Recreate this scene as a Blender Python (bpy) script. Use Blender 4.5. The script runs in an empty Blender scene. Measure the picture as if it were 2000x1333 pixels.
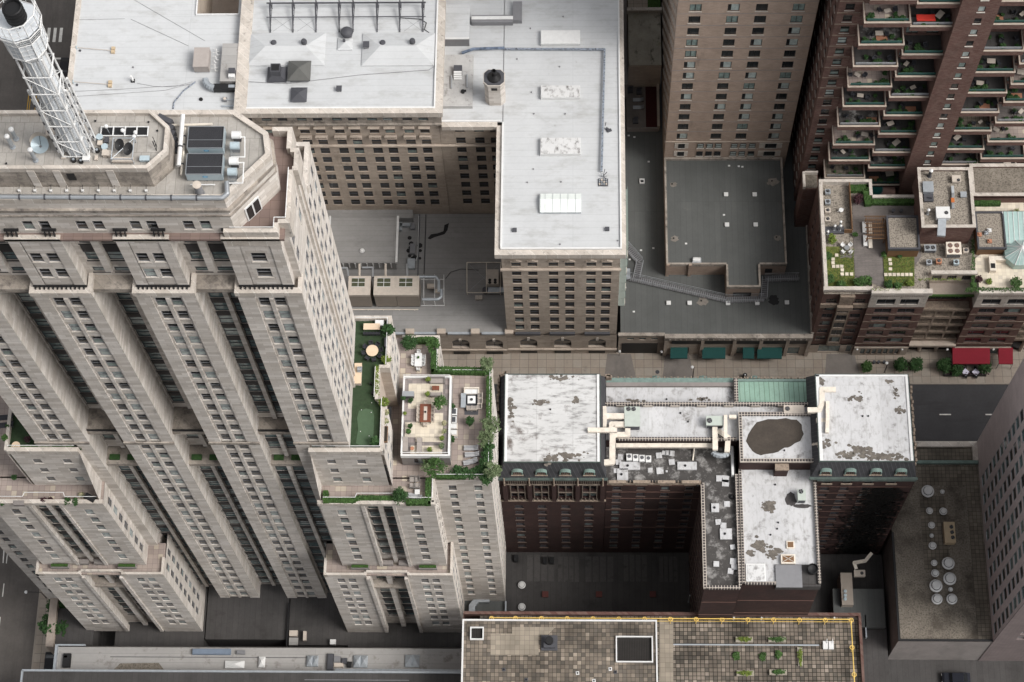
import bpy, math, random
from mathutils import Vector, Matrix
random.seed(7)
S = bpy.context.scene
COL = S.collection
R = math.radians
# ---------------------------------------------------------------- camera (observation deck, 313 m up, 70 mm lens, 22 degrees off nadir)
FPX, CAMZ = 3888.9, 313.0
_n = Vector((119.0, 1609.0, FPX)).normalized()
_D = (FPX * FPX + 119 * 119) / 1609.0
_d = Vector((119.0, -_D, FPX)).normalized()
_e = _d.cross(-_n).normalized()
if _e.x < 0: _e = -_e
cd = bpy.data.cameras.new('camera'); cam = bpy.data.objects.new('camera', cd); COL.objects.link(cam)
cd.lens = 70.0; cd.sensor_width = 36.0; cd.clip_start = 1.0; cd.clip_end = 6000.0
_r = Vector((_e.x, _d.x, -_n.x)); _u = -Vector((_e.y, _d.y, -_n.y)); _b = -Vector((_e.z, _d.z, -_n.z))
cam.matrix_world = Matrix(((_r.x, _u.x, _b.x, 0), (_r.y, _u.y, _b.y, 0), (_r.z, _u.z, _b.z, CAMZ), (0, 0, 0, 1)))
S.camera = cam
def _ray(px, py):
    v = Vector((px - 1000.0, py - 666.5, FPX)); return v.dot(_e), v.dot(_d), -v.dot(_n)
def at(px, py, z=0.0):            # survey: photo point on a level of known height -> world x, y
    r = _ray(px, py); t = (z - CAMZ) / r[2]; return (r[0] * t, r[1] * t)
def onY(px, py, Y):               # photo point on a south-facing wall -> x, z
    r = _ray(px, py); t = Y / r[1]; return (r[0] * t, CAMZ + r[2] * t)
# ---------------------------------------------------------------- sky, sun, exposure
SUN_EL, SUN_AZ = 50.0, 111.0       # azimuth clockwise from north (+Y)
W = bpy.data.worlds.new('World'); S.world = W; W.use_nodes = True
nt = W.node_tree; bg = nt.nodes['Background']
sk = nt.nodes.new('ShaderNodeTexSky'); sk.sky_type = 'NISHITA'; sk.sun_disc = False
sk.sun_elevation = R(SUN_EL); sk.sun_rotation = R(SUN_AZ); sk.dust_density = 4.0; sk.air_density = 1.0; sk.ozone_density = 0.6
hs = nt.nodes.new('ShaderNodeHueSaturation'); hs.inputs['Saturation'].default_value = 0.12
nt.links.new(sk.outputs[0], hs.inputs['Color']); nt.links.new(hs.outputs[0], bg.inputs[0]); bg.inputs[1].default_value = 0.15
sl = bpy.data.lights.new('sun', 'SUN'); sun = bpy.data.objects.new('sun', sl); COL.objects.link(sun)
sl.energy = 1.45; sl.angle = R(26); sl.color = (1.0, 0.95, 0.88)
_sd = Vector((math.sin(R(SUN_AZ)) * math.cos(R(SUN_EL)), math.cos(R(SUN_AZ)) * math.cos(R(SUN_EL)), math.sin(R(SUN_EL))))
sun.rotation_euler = _sd.to_track_quat('Z', 'Y').to_euler(); sun.location = (60, 120, 320)
vs = S.view_settings; vs.view_transform = 'Standard'; vs.look = 'None'; vs.gamma = 1.0; vs.exposure = 0.5; vs.use_curve_mapping = False
# ---------------------------------------------------------------- materials
def M(name, col, rough=.8, var=.12, vs_=.35, tile=None, stain=None, stain2=None, metal=0., stretch=None, spec=.3):
    """tile=(w,h,mortar,mortar_col,col2,offset,wall)  stain=(col,scale,lo,hi,(sx,sy,sz))"""
    m = bpy.data.materials.new(name); m.use_nodes = True; t = m.node_tree; N = t.nodes; L = t.links
    b = N['Principled BSDF']; b.inputs['Roughness'].default_value = rough; b.inputs['Metallic'].default_value = metal
    b.inputs['Specular IOR Level'].default_value = spec
    g = N.new('ShaderNodeNewGeometry'); pos = g.outputs['Position']
    src = None
    if tile:
        w, h, mo, mc, c2, off, wall = tile
        sx = N.new('ShaderNodeSeparateXYZ'); L.new(pos, sx.inputs[0]); cx = N.new('ShaderNodeCombineXYZ')
        if wall:
            ad = N.new('ShaderNodeMath'); ad.operation = 'ADD'; L.new(sx.outputs[0], ad.inputs[0]); L.new(sx.outputs[1], ad.inputs[1])
            L.new(ad.outputs[0], cx.inputs[0]); L.new(sx.outputs[2], cx.inputs[1])
        else:
            L.new(sx.outputs[0], cx.inputs[0]); L.new(sx.outputs[1], cx.inputs[1])
        br = N.new('ShaderNodeTexBrick'); L.new(cx.outputs[0], br.inputs['Vector'])
        br.inputs['Color1'].default_value = (*col, 1); br.inputs['Color2'].default_value = (*c2, 1); br.inputs['Mortar'].default_value = (*mc, 1)
        br.inputs['Scale'].default_value = 1.0; br.inputs['Mortar Size'].default_value = mo; br.inputs['Brick Width'].default_value = w
        br.inputs['Row Height'].default_value = h; br.offset = off; br.inputs['Mortar Smooth'].default_value = 0.2
        src = br.outputs['Color']
    def noise(scale, st, det=5, rg=.6):
        mp = N.new('ShaderNodeMapping'); L.new(pos, mp.inputs[0]); mp.inputs['Scale'].default_value = st or (1, 1, 1)
        no = N.new('ShaderNodeTexNoise'); L.new(mp.outputs[0], no.inputs['Vector']); no.inputs['Scale'].default_value = scale
        no.inputs['Detail'].default_value = det; no.inputs['Roughness'].default_value = rg; return no.outputs['Fac']
    def mul(src, fac, v):
        mr = N.new('ShaderNodeMapRange'); L.new(fac, mr.inputs[0]); mr.inputs[1].default_value = .3; mr.inputs[2].default_value = .7
        mr.inputs[3].default_value = 1 - v; mr.inputs[4].default_value = 1 + v
        vm = N.new('ShaderNodeVectorMath'); vm.operation = 'SCALE'; 
        if src is None: vm.inputs[0].default_value = col
        else: L.new(src, vm.inputs[0])
        L.new(mr.outputs[0], vm.inputs['Scale']); return vm.outputs[0]
    src = mul(src, noise(vs_, stretch), var)
    src = mul(src, noise(vs_ * 9, stretch, 3), var * .5)
    for stn in (stain, stain2):
        if not stn: continue
        c, sc, lo, hi, st = stn
        f = noise(sc, st, 7, .68); mr = N.new('ShaderNodeMapRange'); L.new(f, mr.inputs[0]); mr.inputs[1].default_value = lo; mr.inputs[2].default_value = hi
        mx = N.new('ShaderNodeMix'); mx.data_type = 'RGBA'; L.new(mr.outputs[0], mx.inputs[0]); L.new(src, mx.inputs[6]); mx.inputs[7].default_value = (*c, 1)
        src = mx.outputs[2]
    L.new(src, b.inputs['Base Color'])
    return m
def paver(name, cols, size, mortar=.04, mc=(.05, .045, .04), rough=.9, var=.15):
    m = bpy.data.materials.new(name); m.use_nodes = True; t = m.node_tree; N = t.nodes; L = t.links
    b = N['Principled BSDF']; b.inputs['Roughness'].default_value = rough; b.inputs['Specular IOR Level'].default_value = .2
    g = N.new('ShaderNodeNewGeometry')
    mp = N.new('ShaderNodeVectorMath'); mp.operation = 'SCALE'; mp.inputs['Scale'].default_value = 1 / size; L.new(g.outputs['Position'], mp.inputs[0])
    ml = N.new('ShaderNodeVectorMath'); ml.operation = 'MULTIPLY'; ml.inputs[1].default_value = (1, 1, 0); L.new(mp.outputs[0], ml.inputs[0])
    fl = N.new('ShaderNodeVectorMath'); fl.operation = 'FLOOR'; L.new(ml.outputs[0], fl.inputs[0])
    wn = N.new('ShaderNodeTexWhiteNoise'); wn.noise_dimensions = '2D'; L.new(fl.outputs[0], wn.inputs['Vector'])
    cr = N.new('ShaderNodeValToRGB'); cr.color_ramp.interpolation = 'CONSTANT'
    el = cr.color_ramp.elements; n = len(cols)
    for i, (p, c) in enumerate(cols):
        e = el[i] if i < 2 else el.new(p)
        e.position = p; e.color = (*c, 1)
    L.new(wn.outputs['Value'], cr.inputs[0])
    fr = N.new('ShaderNodeVectorMath'); fr.operation = 'FRACTION'; L.new(ml.outputs[0], fr.inputs[0])
    sx = N.new('ShaderNodeSeparateXYZ'); L.new(fr.outputs[0], sx.inputs[0])
    mn = N.new('ShaderNodeMath'); mn.operation = 'MINIMUM'; L.new(sx.outputs[0], mn.inputs[0]); L.new(sx.outputs[1], mn.inputs[1])
    lt = N.new('ShaderNodeMath'); lt.operation = 'LESS_THAN'; L.new(mn.outputs[0], lt.inputs[0]); lt.inputs[1].default_value = mortar / size
    mx = N.new('ShaderNodeMix'); mx.data_type = 'RGBA'; L.new(lt.outputs[0], mx.inputs[0]); L.new(cr.outputs[0], mx.inputs[6]); mx.inputs[7].default_value = (*mc, 1)
    no = N.new('ShaderNodeTexNoise'); no.inputs['Scale'].default_value = .25; no.inputs['Detail'].default_value = 6; L.new(g.outputs['Position'], no.inputs['Vector'])
    mr = N.new('ShaderNodeMapRange'); L.new(no.outputs['Fac'], mr.inputs[0]); mr.inputs[1].default_value = .3; mr.inputs[2].default_value = .7; mr.inputs[3].default_value = 1 - var; mr.inputs[4].default_value = 1 + var
    vm = N.new('ShaderNodeVectorMath'); vm.operation = 'SCALE'; L.new(mx.outputs[2], vm.inputs[0]); L.new(mr.outputs[0], vm.inputs['Scale'])
    L.new(vm.outputs[0], b.inputs['Base Color']); return m
LIME = M('limestone', (.61, .572, .535), .85, .10, .25, tile=(2.1, .62, .012, (.30, .25, .22), (.45, .41, .37), .5, True), stain=((.20, .185, .17), .6, .60, .84, (1, 1, .35)), stretch=(1, 1, 2.2))
LIMED = M('weathered limestone', (.36, .32, .28), .9, .2, .6, tile=(1.6, .6, .02, (.2, .18, .16), (.25, .22, .19), .5, True), stain=((.09, .08, .075), .9, .50, .72, (1, 1, .7)))
LIMEB = M('pale limestone coping', (.52, .475, .43), .85, .15, .5, tile=(1.7, 9, .03, (.62, .6, .56), (.44, .395, .35), 0, True), stain=((.12, .11, .1), 1.4, .56, .78, None))
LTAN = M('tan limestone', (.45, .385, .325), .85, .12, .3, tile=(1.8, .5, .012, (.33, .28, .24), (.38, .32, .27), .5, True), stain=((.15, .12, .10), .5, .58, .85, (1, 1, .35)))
BROWNB = M('brown brick', (.37, .285, .23), .9, .10, .4, tile=(.6, .2, .015, (.32, .26, .22), (.31, .235, .19), .5, True), stain=((.12, .09, .075), .35, .6, .9, (1, 1, .3)))
REDB = M('red brick', (.145, .095, .080), .9, .14, .4, tile=(.5, .17, .015, (.16, .10, .085), (.10, .048, .04), .5, True), stain=((.07, .042, .036), .4, .55, .85, (1, 1, .4)))
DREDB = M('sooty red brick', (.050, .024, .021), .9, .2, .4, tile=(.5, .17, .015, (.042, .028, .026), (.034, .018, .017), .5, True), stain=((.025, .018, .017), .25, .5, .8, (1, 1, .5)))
PINK = M('pink granite', (.53, .455, .45), .7, .07, .4, tile=(1.5, .75, .02, (.38, .33, .325), (.485, .415, .41), .5, True))
GREYC = M('grey concrete', (.22, .20, .19), .85, .1, .2, stain=((.12, .11, .105), .3, .5, .9, (1, 1, .4)))
WHITER = M('white roof membrane', (.48, .49, .50), .6, .045, .25, tile=(60, 1.1, .03, (.40, .41, .42), (.47, .48, .49), 0, False), stain=((.30, .295, .285), .35, .52, .85, (.6, 1.5, 1)), stain2=((.24, .22, .2), 1.3, .66, .82, None))
WHITER2 = M('pale roof membrane', (.30, .29, .28), .7, .06, .2, tile=(40, 1.4, .03, (.24, .235, .23), (.33, .32, .31), 0, False), stain=((.13, .11, .095), .5, .55, .75, None))
KNICK1 = M('streaked white roof coating', (.52, .52, .52), .6, .05, .3, tile=(5.2, 4.6, .03, (.36,.36,.36), (.47, .47, .47), 0, False), stain=((.12, .115, .11), 1.1, .50, .74, (.45, 1.6, 1)), stain2=((.12, .10, .09), .3, .57, .70, None))
KNICK2 = M('patched white roof coating', (.51, .51, .52), .6, .05, .3, tile=(2.2, 13, .02, (.38,.38,.38), (.47, .47, .48), 0, False), stain=((.12, .11, .10), .4, .57, .70, None), stain2=((.26, .25, .24), 1.3, .50, .78, (1.5, .7, 1)))
GREYR = M('grey felt roof', (.26, .255, .25), .85, .08, .3, tile=(30, .95, .03, (.20, .195, .19), (.24, .235, .23), 0, False), stain=((.14, .135, .13), .3, .58, .9, (.6, 1.4, 1)))
DARKR = M('dark green-grey roof felt', (.098, .102, .10), .85, .07, .3, tile=(.95, 30, .03, (.075, .078, .077), (.088, .092, .09), 0, False), stain=((.15, .145, .135), .28, .66, .85, None))
BLACKR = M('blackened roof felt', (.06, .056, .054), .9, .2, .8, stain=((.34, .33, .32), .7, .51, .70, None), stain2=((.2, .19, .18), 2.2, .58, .72, None))
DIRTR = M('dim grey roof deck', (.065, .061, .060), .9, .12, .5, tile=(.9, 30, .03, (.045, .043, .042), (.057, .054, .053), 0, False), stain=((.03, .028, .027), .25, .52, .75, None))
GRAVEL = M('roof gravel', (.30, .265, .225), .95, .1, .3, stain=((.10, .088, .072), 4.5, .46, .62, None))
GRAVELD = M('grimy roof gravel', (.21, .185, .155), .95, .16, .5, stain=((.10, .085, .068), 4.0, .45, .62, None), stain2=((.065, .055, .045), .13, .50, .66, None))
AVEN = M('worn avenue asphalt', (.095, .085, .078), .9, .15, .3, stain=((.06, .055, .05), .35, .5, .8, (2.5, .2, 1)))
ASPH = M('asphalt', (.052, .051, .054), .9, .12, .3, stain=((.035, .034, .035), .35, .52, .8, (.25, 2.5, 1)))
SIDEW = M('concrete pavement', (.31, .275, .235), .9, .09, .3, tile=(1.5, 1.5, .03, (.13, .11, .09), (.28, .235, .195), 0, False), stain=((.12, .105, .095), .35, .58, .85, None))
SIDEW2 = M('grey concrete driveway', (.19, .17, .155), .9, .1, .3, stain=((.1, .095, .09), .3, .5, .85, (1, .4, 1)))
KERB = M('kerb stone', (.27, .235, .2), .9, .1, .8)
PAVB = paver('terrace pavers', [(0, (.30, .25, .225)), (.3, (.275, .23, .21)), (.6, (.315, .265, .235)), (.88, (.39, .34, .28)), (.95, (.46, .40, .32))], .72, .03, (.16, .12, .11))
PAVC = paver('cream pavers', [(0, (.60, .54, .44)), (.3, (.56, .50, .41)), (.6, (.63, .57, .47)), (.9, (.50, .45, .38))], .62, .02, (.38, .33, .27))
PAVG = paver('grey border pavers', [(0, (.24, .21, .20)), (.4, (.20, .18, .175)), (.7, (.28, .24, .23))], .62, .02, (.12, .11, .1))
PAVBR = paver('brown roof tiles', [(0, (.21, .155, .135)), (.5, (.19, .14, .125))], .95, .03, (.11, .08, .07))
PAVR = paver('mottled roof pavers', [(0, (.145, .122, .10)), (.22, (.10, .088, .075)), (.4, (.175, .148, .12)), (.62, (.12, .104, .088)), (.82, (.205, .172, .14)), (.96, (.29, .245, .20))], .61, .05, (.028, .025, .02), var=.35)
PAVR2 = paver('mossy roof pavers', [(0, (.145, .122, .102)), (.3, (.10, .088, .075)), (.62, (.18, .152, .126)), (.93, (.25, .212, .178))], .61, .085, (.022, .02, .014), var=.4)
PAVD = paver('grimy roof pavers', [(0, (.155, .135, .11)), (.5, (.13, .113, .093)), (.85, (.18, .155, .125))], .62, .06, (.06, .052, .042), var=.35)
TURF = M('artificial turf', (.032, .052, .026), .95, .18, 2.0, stain=((.018, .045, .017), 3, .5, .75, None))
GREENP = M('putting green', (.065, .105, .060), .95, .06, 2.0)
SEDUM = M('sedum lawn', (.115, .125, .035), .95, .3, 1.2, stain=((.07, .10, .02), 2.5, .48, .62, None), stain2=((.2, .15, .06), 3.5, .62, .75, None))
DECKW = M('weathered timber deck', (.17, .15, .14), .9, .14, .6, tile=(1.2, .16, .012, (.085, .078, .075), (.14, .125, .118), .5, False))
def flat(name, c, rough=.6, metal=0., var=.06, spec=.3): return M(name, c, rough, var, 1.5, metal=metal, spec=spec)
WHITE = flat('white painted metal', (.64, .64, .635), .45); OFFW = flat('cream painted duct', (.66, .60, .52), .55, var=.14)
STEEL = flat('brushed steel', (.42, .44, .46), .38, .7); GALV = flat('galvanised sheet', (.40, .43, .46), .45, .5, .12)
DGREY = flat('dark grey metal', (.065, .066, .075), .5); MGREY = flat('mid grey metal', (.19, .19, .20), .55); BLACK = flat('black paint', (.014, .014, .015), .5)
BEIGE = flat('beige enamel', (.48, .425, .37), .55, var=.1); TANM = flat('tan enamel', (.46, .36, .24), .6); COPPER = flat('green copper', (.15, .21, .19), .7, var=.2)
LOUVM = M('louvred panel', (.32, .275, .235), .7, .06, 1., tile=(40, .3, .05, (.2, .17, .145), (.30, .26, .22), 0, True))
PALEB = flat('pale blue-white metal', (.60, .63, .66), .5)
TROOF = M('tower roof slabs', (.36, .34, .315), .85, .14, .5, tile=(.9, 3.2, .025, (.22, .205, .19), (.32, .30, .275), .5, False), stain=((.22, .19, .165), .8, .58, .8, None))
BLUEG = flat('blue-grey tank metal', (.42, .50, .54), .4, .2); SLATE = M('slate mansard', (.045, .045, .05), .8, .2, 1.0, tile=(.6, 40, .04, (.075, .075, .08), (.035, .036, .04), 0, True))
COPD = flat('dark weathered copper', (.065, .085, .078), .7, var=.3)
COPLINE = M('standing seam copper', (.23, .36, .29), .65, .12, .5, tile=(.72, 60, .035, (.07, .12, .095), (.27, .40, .33), 0, False), stain=((.12, .2, .16), .8, .6, .85, None))
COPTILE = M('clay coping tiles', (.07, .06, .06), .8, .2, 2, tile=(.42, .42, .05, (.45, .40, .35), (.05, .045, .045), 0, False))
BRBAND = flat('sooty brick band', (.13, .075, .06), .85); TERRA = flat('terracotta', (.38, .18, .11), .7); ORNA = M('buff terracotta', (.27, .215, .17), .85, .2, 2, stain=((.13, .1, .08), 3, .5, .7, None))
REDF = flat('red canvas', (.20, .010, .022), .8); GREENF = flat('dark green canvas', (.012, .065, .06), .8); WOODR = M('red-brown timber', (.19, .065, .035), .5, .15, 2, tile=(9, .14, .015, (.08, .03, .02), (.15, .05, .03), 0, False))
WOODL = flat('pale timber top', (.60, .47, .34), .6); WOODB = flat('brown timber', (.17, .095, .05), .7); WICK = flat('grey wicker', (.20, .185, .175), .9); CUSH = flat('taupe cushion', (.30, .27, .25), .95)
DWICK = flat('charcoal wicker', (.035, .036, .042), .9); STRIPE = M('striped lounger fabric', (.42, .42, .43), .9, .05, 2, tile=(9, .2, .05, (.16, .16, .17), (.42, .42, .43), 0, False)); REDP = flat('red paint', (.62, .05, .035), .6)
YEL = flat('yellow pipe paint', (.72, .50, .14), .5, var=.14); YELK = flat('yellow kerb paint', (.55, .30, .02), .8); ROADP = flat('white road paint', (.62, .6, .56), .85, var=.2); ROADY = flat('yellow road paint', (.45, .26, .03), .85, var=.2)
HEDGE = M('clipped hedge', (.04, .085, .018), .95, .35, 3.0, stain=((.012, .032, .008), 6, .48, .62, None))
BARK = flat('bark', (.09, .065, .05), .95); SOIL = flat('soil', (.03, .024, .018), .95)
def leafm(name, a, b):
    m = M(name, a, .75, .25, 1.4, stain=(b, 2.2, .42, .62, None)); return m
LEAF = [leafm('mid green leaves', (.055, .115, .028), (.028, .062, .016)), leafm('deep green leaves', (.022, .058, .016), (.035, .08, .022)),
        leafm('yellow-green leaves', (.16, .20, .035), (.07, .12, .022)), leafm('silvery leaves', (.13, .165, .085), (.065, .10, .04)), leafm('maroon leaves', (.05, .016, .022), (.025, .012, .014)),
        leafm('pale flowers', (.42, .38, .25), (.09, .13, .04))]
GLASS = flat('window glass', (.012, .014, .016), .08, var=.3, spec=.6); GLASST = flat('teal window glass', (.10, .15, .155), .1, var=.3, spec=.6)
BLINDW = flat('drawn blind behind glass', (.34, .39, .38), .25, var=.25, spec=.5); BLINDT = flat('net curtain behind glass', (.16, .21, .20), .2, var=.35, spec=.5)
SPANDR = flat('dark metal spandrel', (.030, .028, .030), .5, var=.2); SILLM = M('pale stone sill', (.44, .41, .37), .85, .1, 2); SILLD = M('grimy brick sill', (.12, .09, .075), .85, .1, 2); SILLT = M('tan stone sill', (.37, .30, .24), .85, .12, 2)
SKYG = flat('frosted skylight glazing', (.70, .74, .71), .3, spec=.5); AQG = flat('conservatory glass', (.34, .47, .45), .12, spec=.6); BALG = flat('green balustrade glass', (.035, .10, .09), .15, spec=.6)
# ---------------------------------------------------------------- mesh builder
ORG = {}
class MB:
    def __init__(s): s.v = []; s.f = []; s.m = []; s.g = []
    def add(s, vs, fs, mi=0):
        o = len(s.v); s.g.append((o, o+len(vs), len(s.f), len(s.f)+len(fs))); s.v += [tuple(p) for p in vs]; s.f += [tuple(o + i for i in f) for f in fs]; s.m += [mi] * len(fs); return s
    def quad(s, a, b, c, d, mi=0): return s.add([a, b, c, d], [(0, 1, 2, 3)], mi)
    def box(s, x0, x1, y0, y1, z0, z1, mi=0):
        if x0 > x1: x0, x1 = x1, x0
        if y0 > y1: y0, y1 = y1, y0
        return s.add([(x0, y0, z0), (x1, y0, z0), (x1, y1, z0), (x0, y1, z0), (x0, y0, z1), (x1, y0, z1), (x1, y1, z1), (x0, y1, z1)],
                     [(3, 2, 1, 0), (4, 5, 6, 7), (0, 1, 5, 4), (1, 2, 6, 5), (2, 3, 7, 6), (3, 0, 4, 7)], mi)
    def cbox(s, cx, cy, z0, w, d, h, mi=0, rz=0):
        c, n = math.cos(rz), math.sin(rz); P = []
        for z in (z0, z0 + h):
            for a, b in ((-w/2, -d/2), (w/2, -d/2), (w/2, d/2), (-w/2, d/2)): P.append((cx + a*c - b*n, cy + a*n + b*c, z))
        return s.add(P, [(3, 2, 1, 0), (4, 5, 6, 7), (0, 1, 5, 4), (1, 2, 6, 5), (2, 3, 7, 6), (3, 0, 4, 7)], mi)
    def prism(s, pts, z0, z1, mi=0, mt=None, top=True):
        n = len(pts); s.add([(x, y, z0) for x, y in pts] + [(x, y, z1) for x, y in pts], [(i, (i+1) % n, n+(i+1) % n, n+i) for i in range(n)], mi)
        if top: s.add([(x, y, z1) for x, y in pts], [tuple(range(n))], mi if mt is None else mt)
        return s
    def cyl(s, cx, cy, z0, z1, r, r2=None, n=16, mi=0, top=True):
        r2 = r if r2 is None else r2; P = []
        for z, q in ((z0, r), (z1, r2)):
            for i in range(n): a = 2*math.pi*(i+.5)/n; P.append((cx + q*math.cos(a), cy + q*math.sin(a), z))
        F = [(i, (i+1) % n, n+(i+1) % n, n+i) for i in range(n)]
        if top: F.append(tuple(range(n, 2*n)))
        return s.add(P, F, mi)
    def lathe(s, cx, cy, prof, n=20, mi=0):
        P = []; F = []
        for r, z in prof:
            for i in range(n): a = 2*math.pi*i/n; P.append((cx + r*math.cos(a), cy + r*math.sin(a), z))
        for k in range(len(prof)-1):
            for i in range(n): F.append((k*n+i, k*n+(i+1) % n, (k+1)*n+(i+1) % n, (k+1)*n+i))
        F.append(tuple((len(prof)-1)*n+i for i in range(n)))
        return s.add(P, F, mi)
    def bar(s, a, b, r, n=6, mi=0, r2=None):
        a = Vector(a); b = Vector(b); d = b - a
        if d.length < 1e-5: return s
        q = d.to_track_quat('Z', 'Y'); P = []
        r2 = r if r2 is None else r2
        for p, rr in ((a, r), (b, r2)):
            for i in range(n): t = 2*math.pi*(i+.5)/n; P.append(tuple(p + q @ Vector((rr*math.cos(t), rr*math.sin(t), 0))))
        return s.add(P, [(i, (i+1) % n, n+(i+1) % n, n+i) for i in range(n)] + [tuple(range(n-1, -1, -1)), tuple(range(n, 2*n))], mi)
    def tube(s, pts, r, n=8, mi=0):
        for i in range(len(pts)-1): s.bar(pts[i], pts[i+1], r, n, mi)
        for p in pts[1:-1]: s.ball(p, r, 8, mi)
        return s
    def ball(s, c, r, n=8, mi=0, sz=1.):
        P = []; F = []; k = n//2
        for j in range(k+1):
            ph = math.pi*j/k - math.pi/2
            for i in range(n): t = 2*math.pi*i/n; P.append((c[0]+r*math.cos(ph)*math.cos(t), c[1]+r*math.cos(ph)*math.sin(t), c[2]+r*sz*math.sin(ph)))
        for j in range(k):
            for i in range(n): F.append((j*n+i, j*n+(i+1) % n, (j+1)*n+(i+1) % n, (j+1)*n+i))
        return s.add(P, F, mi)
    def mesh(s, name, mats, org=(0, 0, 0)):
        me = bpy.data.meshes.new(name); o = org
        me.from_pydata([(x-o[0], y-o[1], z-o[2]) for x, y, z in s.v], [], s.f)
        for m in (mats if isinstance(mats, (list, tuple)) else [mats]): me.materials.append(m)
        if any(s.m): me.polygons.foreach_set('material_index', s.m)
        me.update(); return me
    def build(s, name, mats, parent=None, smooth=False, org=None):
        if parent is not None: org = ORG.get(parent.name, (0, 0, 0))
        if org is None: org = (0, 0, 0)
        me = s.mesh(name, mats, org)
        if smooth: me.polygons.foreach_set('use_smooth', [True]*len(me.polygons))
        o = bpy.data.objects.new(name, me); COL.objects.link(o)
        if parent is not None: o.parent = parent; ORG[o.name] = org
        else: o.location = org; ORG[o.name] = org
        return o
def tag(o, label=None, cat=None, group=None, kind=None):
    if label: o['label'] = label
    if cat: o['category'] = cat
    if group: o['group'] = group
    if kind: o['kind'] = kind
    return o
def thing(name, label, cat, loc, group=None):
    o = bpy.data.objects.new(name, None); COL.objects.link(o); o.location = loc; o.empty_display_size = .5
    ORG[o.name] = tuple(loc); return tag(o, label, cat, group)
def one(name, mb, mats, label, cat, group=None, smooth=False, org=None):   # a thing that is a single mesh
    if org is None:
        xs = [p[0] for p in mb.v]; ys = [p[1] for p in mb.v]; org = ((min(xs)+max(xs))/2, (min(ys)+max(ys))/2, min(p[2] for p in mb.v))
    return tag(mb.build(name, mats, smooth=smooth, org=org), label, cat, group)
def copy_thing(src, loc, rz=0, label=None, sc=None, group=None):
    r = src.copy(); COL.objects.link(r); r.location = loc; r.rotation_euler = (0, 0, rz)
    if sc: r.scale = (sc, sc, sc) if not isinstance(sc, tuple) else sc
    if label: r['label'] = label
    if group: r['group'] = group
    for ch in list(src.children):
        c = ch.copy(); COL.objects.link(c); c.parent = r
        for g in list(ch.children): g2 = g.copy(); COL.objects.link(g2); g2.parent = c
    return r
# ---------------------------------------------------------------- buildings: walls with real openings, windows as parts
WINC = {}
WSETS = {'lime': (MGREY, GLASS, BLINDT, BLINDW, SILLM), 'limed': (DGREY, GLASST, BLINDT, BLINDW, SPANDR), 'tan': (DGREY, GLASS, BLINDT, BLINDW, SILLT), 'brown': (BLACK, GLASS, BLINDT, BLINDW, SILLM), 'brick': (DGREY, GLASS, GLASS, BLINDT, SILLD), 'pink': (STEEL, GLASS, GLASST, GLASST, PINK)}
def winmesh(w, h, st, ms, var, sill):
    b = MB(); f = .07; W2, H2 = w/2, h/2; mid = {'dh': .02*h, 'one': None, 'wide': None, 'duo': .02*h}[st]
    gl = [1, 1, 2, 3, 2][var % 5] if True else 1
    b.box(-W2, W2, -.05, .02, -H2, -H2+f, 0); b.box(-W2, W2, -.05, .02, H2-f, H2, 0)
    b.box(-W2, -W2+f, -.051, .02, -H2+f, H2-f, 0); b.box(W2-f, W2, -.051, .02, -H2+f, H2-f, 0)
    def pane(x0, x1, z0, z1, g): b.quad((x0, 0, z0), (x1, 0, z0), (x1, 0, z1), (x0, 0, z1), g)
    xs = [-W2+f, W2-f]
    if st == 'wide': xs = [-W2+f, -W2+w*.28, W2-f] if var % 2 else [-W2+f, -.03, W2-f]
    if st == 'duo': xs = [-W2+f, 0, W2-f]
    for i in range(len(xs)-1):
        if i: b.box(xs[i]-.04, xs[i]+.04, -.053, .02, -H2+f, H2-f, 0)
        g = gl if (st != 'wide' or var % 3 or i) else 1
        if mid is None: pane(xs[i], xs[i+1], -H2+f, H2-f, g)
        else:
            pane(xs[i], xs[i+1], -H2+f, mid, g if var != 4 else 1); pane(xs[i], xs[i+1], mid, H2-f, 1 if var != 3 else g)  # upper sashes mostly dark glass: lintel shade put into the pane colour
    if mid is not None: b.box(-W2+f, W2-f, -.052, .02, mid-.04, mid+.05, 0)
    if sill: b.box(-W2-.1, W2+.1, -sill-.07, .0, -H2-.16, -H2-.005, 4)
    return b
def getwin(w, h, st, ms, var, sill):
    k = (round(w, 2), round(h, 2), st, ms, var, sill)
    if k not in WINC:
        b = winmesh(*k[:2], st, ms, var, sill); WINC[k] = (b, b.mesh('window', WSETS[ms]))
    return WINC[k]
def split(b):      # separate touching clusters of pieces
    n = len(b.g); bb = []; e = .04
    for v0, v1, f0, f1 in b.g:
        P = b.v[v0:v1]; bb.append([min(p[k] for p in P)-e for k in range(3)] + [max(p[k] for p in P)+e for k in range(3)])
    par = list(range(n))
    def fd(i):
        while par[i] != i: par[i] = par[par[i]]; i = par[i]
        return i
    idx = sorted(range(n), key=lambda i: bb[i][0])
    for a in range(n):
        i = idx[a]
        for c in range(a+1, n):
            j = idx[c]
            if bb[j][0] > bb[i][3]: break
            if bb[i][1] <= bb[j][4] and bb[j][1] <= bb[i][4] and bb[i][2] <= bb[j][5] and bb[j][2] <= bb[i][5]: par[fd(i)] = fd(j)
    out = {}
    for i in range(n):
        m = out.setdefault(fd(i), MB()); v0, v1, f0, f1 = b.g[i]; o = len(m.v)
        m.v += b.v[v0:v1]; m.f += [tuple(k-v0+o for k in f) for f in b.f[f0:f1]]; m.m += b.m[f0:f1]
    return list(out.values())
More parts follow.
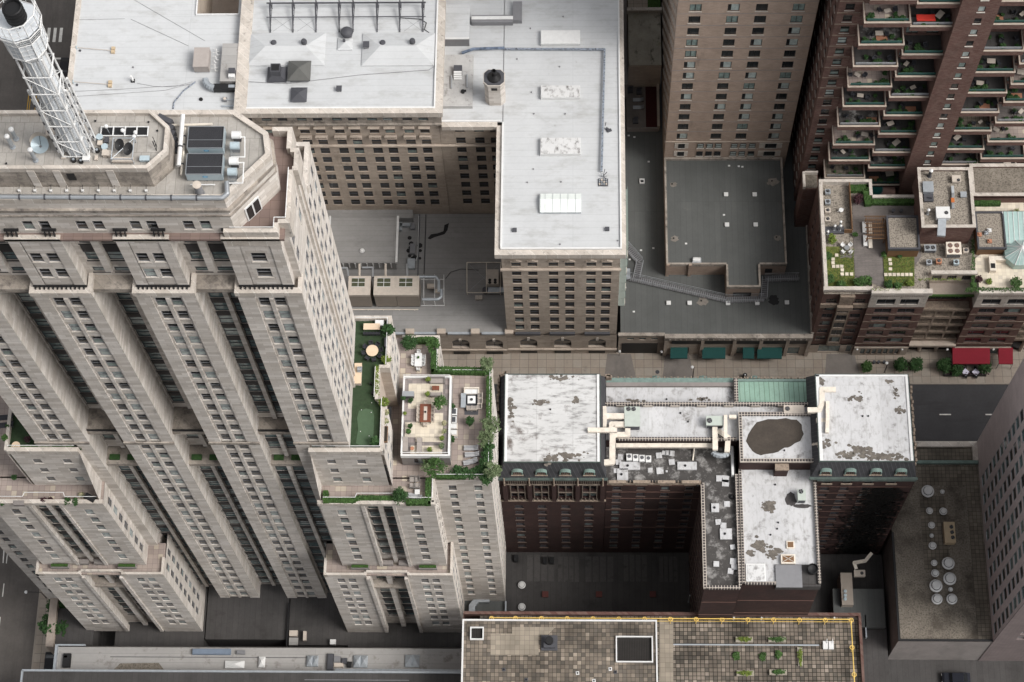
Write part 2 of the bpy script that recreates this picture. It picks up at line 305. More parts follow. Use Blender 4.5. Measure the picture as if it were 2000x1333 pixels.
class Bld:
    def __init__(s, name, label, cat, org):
        s.root = thing(name, label, cat, org); s.parts = {}; s.wins = []
    def mb(s, part, mat):
        k = (part, mat.name)
        if k not in s.parts: s.parts[k] = (MB(), mat)
        return s.parts[k][0]
    def facade(s, face, pos, u0, u1, z0, z1, cols, rows, mat, st='dh', ms='lime', depth=.17, sill=.17, part='wall', spandrel=None, hood=None, vmix=(0, 1, 2, 3, 4)):
        """face 'S' (-Y), 'E' (+X), 'W' (-X); cols [(u,w)], rows [(z,h)] are window centres and sizes"""
        b = s.mb(part, mat)
        if face == 'S': P = lambda u, z, o=0: (u, pos+o, z)
        elif face == 'E': P = lambda u, z, o=0: (pos-o, u, z)
        elif face == 'W': P = lambda u, z, o=0: (pos+o, u, z)
        else: P = lambda u, z, o=0: (u, pos-o, z)
        cols = sorted((c for c in cols if u0+.03 < c[0]-c[1]/2 and c[0]+c[1]/2 < u1-.03)); rows = sorted(r for r in rows if z0+.05 < r[0]-r[1]/2 and r[0]+r[1]/2 < z1-.05)
        z = z0
        for zc, h in rows + [(None, None)]:
            zt = z1 if zc is None else zc-h/2
            if zt - z > 1e-4: b.quad(P(u0, z), P(u1, z), P(u1, zt), P(u0, zt))
            if zc is None: break
            u = u0; za, zb = zc-h/2, zc+h/2
            for uc, w in cols + [(None, None)]:
                ut = u1 if uc is None else uc-w/2
                if ut - u > 1e-4: b.quad(P(u, za), P(ut, za), P(ut, zb), P(u, zb))
                if uc is None: break
                a, c = uc-w/2, uc+w/2; d = depth
                b.quad(P(a, za), P(a, zb), P(a, zb, d), P(a, za, d)); b.quad(P(c, za), P(c, zb), P(c, zb, d), P(c, za, d))
                b.quad(P(a, za), P(c, za), P(c, za, d), P(a, za, d)); b.quad(P(a, zb), P(c, zb), P(c, zb, d), P(a, zb, d))
                s.wins.append((P(uc, zc, d), face, w, h, st, ms, random.choice(vmix), sill)); u = c
            z = zb
    def piece(s, part, mat): return s.mb(part, mat)
    def roofbox(s, x0, x1, y0, y1, z, roofm, parm, ph=1.0, pt=.5, coping=None, part='parapet'):
        """flat roof surrounded by a parapet"""
        s.mb('roof', roofm).quad((x0, y0, z), (x1, y0, z), (x1, y1, z), (x0, y1, z))
        b = s.mb(part, parm)
        for X0, X1, Y0, Y1 in ((x0, x1, y0, y0+pt), (x0, x1, y1-pt, y1), (x0, x0+pt, y0+pt, y1-pt), (x1-pt, x1, y0+pt, y1-pt)): b.box(X0, X1, Y0, Y1, z-.3, z+ph)
        if coping:
            c = s.mb('coping', coping); e = .08
            for X0, X1, Y0, Y1 in ((x0-e, x1+e, y0-e, y0+pt+e), (x0-e, x1+e, y1-pt-e, y1+e), (x0-e, x0+pt+e, y0+pt+e, y1-pt-e), (x1-pt-e, x1+e, y0+pt+e, y1-pt-e)): c.box(X0, X1, Y0, Y1, z+ph, z+ph+.12)
    def polyparapet(s, pts, z0, z1, t, mat, part='parapet', closed=True):
        b = s.mb(part, mat); n = len(pts)
        for i in range(n if closed else n-1):
            a = Vector(pts[i]); c = Vector(pts[(i+1) % n]); d = (c-a); L_ = d.length
            if L_ < .01: continue
            d /= L_; nn = Vector((-d.y, d.x)); m = (a+c)/2 + nn*(t/2-.03)
            b.cbox(m.x, m.y, z0, L_+.06+.001*i, t, z1-z0+.003*i, 0, math.atan2(d.y, d.x))
    def done(s):
        for (part, mn), (b, mat) in s.parts.items():
            if not b.f: continue
            if part in ('wall', 'roof') or len(b.g) > 1500: b.build(part, mat, s.root); continue
            pcs = split(b)
            if len(pcs) > 100:
                pcs.sort(key=lambda m: -len(m.v)); rest = MB()
                for m in pcs[100:]: off = len(rest.v); rest.v += m.v; rest.f += [tuple(off+i for i in f) for f in m.f]; rest.m += m.m
                tag(rest.build(part+'_rows', mat, s.root), kind='stuff')
            for m in pcs[:100]: m.build(part, mat, s.root)
        cx = Vector((0, 0, CAMZ)); s.wins.sort(key=lambda w: (Vector(w[0])-cx).length/ (w[2]*w[3])**.5)
        rot = {'S': 0, 'E': R(90), 'W': R(-90), 'N': R(180)}; o = ORG[s.root.name]
        # only windows facing the camera and inside the picture are individual parts
        def seen(w):
            v = Vector(w[0])-cx; q = (v.dot(_r), v.dot(_u), -v.dot(_b)); return abs(q[0]/q[2]*FPX) < 1000 and abs(q[1]/q[2]*FPX) < 667
        order = [w for w in s.wins if seen(w)] + [w for w in s.wins if not seen(w)]
        for i, (p, face, w, h, st, ms, var, sill) in enumerate(order[:100]):
            _, me = getwin(w, h, st, ms, var, sill); ob = bpy.data.objects.new('window', me); COL.objects.link(ob)
            ob.parent = s.root; ob.location = (p[0]-o[0], p[1]-o[1], p[2]-o[2]); ob.rotation_euler = (0, 0, rot[face])
        rest = {}
        for p, face, w, h, st, ms, var, sill in order[100:]:
            b, _ = getwin(w, h, st, ms, var, sill); tgt = rest.setdefault(ms, MB()); c, n = round(math.cos(rot[face])), round(math.sin(rot[face])); off = len(tgt.v)
            tgt.v += [(x*c-y*n+p[0], x*n+y*c+p[1], z+p[2]) for x, y, z in b.v]; tgt.f += [tuple(off+i for i in f) for f in b.f]; tgt.m += b.m
        if rest:
            big = MB(); mats = []
            for ms, t in rest.items():
                off = len(big.v); mo = len(mats); mats += list(WSETS[ms]); big.v += t.v; big.f += [tuple(off+i for i in f) for f in t.f]; big.m += [mo+i for i in t.m]
            tag(big.build('window_rows', mats, s.root), kind='stuff')
        return s.root
def rng(a, b, st):
    out = []; 
    while a <= b+1e-6: out.append(a); a += st
    return out
# ================================================================ ground
def ground():
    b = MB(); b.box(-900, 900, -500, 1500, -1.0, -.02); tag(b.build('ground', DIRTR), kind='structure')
    b = MB(); b.quad((-107, -300, 0), (-86.8, -300, 0), (-86.8, 900, 0), (-107, 900, 0)); tag(b.build('avenue', AVEN), kind='structure')
    b = MB(); b.quad((-86.8, 111.2, .004), (300, 111.2, .004), (300, 121.6, .004), (-86.8, 121.6, .004)); tag(b.build('road', ASPH), kind='structure')
    b = MB()
    b.box(-86.6, 300, 121.7, 127.9, -.01, .14); b.box(-86.6, 300, 107.2, 111.0, -.01, .14); b.box(-86.6, -83.4, 60, 107.1, -.01, .141); b.box(-86.6, -83.0, 128, 260, -.01, .141)
    tag(b.build('pavement', SIDEW), kind='structure')
    b = MB(); b.box(-86.6, 300, 121.55, 121.8, .0, .146); b.box(-86.6, 300, 110.9, 111.1, .0, .146); b.box(-86.85, -86.55, 60, 111, 0, .15); b.box(-86.85, -86.55, 121.7, 260, 0, .15)
    tag(b.build('kerb', KERB), kind='structure')
    b = MB(); b.box(onY(1352, 745, 0)[0] if 0 else 16.5, 28.6, 121.54, 121.82, .0, .15); tag(b.build('yellow_kerb', YELK), kind='structure')
    b = MB()   # driveways and light slab panels in the pavement
    for x0, x1 in ((5.2, 9.8), (15.0, 19.6), (42.2, 47.5)): b.quad((x0, 121.8, .145), (x1+1, 121.8, .145), (x1, 127.0, .145), (x0+.6, 127.0, .145))
    tag(b.build('driveway', SIDEW2), kind='structure')
    b = MB()   # lane marks
    for x in (at(1846, 810)[0], at(1936, 810)[0], 80, 92, 104, -20, -32, -44): b.quad((x-.95, 116.1, .008), (x+.95, 116.1, .008), (x+.95, 116.3, .008), (x-.95, 116.3, .008))
    for y in rng(62, 108, 5.6): b.quad((-92.9, y, .004), (-92.75, y, .004), (-92.75, y+2.2, .004), (-92.9, y+2.2, .004))
    for y in rng(60, 100, 5.6): b.quad((-96.9, y, .004), (-96.75, y, .004), (-96.75, y+2.2, .004), (-96.9, y+2.2, .004))
    b.quad(at(5, 1100)+(.005,), at(7, 1100)+(.005,), at(12, 1038)+(.005,), at(9, 1038)+(.005,))
    for i in range(8):
        x = at(82, 60)[0] - 1.15*4 + 1.15*i*.98; b.quad((x, 188.6, .004), (x+.55, 188.6, .004), (x+.55, 191.6, .004), (x, 191.6, .004))
    x, y = at(103, 115); b.quad((x, y-.15, .004), (x+3.0, y-.15, .004), (x+3.0, y+.2, .004), (x, y+.2, .004))
    tag(b.build('road_markings', ROADP), kind='structure')
    b = MB()
    for px in (55, 59, 70, 74):
        x, y = at(px, 190); b.quad((x, 150, .005), (x+.14, 150, .005), (x+.14, 183, .005), (x, 183, .005))
    tag(b.build('centre_lines', ROADY), kind='structure')
ground()
# ================================================================ tall stepped limestone tower
MX = -94.3
def mir(x0, x1): return (MX-x1, MX-x0)
def tower():
    T = Bld('stepped_tower', 'tall stepped pale limestone tower with setback terraces, left of the picture', 'tower', (-47.15, 90, 0))
    Z = [83.5+3.46*k for k in range(-22, 13)]
    def rows(a, b, h=1.75):
        h += .4
        return [(z, h) for z in Z if a+.2 < z-h/2 and z+h/2 < b-.2]
    # main protruding bays
    for i, (x0, x1) in enumerate(((-66.6, -59.9), (-55.5, -49.3), (-44.9, -38.7), (-34.4, -27.7))):
        c = (x0+x1)/2
        s0, s1 = c-1.62, c+1.62      # shallow slot holding the pair of window columns
        cols = [(c-.82, 1.16), (c+.82, 1.16)]
        zt = 127.4
        T.facade('S', 81.95, x0, s0, 9, zt, [], [], LIME); T.facade('S', 81.95, s1, x1, 9, zt, [], [], LIME)
        T.facade('S', 82.13, s0, s1, 9, zt, cols, rows(9, zt), LIME)
        b = T.mb('wall', LIME)
        b.quad((s0, 81.95, 9), (s0, 82.13, 9), (s0, 82.13, zt), (s0, 81.95, zt)); b.quad((s1, 81.95, 9), (s1, 82.13, 9), (s1, 82.13, zt), (s1, 81.95, zt))
        b.box(c-.2, c+.2, 81.98, 82.12, 9, zt-1.4)
        for xx in ((x0, x1) if 0 < i < 3 else (x1,) if i == 0 else (x0,)): b.quad((xx, 81.95, 9), (xx, 86, 9), (xx, 86, zt), (xx, 81.95, zt))
        # string course and coping
        T.mb('string_course', LIMED).box(x0-.05, x1+.05, 81.75, 81.95, 81.7, 82.3)
        T.mb('coping', LIMEB).box(x0-.12, x1+.12, 81.7, 82.35, zt, zt+.8); T.mb('coping', LIMEB).box(x0-.12, x0+.35, 82.35, 84, zt, zt+.8); T.mb('coping', LIMEB).box(x1-.35, x1+.12, 82.35, 84, zt, zt+.8)
        T.mb('ledge', LIMED).quad((x0, 82, zt+.05), (x1, 82, zt+.05), (x1, 84, zt+.05), (x0, 84, zt+.05))
        # upper bay
        u0, u1 = x0+.42, x1-(.5 if i < 3 else .75); zu = 139.2
        T.facade('S', 82.5, u0, c-1.5, zt, zu, [], [], LIME); T.facade('S', 82.5, c+1.5, u1, zt, zu, [], [], LIME)
        T.facade('S', 82.6, c-1.5, c+1.5, zt, zu, cols if i < 3 else [(c, 1.5)], [(131.2, 2.1), (134.9, 2.1)], LIME)
        for xx in (u0, u1): T.mb('wall', LIME).quad((xx, 82.5, zt), (xx, 86, zt), (xx, 86, zu), (xx, 82.5, zu))
        k = T.mb('bracket', BLACK)
        k.box(u0-.1, u1+.1, 82.36, 82.49, zt+.85, zt+1.15)
        for j in range(12): xx = u0+.15+j*(u1-u0-.3)/11; k.box(xx-.06, xx+.06, 82.1, 82.36, zt+.3, zt+1.0)
        T.mb('coping', LIMEB).box(u0-.1, u1+.1, 82.3, 82.8, zu, zu+.6)
        for a in (u0+.1, u1-1.5):
            k.box(a, a+1.4, 82.75, 82.97, zu+1.35, zu+1.65)
            for j in range(3): k.box(a+.2+j*.45, a+.3+j*.45, 82.5, 82.75, zu+.7, zu+1.45)
    # recessed bays
    for i, (x0, x1, yp) in enumerate(((-59.9, -55.5, 85.7), (-49.3, -44.9, 85.9), (-38.7, -34.4, 84.6))):
        c = (x0+x1)/2; cols = [(c-1.12, 1.62), (c+1.12, 1.62)]
        def recess(za, zb, y, pier=.4):
            rr = rows(za, zb, 1.9); T.facade('S', y, x0, x1, za, zb, cols, rr, LIME, ms='limed', depth=.1, sill=.1)
            sp = T.mb('spandrel', SPANDR)
            for cc, w in cols:
                prev = None
                for z, h in rr:
                    if prev is not None: sp.box(cc-w/2, cc+w/2, y-.07, y+.05, prev, z-h/2-.12)
                    prev = z+h/2
            b = T.mb('pier', LIME); b.box(c-.27, c+.27, y-pier, y+.02, za+.4, zb-.2); b.box(x0, x0+.2, y-.2, y+.02, za+.4, zb-.2); b.box(x1-.2, x1, y-.2, y+.02, za+.4, zb-.2)
        recess(84.0, 126.8, yp); recess(72.6, 82.6, yp-.9); recess(9, 71.4, yp-1.7)
        for z, y, y2 in ((126.8, 82.4, yp), (82.6, 82.8, yp), (71.4, 82.5, yp-.6)):
            T.mb('ledge', LIMED).box(x0, x1, y, y2+.2, z, z+.85)
        T.mb('railing', BLACK).box(x0+.1, x1-.1, 82.85, 82.92, 83.45, 84.1)
        T.mb('planting', LEAF[1]).box(x0+.4, c-.5, 83.0, 83.7, 72.25, 72.6); T.mb('planting', LEAF[1]).box(c+.5, x1-.4, 83.0, 83.7, 72.25, 72.6)
        T.facade('S', 84.0, x0-.5, x1+.6, 127.6, 139.4, cols, [(129.1, 1.2), (132.3, 2.0), (136.2, 2.0)], LIME, ms='limed')
        for cc, w in cols: T.mb('spandrel', SPANDR).box(cc-w/2, cc+w/2, 83.93, 84.05, 133.4, 135.1)
        T.mb('pier', LIME).box(c-.36, c+.36, 83.3, 84.02, 130, 138.6)
        T.mb('ledge', LIMED).box(x0-.5, x1+.6, 83.2, 84.2, 138.6, 139.9)
    # east wall of the shaft
    dbl = [(84.0, .75), (85.3, .75), (87.2, 1.0), (88.9, 1.0), (93.4, .8), (95.0, .8), (97.2, .8)]
    T.facade('E', -27.7, 81.95, 98.95, 79, 127.4, dbl, rows(79, 127.4, 1.7), LIME, depth=.07, sill=.05)
    T.mb('wall', LIME).quad((-28.6, 83.5, 127.4), (-27.7, 83.5, 127.4), (-27.7, 83.5, 139.6), (-28.6, 83.5, 139.6)); T.facade('E', -27.7, 83.5, 93.6, 127.4, 139.6, [(84.6, 1.1), (88.9, 1.0)], [(131.6, 2.0), (135.2, 2.0)], LIME, depth=.07, sill=.05)
    b = T.mb('pier', LTAN); b.box(-27.7, -27.52, 90.6, 91.3, 79.5, 139); T.mb('wall', LIME).box(-27.7, -27.4, 90.1, 90.55, 79.5, 139); T.mb('wall', LIME).box(-27.7, -27.4, 91.35, 91.8, 79.5, 139)
    T.facade('W', -66.6, 81.95, 98.95, 79, 139.6, [(84, .8), (90, .8), (95, .8)], rows(79, 139.6, 1.6), LIME)
    T.mb('wall', LIME).quad((-66.6, 98.95, 60), (-27.7, 98.95, 60), (-27.7, 98.95, 127.4), (-66.6, 98.95, 127.4)); T.mb('wall', LIME).quad((-66.6, 93.6, 127), (-27.7, 93.6, 127), (-27.7, 93.6, 139.6), (-66.6, 93.6, 139.6))
    T.mb('ledge', LIMED).quad((-66.6, 93.5, 127.4), (-27.7, 93.5, 127.4), (-27.7, 98.95, 127.4), (-66.6, 98.95, 127.4))
    T.polyparapet([(-27.7, 93.6), (-27.7, 98.95), (-35, 98.95)], 127.0, 128.4, .5, LIMEB)
    # brown tiled terrace round the penthouse
    T.mb('terrace_floor', PAVBR).prism([(-66.4, 82.3), (-27.9, 82.3), (-27.9, 93.4), (-66.4, 93.4)], 139.3, 139.7)
    nb = [(-33.6, 82.5), (-28.4, 82.5), (-28.4, 83.5), (-27.3, 83.5), (-27.3, 89.2), (-26.8, 89.2), (-26.8, 91.6), (-27.6, 91.6), (-27.6, 93.9), (-29.5, 93.9)]
    tb = [(x-(.03 if x > -28.3 else 0), y+.03) for x, y in nb[:-1]] + [(-33.6, 93.9)]
    T.mb('wall', LIME).prism(tb, 137.6, 139.75, top=False); T.mb('terrace_floor', PAVBR).add([(x, y, 139.76) for x, y in tb], [tuple(range(len(tb)))])
    T.polyparapet(nb, 137.8, 140.9, .45, LIMEB, closed=False)
    # penthouse: chamfered block
    pr = [(-32.6, 83.0), (-28.5, 87.6), (-28.9, 90.0), (-32.2, 92.4)]
    P = [(MX-x, y) for x, y in reversed(pr)]; P = P + pr
    P = [(MX-pr[0][0], 83.0)] + pr + [(MX-x, y) for x, y in reversed(pr[1:])]
    wl = T.mb('wall', LIME)
    for i in range(1, len(P)):
        a, c = P[i], P[(i+1) % len(P)]
        if a == c: continue
        wl.quad((*a, 139.6), (*c, 139.6), (*c, 146.3), (*a, 146.3))
    cs = []
    for px in (60, 92, 164, 197, 269, 301, 372, 405): cs.append((onY(px, 449, 83.0)[0], 1.05))
    cs += [(onY(px, 449, 83)[0], 1.05) for px in (-45, -13)]
    T.facade('S', 83.0, MX-pr[0][0], pr[0][0], 139.6, 146.3, cs, [(141.4, 1.9)], LIME)
    T.mb('cornice', LIMED).prism([(x + (.25 if x > -47 else -.25), y + (.2 if y > 87 else -.25)) for x, y in P], 144.6, 145.1); T.mb('cornice', LIMED).prism([(x + (.12 if x > -47 else -.12), y + (.1 if y > 87 else -.12)) for x, y in P], 143.4, 143.7)
    for dx, dy, hh in ((.35, .3, .9),):
        u = Vector((pr[1][0]-pr[0][0], pr[1][1]-pr[0][1])).normalized(); m = Vector(pr[0])+u*2.6; nrm = Vector((u.y, -u.x))
        dm = T.mb('door', WHITE); dm.cbox(m.x+nrm.x*.05, m.y+nrm.y*.05, 139.8, 1.9, .12, 2.6, rz=math.atan2(u.y, u.x)); T.mb('door_glass', GLASS).cbox(m.x-u.x*.45+nrm.x*.13, m.y-u.y*.45+nrm.y*.13, 140.0, .7, .04, 2.2, rz=math.atan2(u.y, u.x)); T.mb('door_glass', GLASS).cbox(m.x+u.x*.45+nrm.x*.13, m.y+u.y*.45+nrm.y*.13, 140.0, .7, .04, 2.2, rz=math.atan2(u.y, u.x))
    T.mb('roof', TROOF).add([(x, y, 146.65) for x, y in P], [tuple(range(len(P)))])
    T.polyparapet(P, 146.2, 147.1, .5, LIMEB)
    # upper octagonal tank house
    o = [(-39.3, 84.5), (-37.6, 86.3), (-37.6, 88.9), (-39.4, 90.6)]
    O = [(MX-x+.7, y) for x, y in o][::-1]; O = o + O
    T.mb('tank_house_wall', LIMED).prism(O, 145.9, 150.2, top=False); T.mb('roof', TROOF).add([(x, y, 149.9) for x, y in O], [tuple(range(8))]); T.polyparapet(O, 149.7, 150.4, .36, LIMEB)
    for k, fx in enumerate((-50.6, -48.2, -43.2)): T.mb('tank_house_wall', LIME).box(fx, fx+.7, 84.42, 84.52, 146.1, 150.0)
    T.mb('wall_louvre', BLACK).box(-47.0, -46.3, 84.38, 84.52, 148.2, 149.4)
    # ---------------- right-hand blocks and their mirror images on the left
    for side in (0, 1):
        def X(a, b): return (a, b) if side == 0 else (MX-b, MX-a)
        OUT, INN = ('E', 'W') if side == 0 else ('W', 'E')
        q = lambda a: a if side == 0 else MX-a
        def cols(*cw): return [(q(c), w) for c, w in cw]
        # block under the putting green (z 67..80)
        x0, x1 = X(-32.7, -23.9); T.facade('S', 81.45, x0, x1, 66.6, 79.6, cols((-30.4, 1.1), (-26.6, 1.1)), [(69.2, 1.8), (72.7, 1.6), (76.2, 1.6), (78.3, 1.0)][:3], LIME)
        T.mb('coping', LIMEB).box(x0-.1, x1+.1, 81.25, 81.75, 79.6, 80.6)
        E1 = q(-23.5); T.facade(OUT, E1, 81.45, 88.3, 66.6, 79.6, [(83.2, .9), (85.6, .9)], [(70, 1.8), (73.5, 1.8), (77, 1.8)], LIME, depth=.07, sill=.05)
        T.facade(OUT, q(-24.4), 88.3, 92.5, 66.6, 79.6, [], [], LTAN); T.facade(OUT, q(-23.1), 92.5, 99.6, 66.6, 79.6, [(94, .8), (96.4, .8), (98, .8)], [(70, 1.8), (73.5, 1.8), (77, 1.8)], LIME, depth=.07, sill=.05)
        fl = [(-27.7, 81.7), (-23.6, 81.7), (-23.6, 88.3), (-24.5, 88.3), (-24.5, 92.5), (-23.2, 92.5), (-23.2, 99.4), (-33, 99.4), (-33, 81.7)]
        fl = [(q(x), y) for x, y in fl];  fl = fl if side == 0 else fl[::-1]
        T.mb('turf_terrace', TURF).add([(x, y, 79.75) for x, y in fl], [tuple(range(len(fl)))])
        pp = [(-32.7, 81.45), (-23.5, 81.45), (-23.5, 88.3), (-24.4, 88.3), (-24.4, 92.5), (-23.1, 92.5), (-23.1, 99.6), (-28, 99.6)]
        pp = [(q(x), y) for x, y in pp]
        if side: pp = pp[::-1]
        T.polyparapet(pp, 79.0, 80.55, .42, LIMEB, closed=False)
        T.mb('wall', LIME).quad((q(-23.6), 81.45, 66.6), (q(-23.6), 81.46, 79.6), (q(-23.6), 81.5, 79.6), (q(-23.6), 81.5, 66.6))
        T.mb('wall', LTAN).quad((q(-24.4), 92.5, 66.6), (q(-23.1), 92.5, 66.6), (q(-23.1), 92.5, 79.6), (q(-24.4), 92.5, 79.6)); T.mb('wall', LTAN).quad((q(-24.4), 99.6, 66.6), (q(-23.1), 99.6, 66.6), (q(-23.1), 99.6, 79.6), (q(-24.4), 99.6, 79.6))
        # upper wing (z 38..67)
        a0, a1 = -33.0, -18.0; x0, x1 = X(a0, a1)
        for (b0, b1, yy, cc, ms_) in ((-33.0, -27.6, 79.0, ((-30.4, 1.15),), 'lime'), (-27.6, -23.0, 79.9, ((-26.3, 1.5), (-24.2, 1.5)), 'limed'), (-23.0, -18.0, 79.0, ((-20.7, 1.15),), 'lime')):
            y0, y1 = X(b0, b1); rr = rows(37.8, 66.4, 1.9); T.facade('S', yy, y0, y1, 37.8, 66.4, cols(*cc), rr, LIME, ms=ms_)
            if ms_ == 'limed':
                sp = T.mb('spandrel', SPANDR)
                for cx_, w in cols(*cc):
                    for (z, h), (z2, h2) in zip(rr, rr[1:]): sp.box(cx_-w/2, cx_+w/2, yy-.07, yy+.05, z+h/2, z2-h2/2-.12)
                m = q(-25.25); T.mb('pier', LIME).box(m-.28, m+.28, yy-.55, yy+.02, 38, 66)
                for e_ in (y0, y1): T.mb('pier', LIME).quad((e_, 79.0, 37.8), (e_, 79.95, 37.8), (e_, 79.95, 66.4), (e_, 79.0, 66.4))
                for e_ in (y0+.02, y1-.47): T.mb('pier', LIME).box(e_, e_+.45, 78.8, 79.4, 38, 66.3)
                T.mb('planter', GREYC).box(y0+.5, m-.4, 78.85, 79.5, 38.1, 38.9); T.mb('planter', GREYC).box(m+.4, y1-.5, 78.85, 79.5, 38.1, 38.9)
            else:
                cx_ = q(cc[0][0]); k = T.mb('planter', GREYC); k.box(cx_-1.3, cx_+1.3, 78.3, 78.85, 38.0, 38.7); T.mb('planting', HEDGE).box(cx_-1.2, cx_+1.2, 78.4, 78.78, 38.6, 38.95)
        T.facade(OUT, q(-18.0), 79.0, 82.5, 37.8, 66.4, [(80.3, .7), (81.6, .5)], rows(37.8, 66.4, 1.8), LIME); 
        x0, x1 = X(-33.0, -18.0); T.mb('coping', LIMEB).box(x0-.15, x1+.15, 78.75, 79.3, 66.4, 67.3)
        T.mb('terrace_paving', PAVB).prism([(x0, 79.2), (x1, 79.2), (x1, 82.6), (x0, 82.6)], 66.3, 66.7)
        x0, x1 = X(-24.0, -10.9)
        T.mb('terrace_paving', PAVB).prism([(x0, 82.4), (x1, 82.4), (x1, 97.6), (x0, 97.6)], 66.3, 66.7); x0, x1 = X(-24.0, -18.0); T.mb('terrace_paving', PAVB).prism([(x0, 97.6), (x1, 97.6), (x1, 102.3), (x0, 102.3)], 66.3, 66.7)
        # outer block
        x0, x1 = X(-18.0, -10.7); T.facade('S', 82.45, x0, x1, 5.8, 66.6, cols((-15.9, 1.05), (-12.5, 1.05)), rows(8, 66.6, 1.8), LIME)
        T.facade(OUT, q(-10.7), 82.45, 97.6, 5.8, 66.6, [(84.5, 1), (87.5, 1), (90.5, 1), (93.5, 1)], rows(8, 66.6, 1.8), LIME, depth=.07, sill=.05)
        T.facade(OUT, q(-17.9), 97.6, 102.4, 0, 66.6, [(99, 1), (101, 1)], rows(8, 66.6, 1.8), LIME)
        T.mb('wall', LIME).quad((x0, 97.6, 0), (x1, 97.6, 0), (x1, 97.6, 66.6), (x0, 97.6, 66.6))
        pp = [(-18.0, 79.1), (-18.0, 82.5), (-10.65, 82.4), (-10.65, 97.65), (-17.85, 97.65), (-17.85, 102.4), (-22.8, 102.4)]
        pp = [(q(x), y) for x, y in pp]
        if side: pp = pp[::-1]
        T.polyparapet(pp, 66.2, 67.3, .35, LIMEB, closed=False)
        # lower wing (z 8..38)
        for (b0, b1, yy, cc, ms_) in ((-35.6, -29.6, 77.5, ((-33.4, 1.1), (-31.8, 1.1)), 'lime'), (-29.6, -23.6, 79.0, ((-28.0, 1.5), (-25.3, 1.5)), 'limed'), (-23.6, -17.2, 77.5, ((-21.3, 1.1), (-19.7, 1.1)), 'lime')):
            y0, y1 = X(b0, b1); rr = rows(7, 37, 1.8); T.facade('S', yy, y0, y1, 5, 37.2, cols(*cc), rr, LIME, ms=ms_)
            if ms_ == 'limed':
                sp = T.mb('spandrel', SPANDR)
                for cx_, w in cols(*cc):
                    for (z, h), (z2, h2) in zip(rr, rr[1:]): sp.box(cx_-w/2, cx_+w/2, yy-.07, yy+.05, z+h/2, z2-h2/2-.12)
                m = q(-26.65); T.mb('pier', LIME).box(m-.35, m+.35, yy-.8, yy+.02, 6, 36.5)
                for e_ in (y0, y1): T.mb('pier', LIME).quad((e_, 77.5, 5), (e_, 79.05, 5), (e_, 79.05, 37.2), (e_, 77.5, 37.2))
                for e_ in (y0+.02, y1-.52): T.mb('pier', LIME).box(e_, e_+.5, 77.2, 78.2, 6, 37)
                T.mb('ledge', LIMED).box(y0, y1, 77.7, 79.1, 30.2, 30.9)
        T.facade(OUT, q(-17.2), 77.5, 82.5, 5, 37.2, [(79, .8), (80.9, .8)], rows(7, 37, 1.8), LIME, depth=.07, sill=.05); T.facade(INN, q(-35.6), 77.5, 85.9, 5, 37.2, [(79.4, 1.0), (81.6, 1.0)], rows(7, 37, 1.8), LIME, depth=.07, sill=.05)
        T.facade(INN, q(-33.0), 79.0, 85.9, 37.2, 66.4, [(80.4, 1.0), (82.6, 1.0)], rows(37.8, 66, 1.8), LIME, depth=.07, sill=.05)
        x0, x1 = X(-35.6, -17.2); T.mb('terrace_paving', PAVB).prism([(x0+.1, 77.6), (x1-.1, 77.6), (x1-.1, 82.3), (x0+.1, 82.3)], 37.2, 37.6)
        pp = [(-35.6, 80), (-35.6, 77.5), (-29.6, 77.5), (-29.5, 77.9), (-23.7, 77.9), (-23.6, 77.5), (-17.2, 77.5), (-17.2, 82.4)]
        pp = [(q(x), y) for x, y in pp]
        if side: pp = pp[::-1]
        T.polyparapet(pp, 37.0, 38.2, .35, LIMEB, closed=False)
        T.mb('wall', LIME).quad((q(-32.7), 79, 66.4), (q(-32.7), 82, 66.4), (q(-32.7), 82, 79.6), (q(-32.7), 81.45, 79.6))
    # parapet railings seen as thin white lines
    rl = T.mb('railing', WHITE)
    def rail(pts, z):
        for a, c in zip(pts, pts[1:]): rl.bar((*a, z), (*c, z), .045)
    rail([(-32.4, 79.55), (-28.2, 79.55), (-28.0, 80.1), (-22.9, 80.1), (-22.7, 79.55), (-18.2, 79.55), (-18.2, 82.7), (-11.0, 82.7), (-11.0, 97.3), (-18.1, 97.3), (-18.1, 102)], 67.75)
    rail([(-32.3, 81.9), (-23.9, 81.9), (-23.9, 88.3)], 81.0); rail([(-24.85, 88.4), (-24.85, 92.5)], 81.0); rail([(-23.55, 92.8), (-23.55, 99.2), (-27.6, 99.2)], 81.0)
    rail([(-33.0, 82.85), (-28.75, 82.85), (-28.75, 83.9), (-27.65, 83.9), (-27.65, 89.3)], 141.3)
    rail([(MX+32.3, 81.9), (MX+23.9, 81.9)], 81.0); rail([(MX+32.4, 79.55), (MX+28.2, 79.55), (MX+28.0, 80.1), (MX+22.9, 80.1), (MX+22.7, 79.55), (MX+18.2, 79.55)], 67.75)
    # raised dining room block on the right terrace
    x0, x1, y0, y1 = -22.2, -15.9, 84.3, 95.3
    T.facade('S', y0, x0, x1, 66.6, 70.0, [(-19.6, 2.2)], [(68.2, 2.0)], GREYC, st='wide', sill=0); T.facade('E', x1, y0, y1, 66.6, 70.0, [(86, 1.5), (89, 1.5), (92, 1.5)], [(68.3, 1.8)], GREYC, sill=0)
    T.mb('wall', GREYC).quad((x0, y1, 66.6), (x1, y1, 66.6), (x1, y1, 70), (x0, y1, 70)); T.mb('terrace_paving', PAVG).prism([(x0, y0), (x1, y0), (x1, y1), (x0, y1)], 69.7, 70.1)
    c = T.mb('terrace_paving', PAVC)
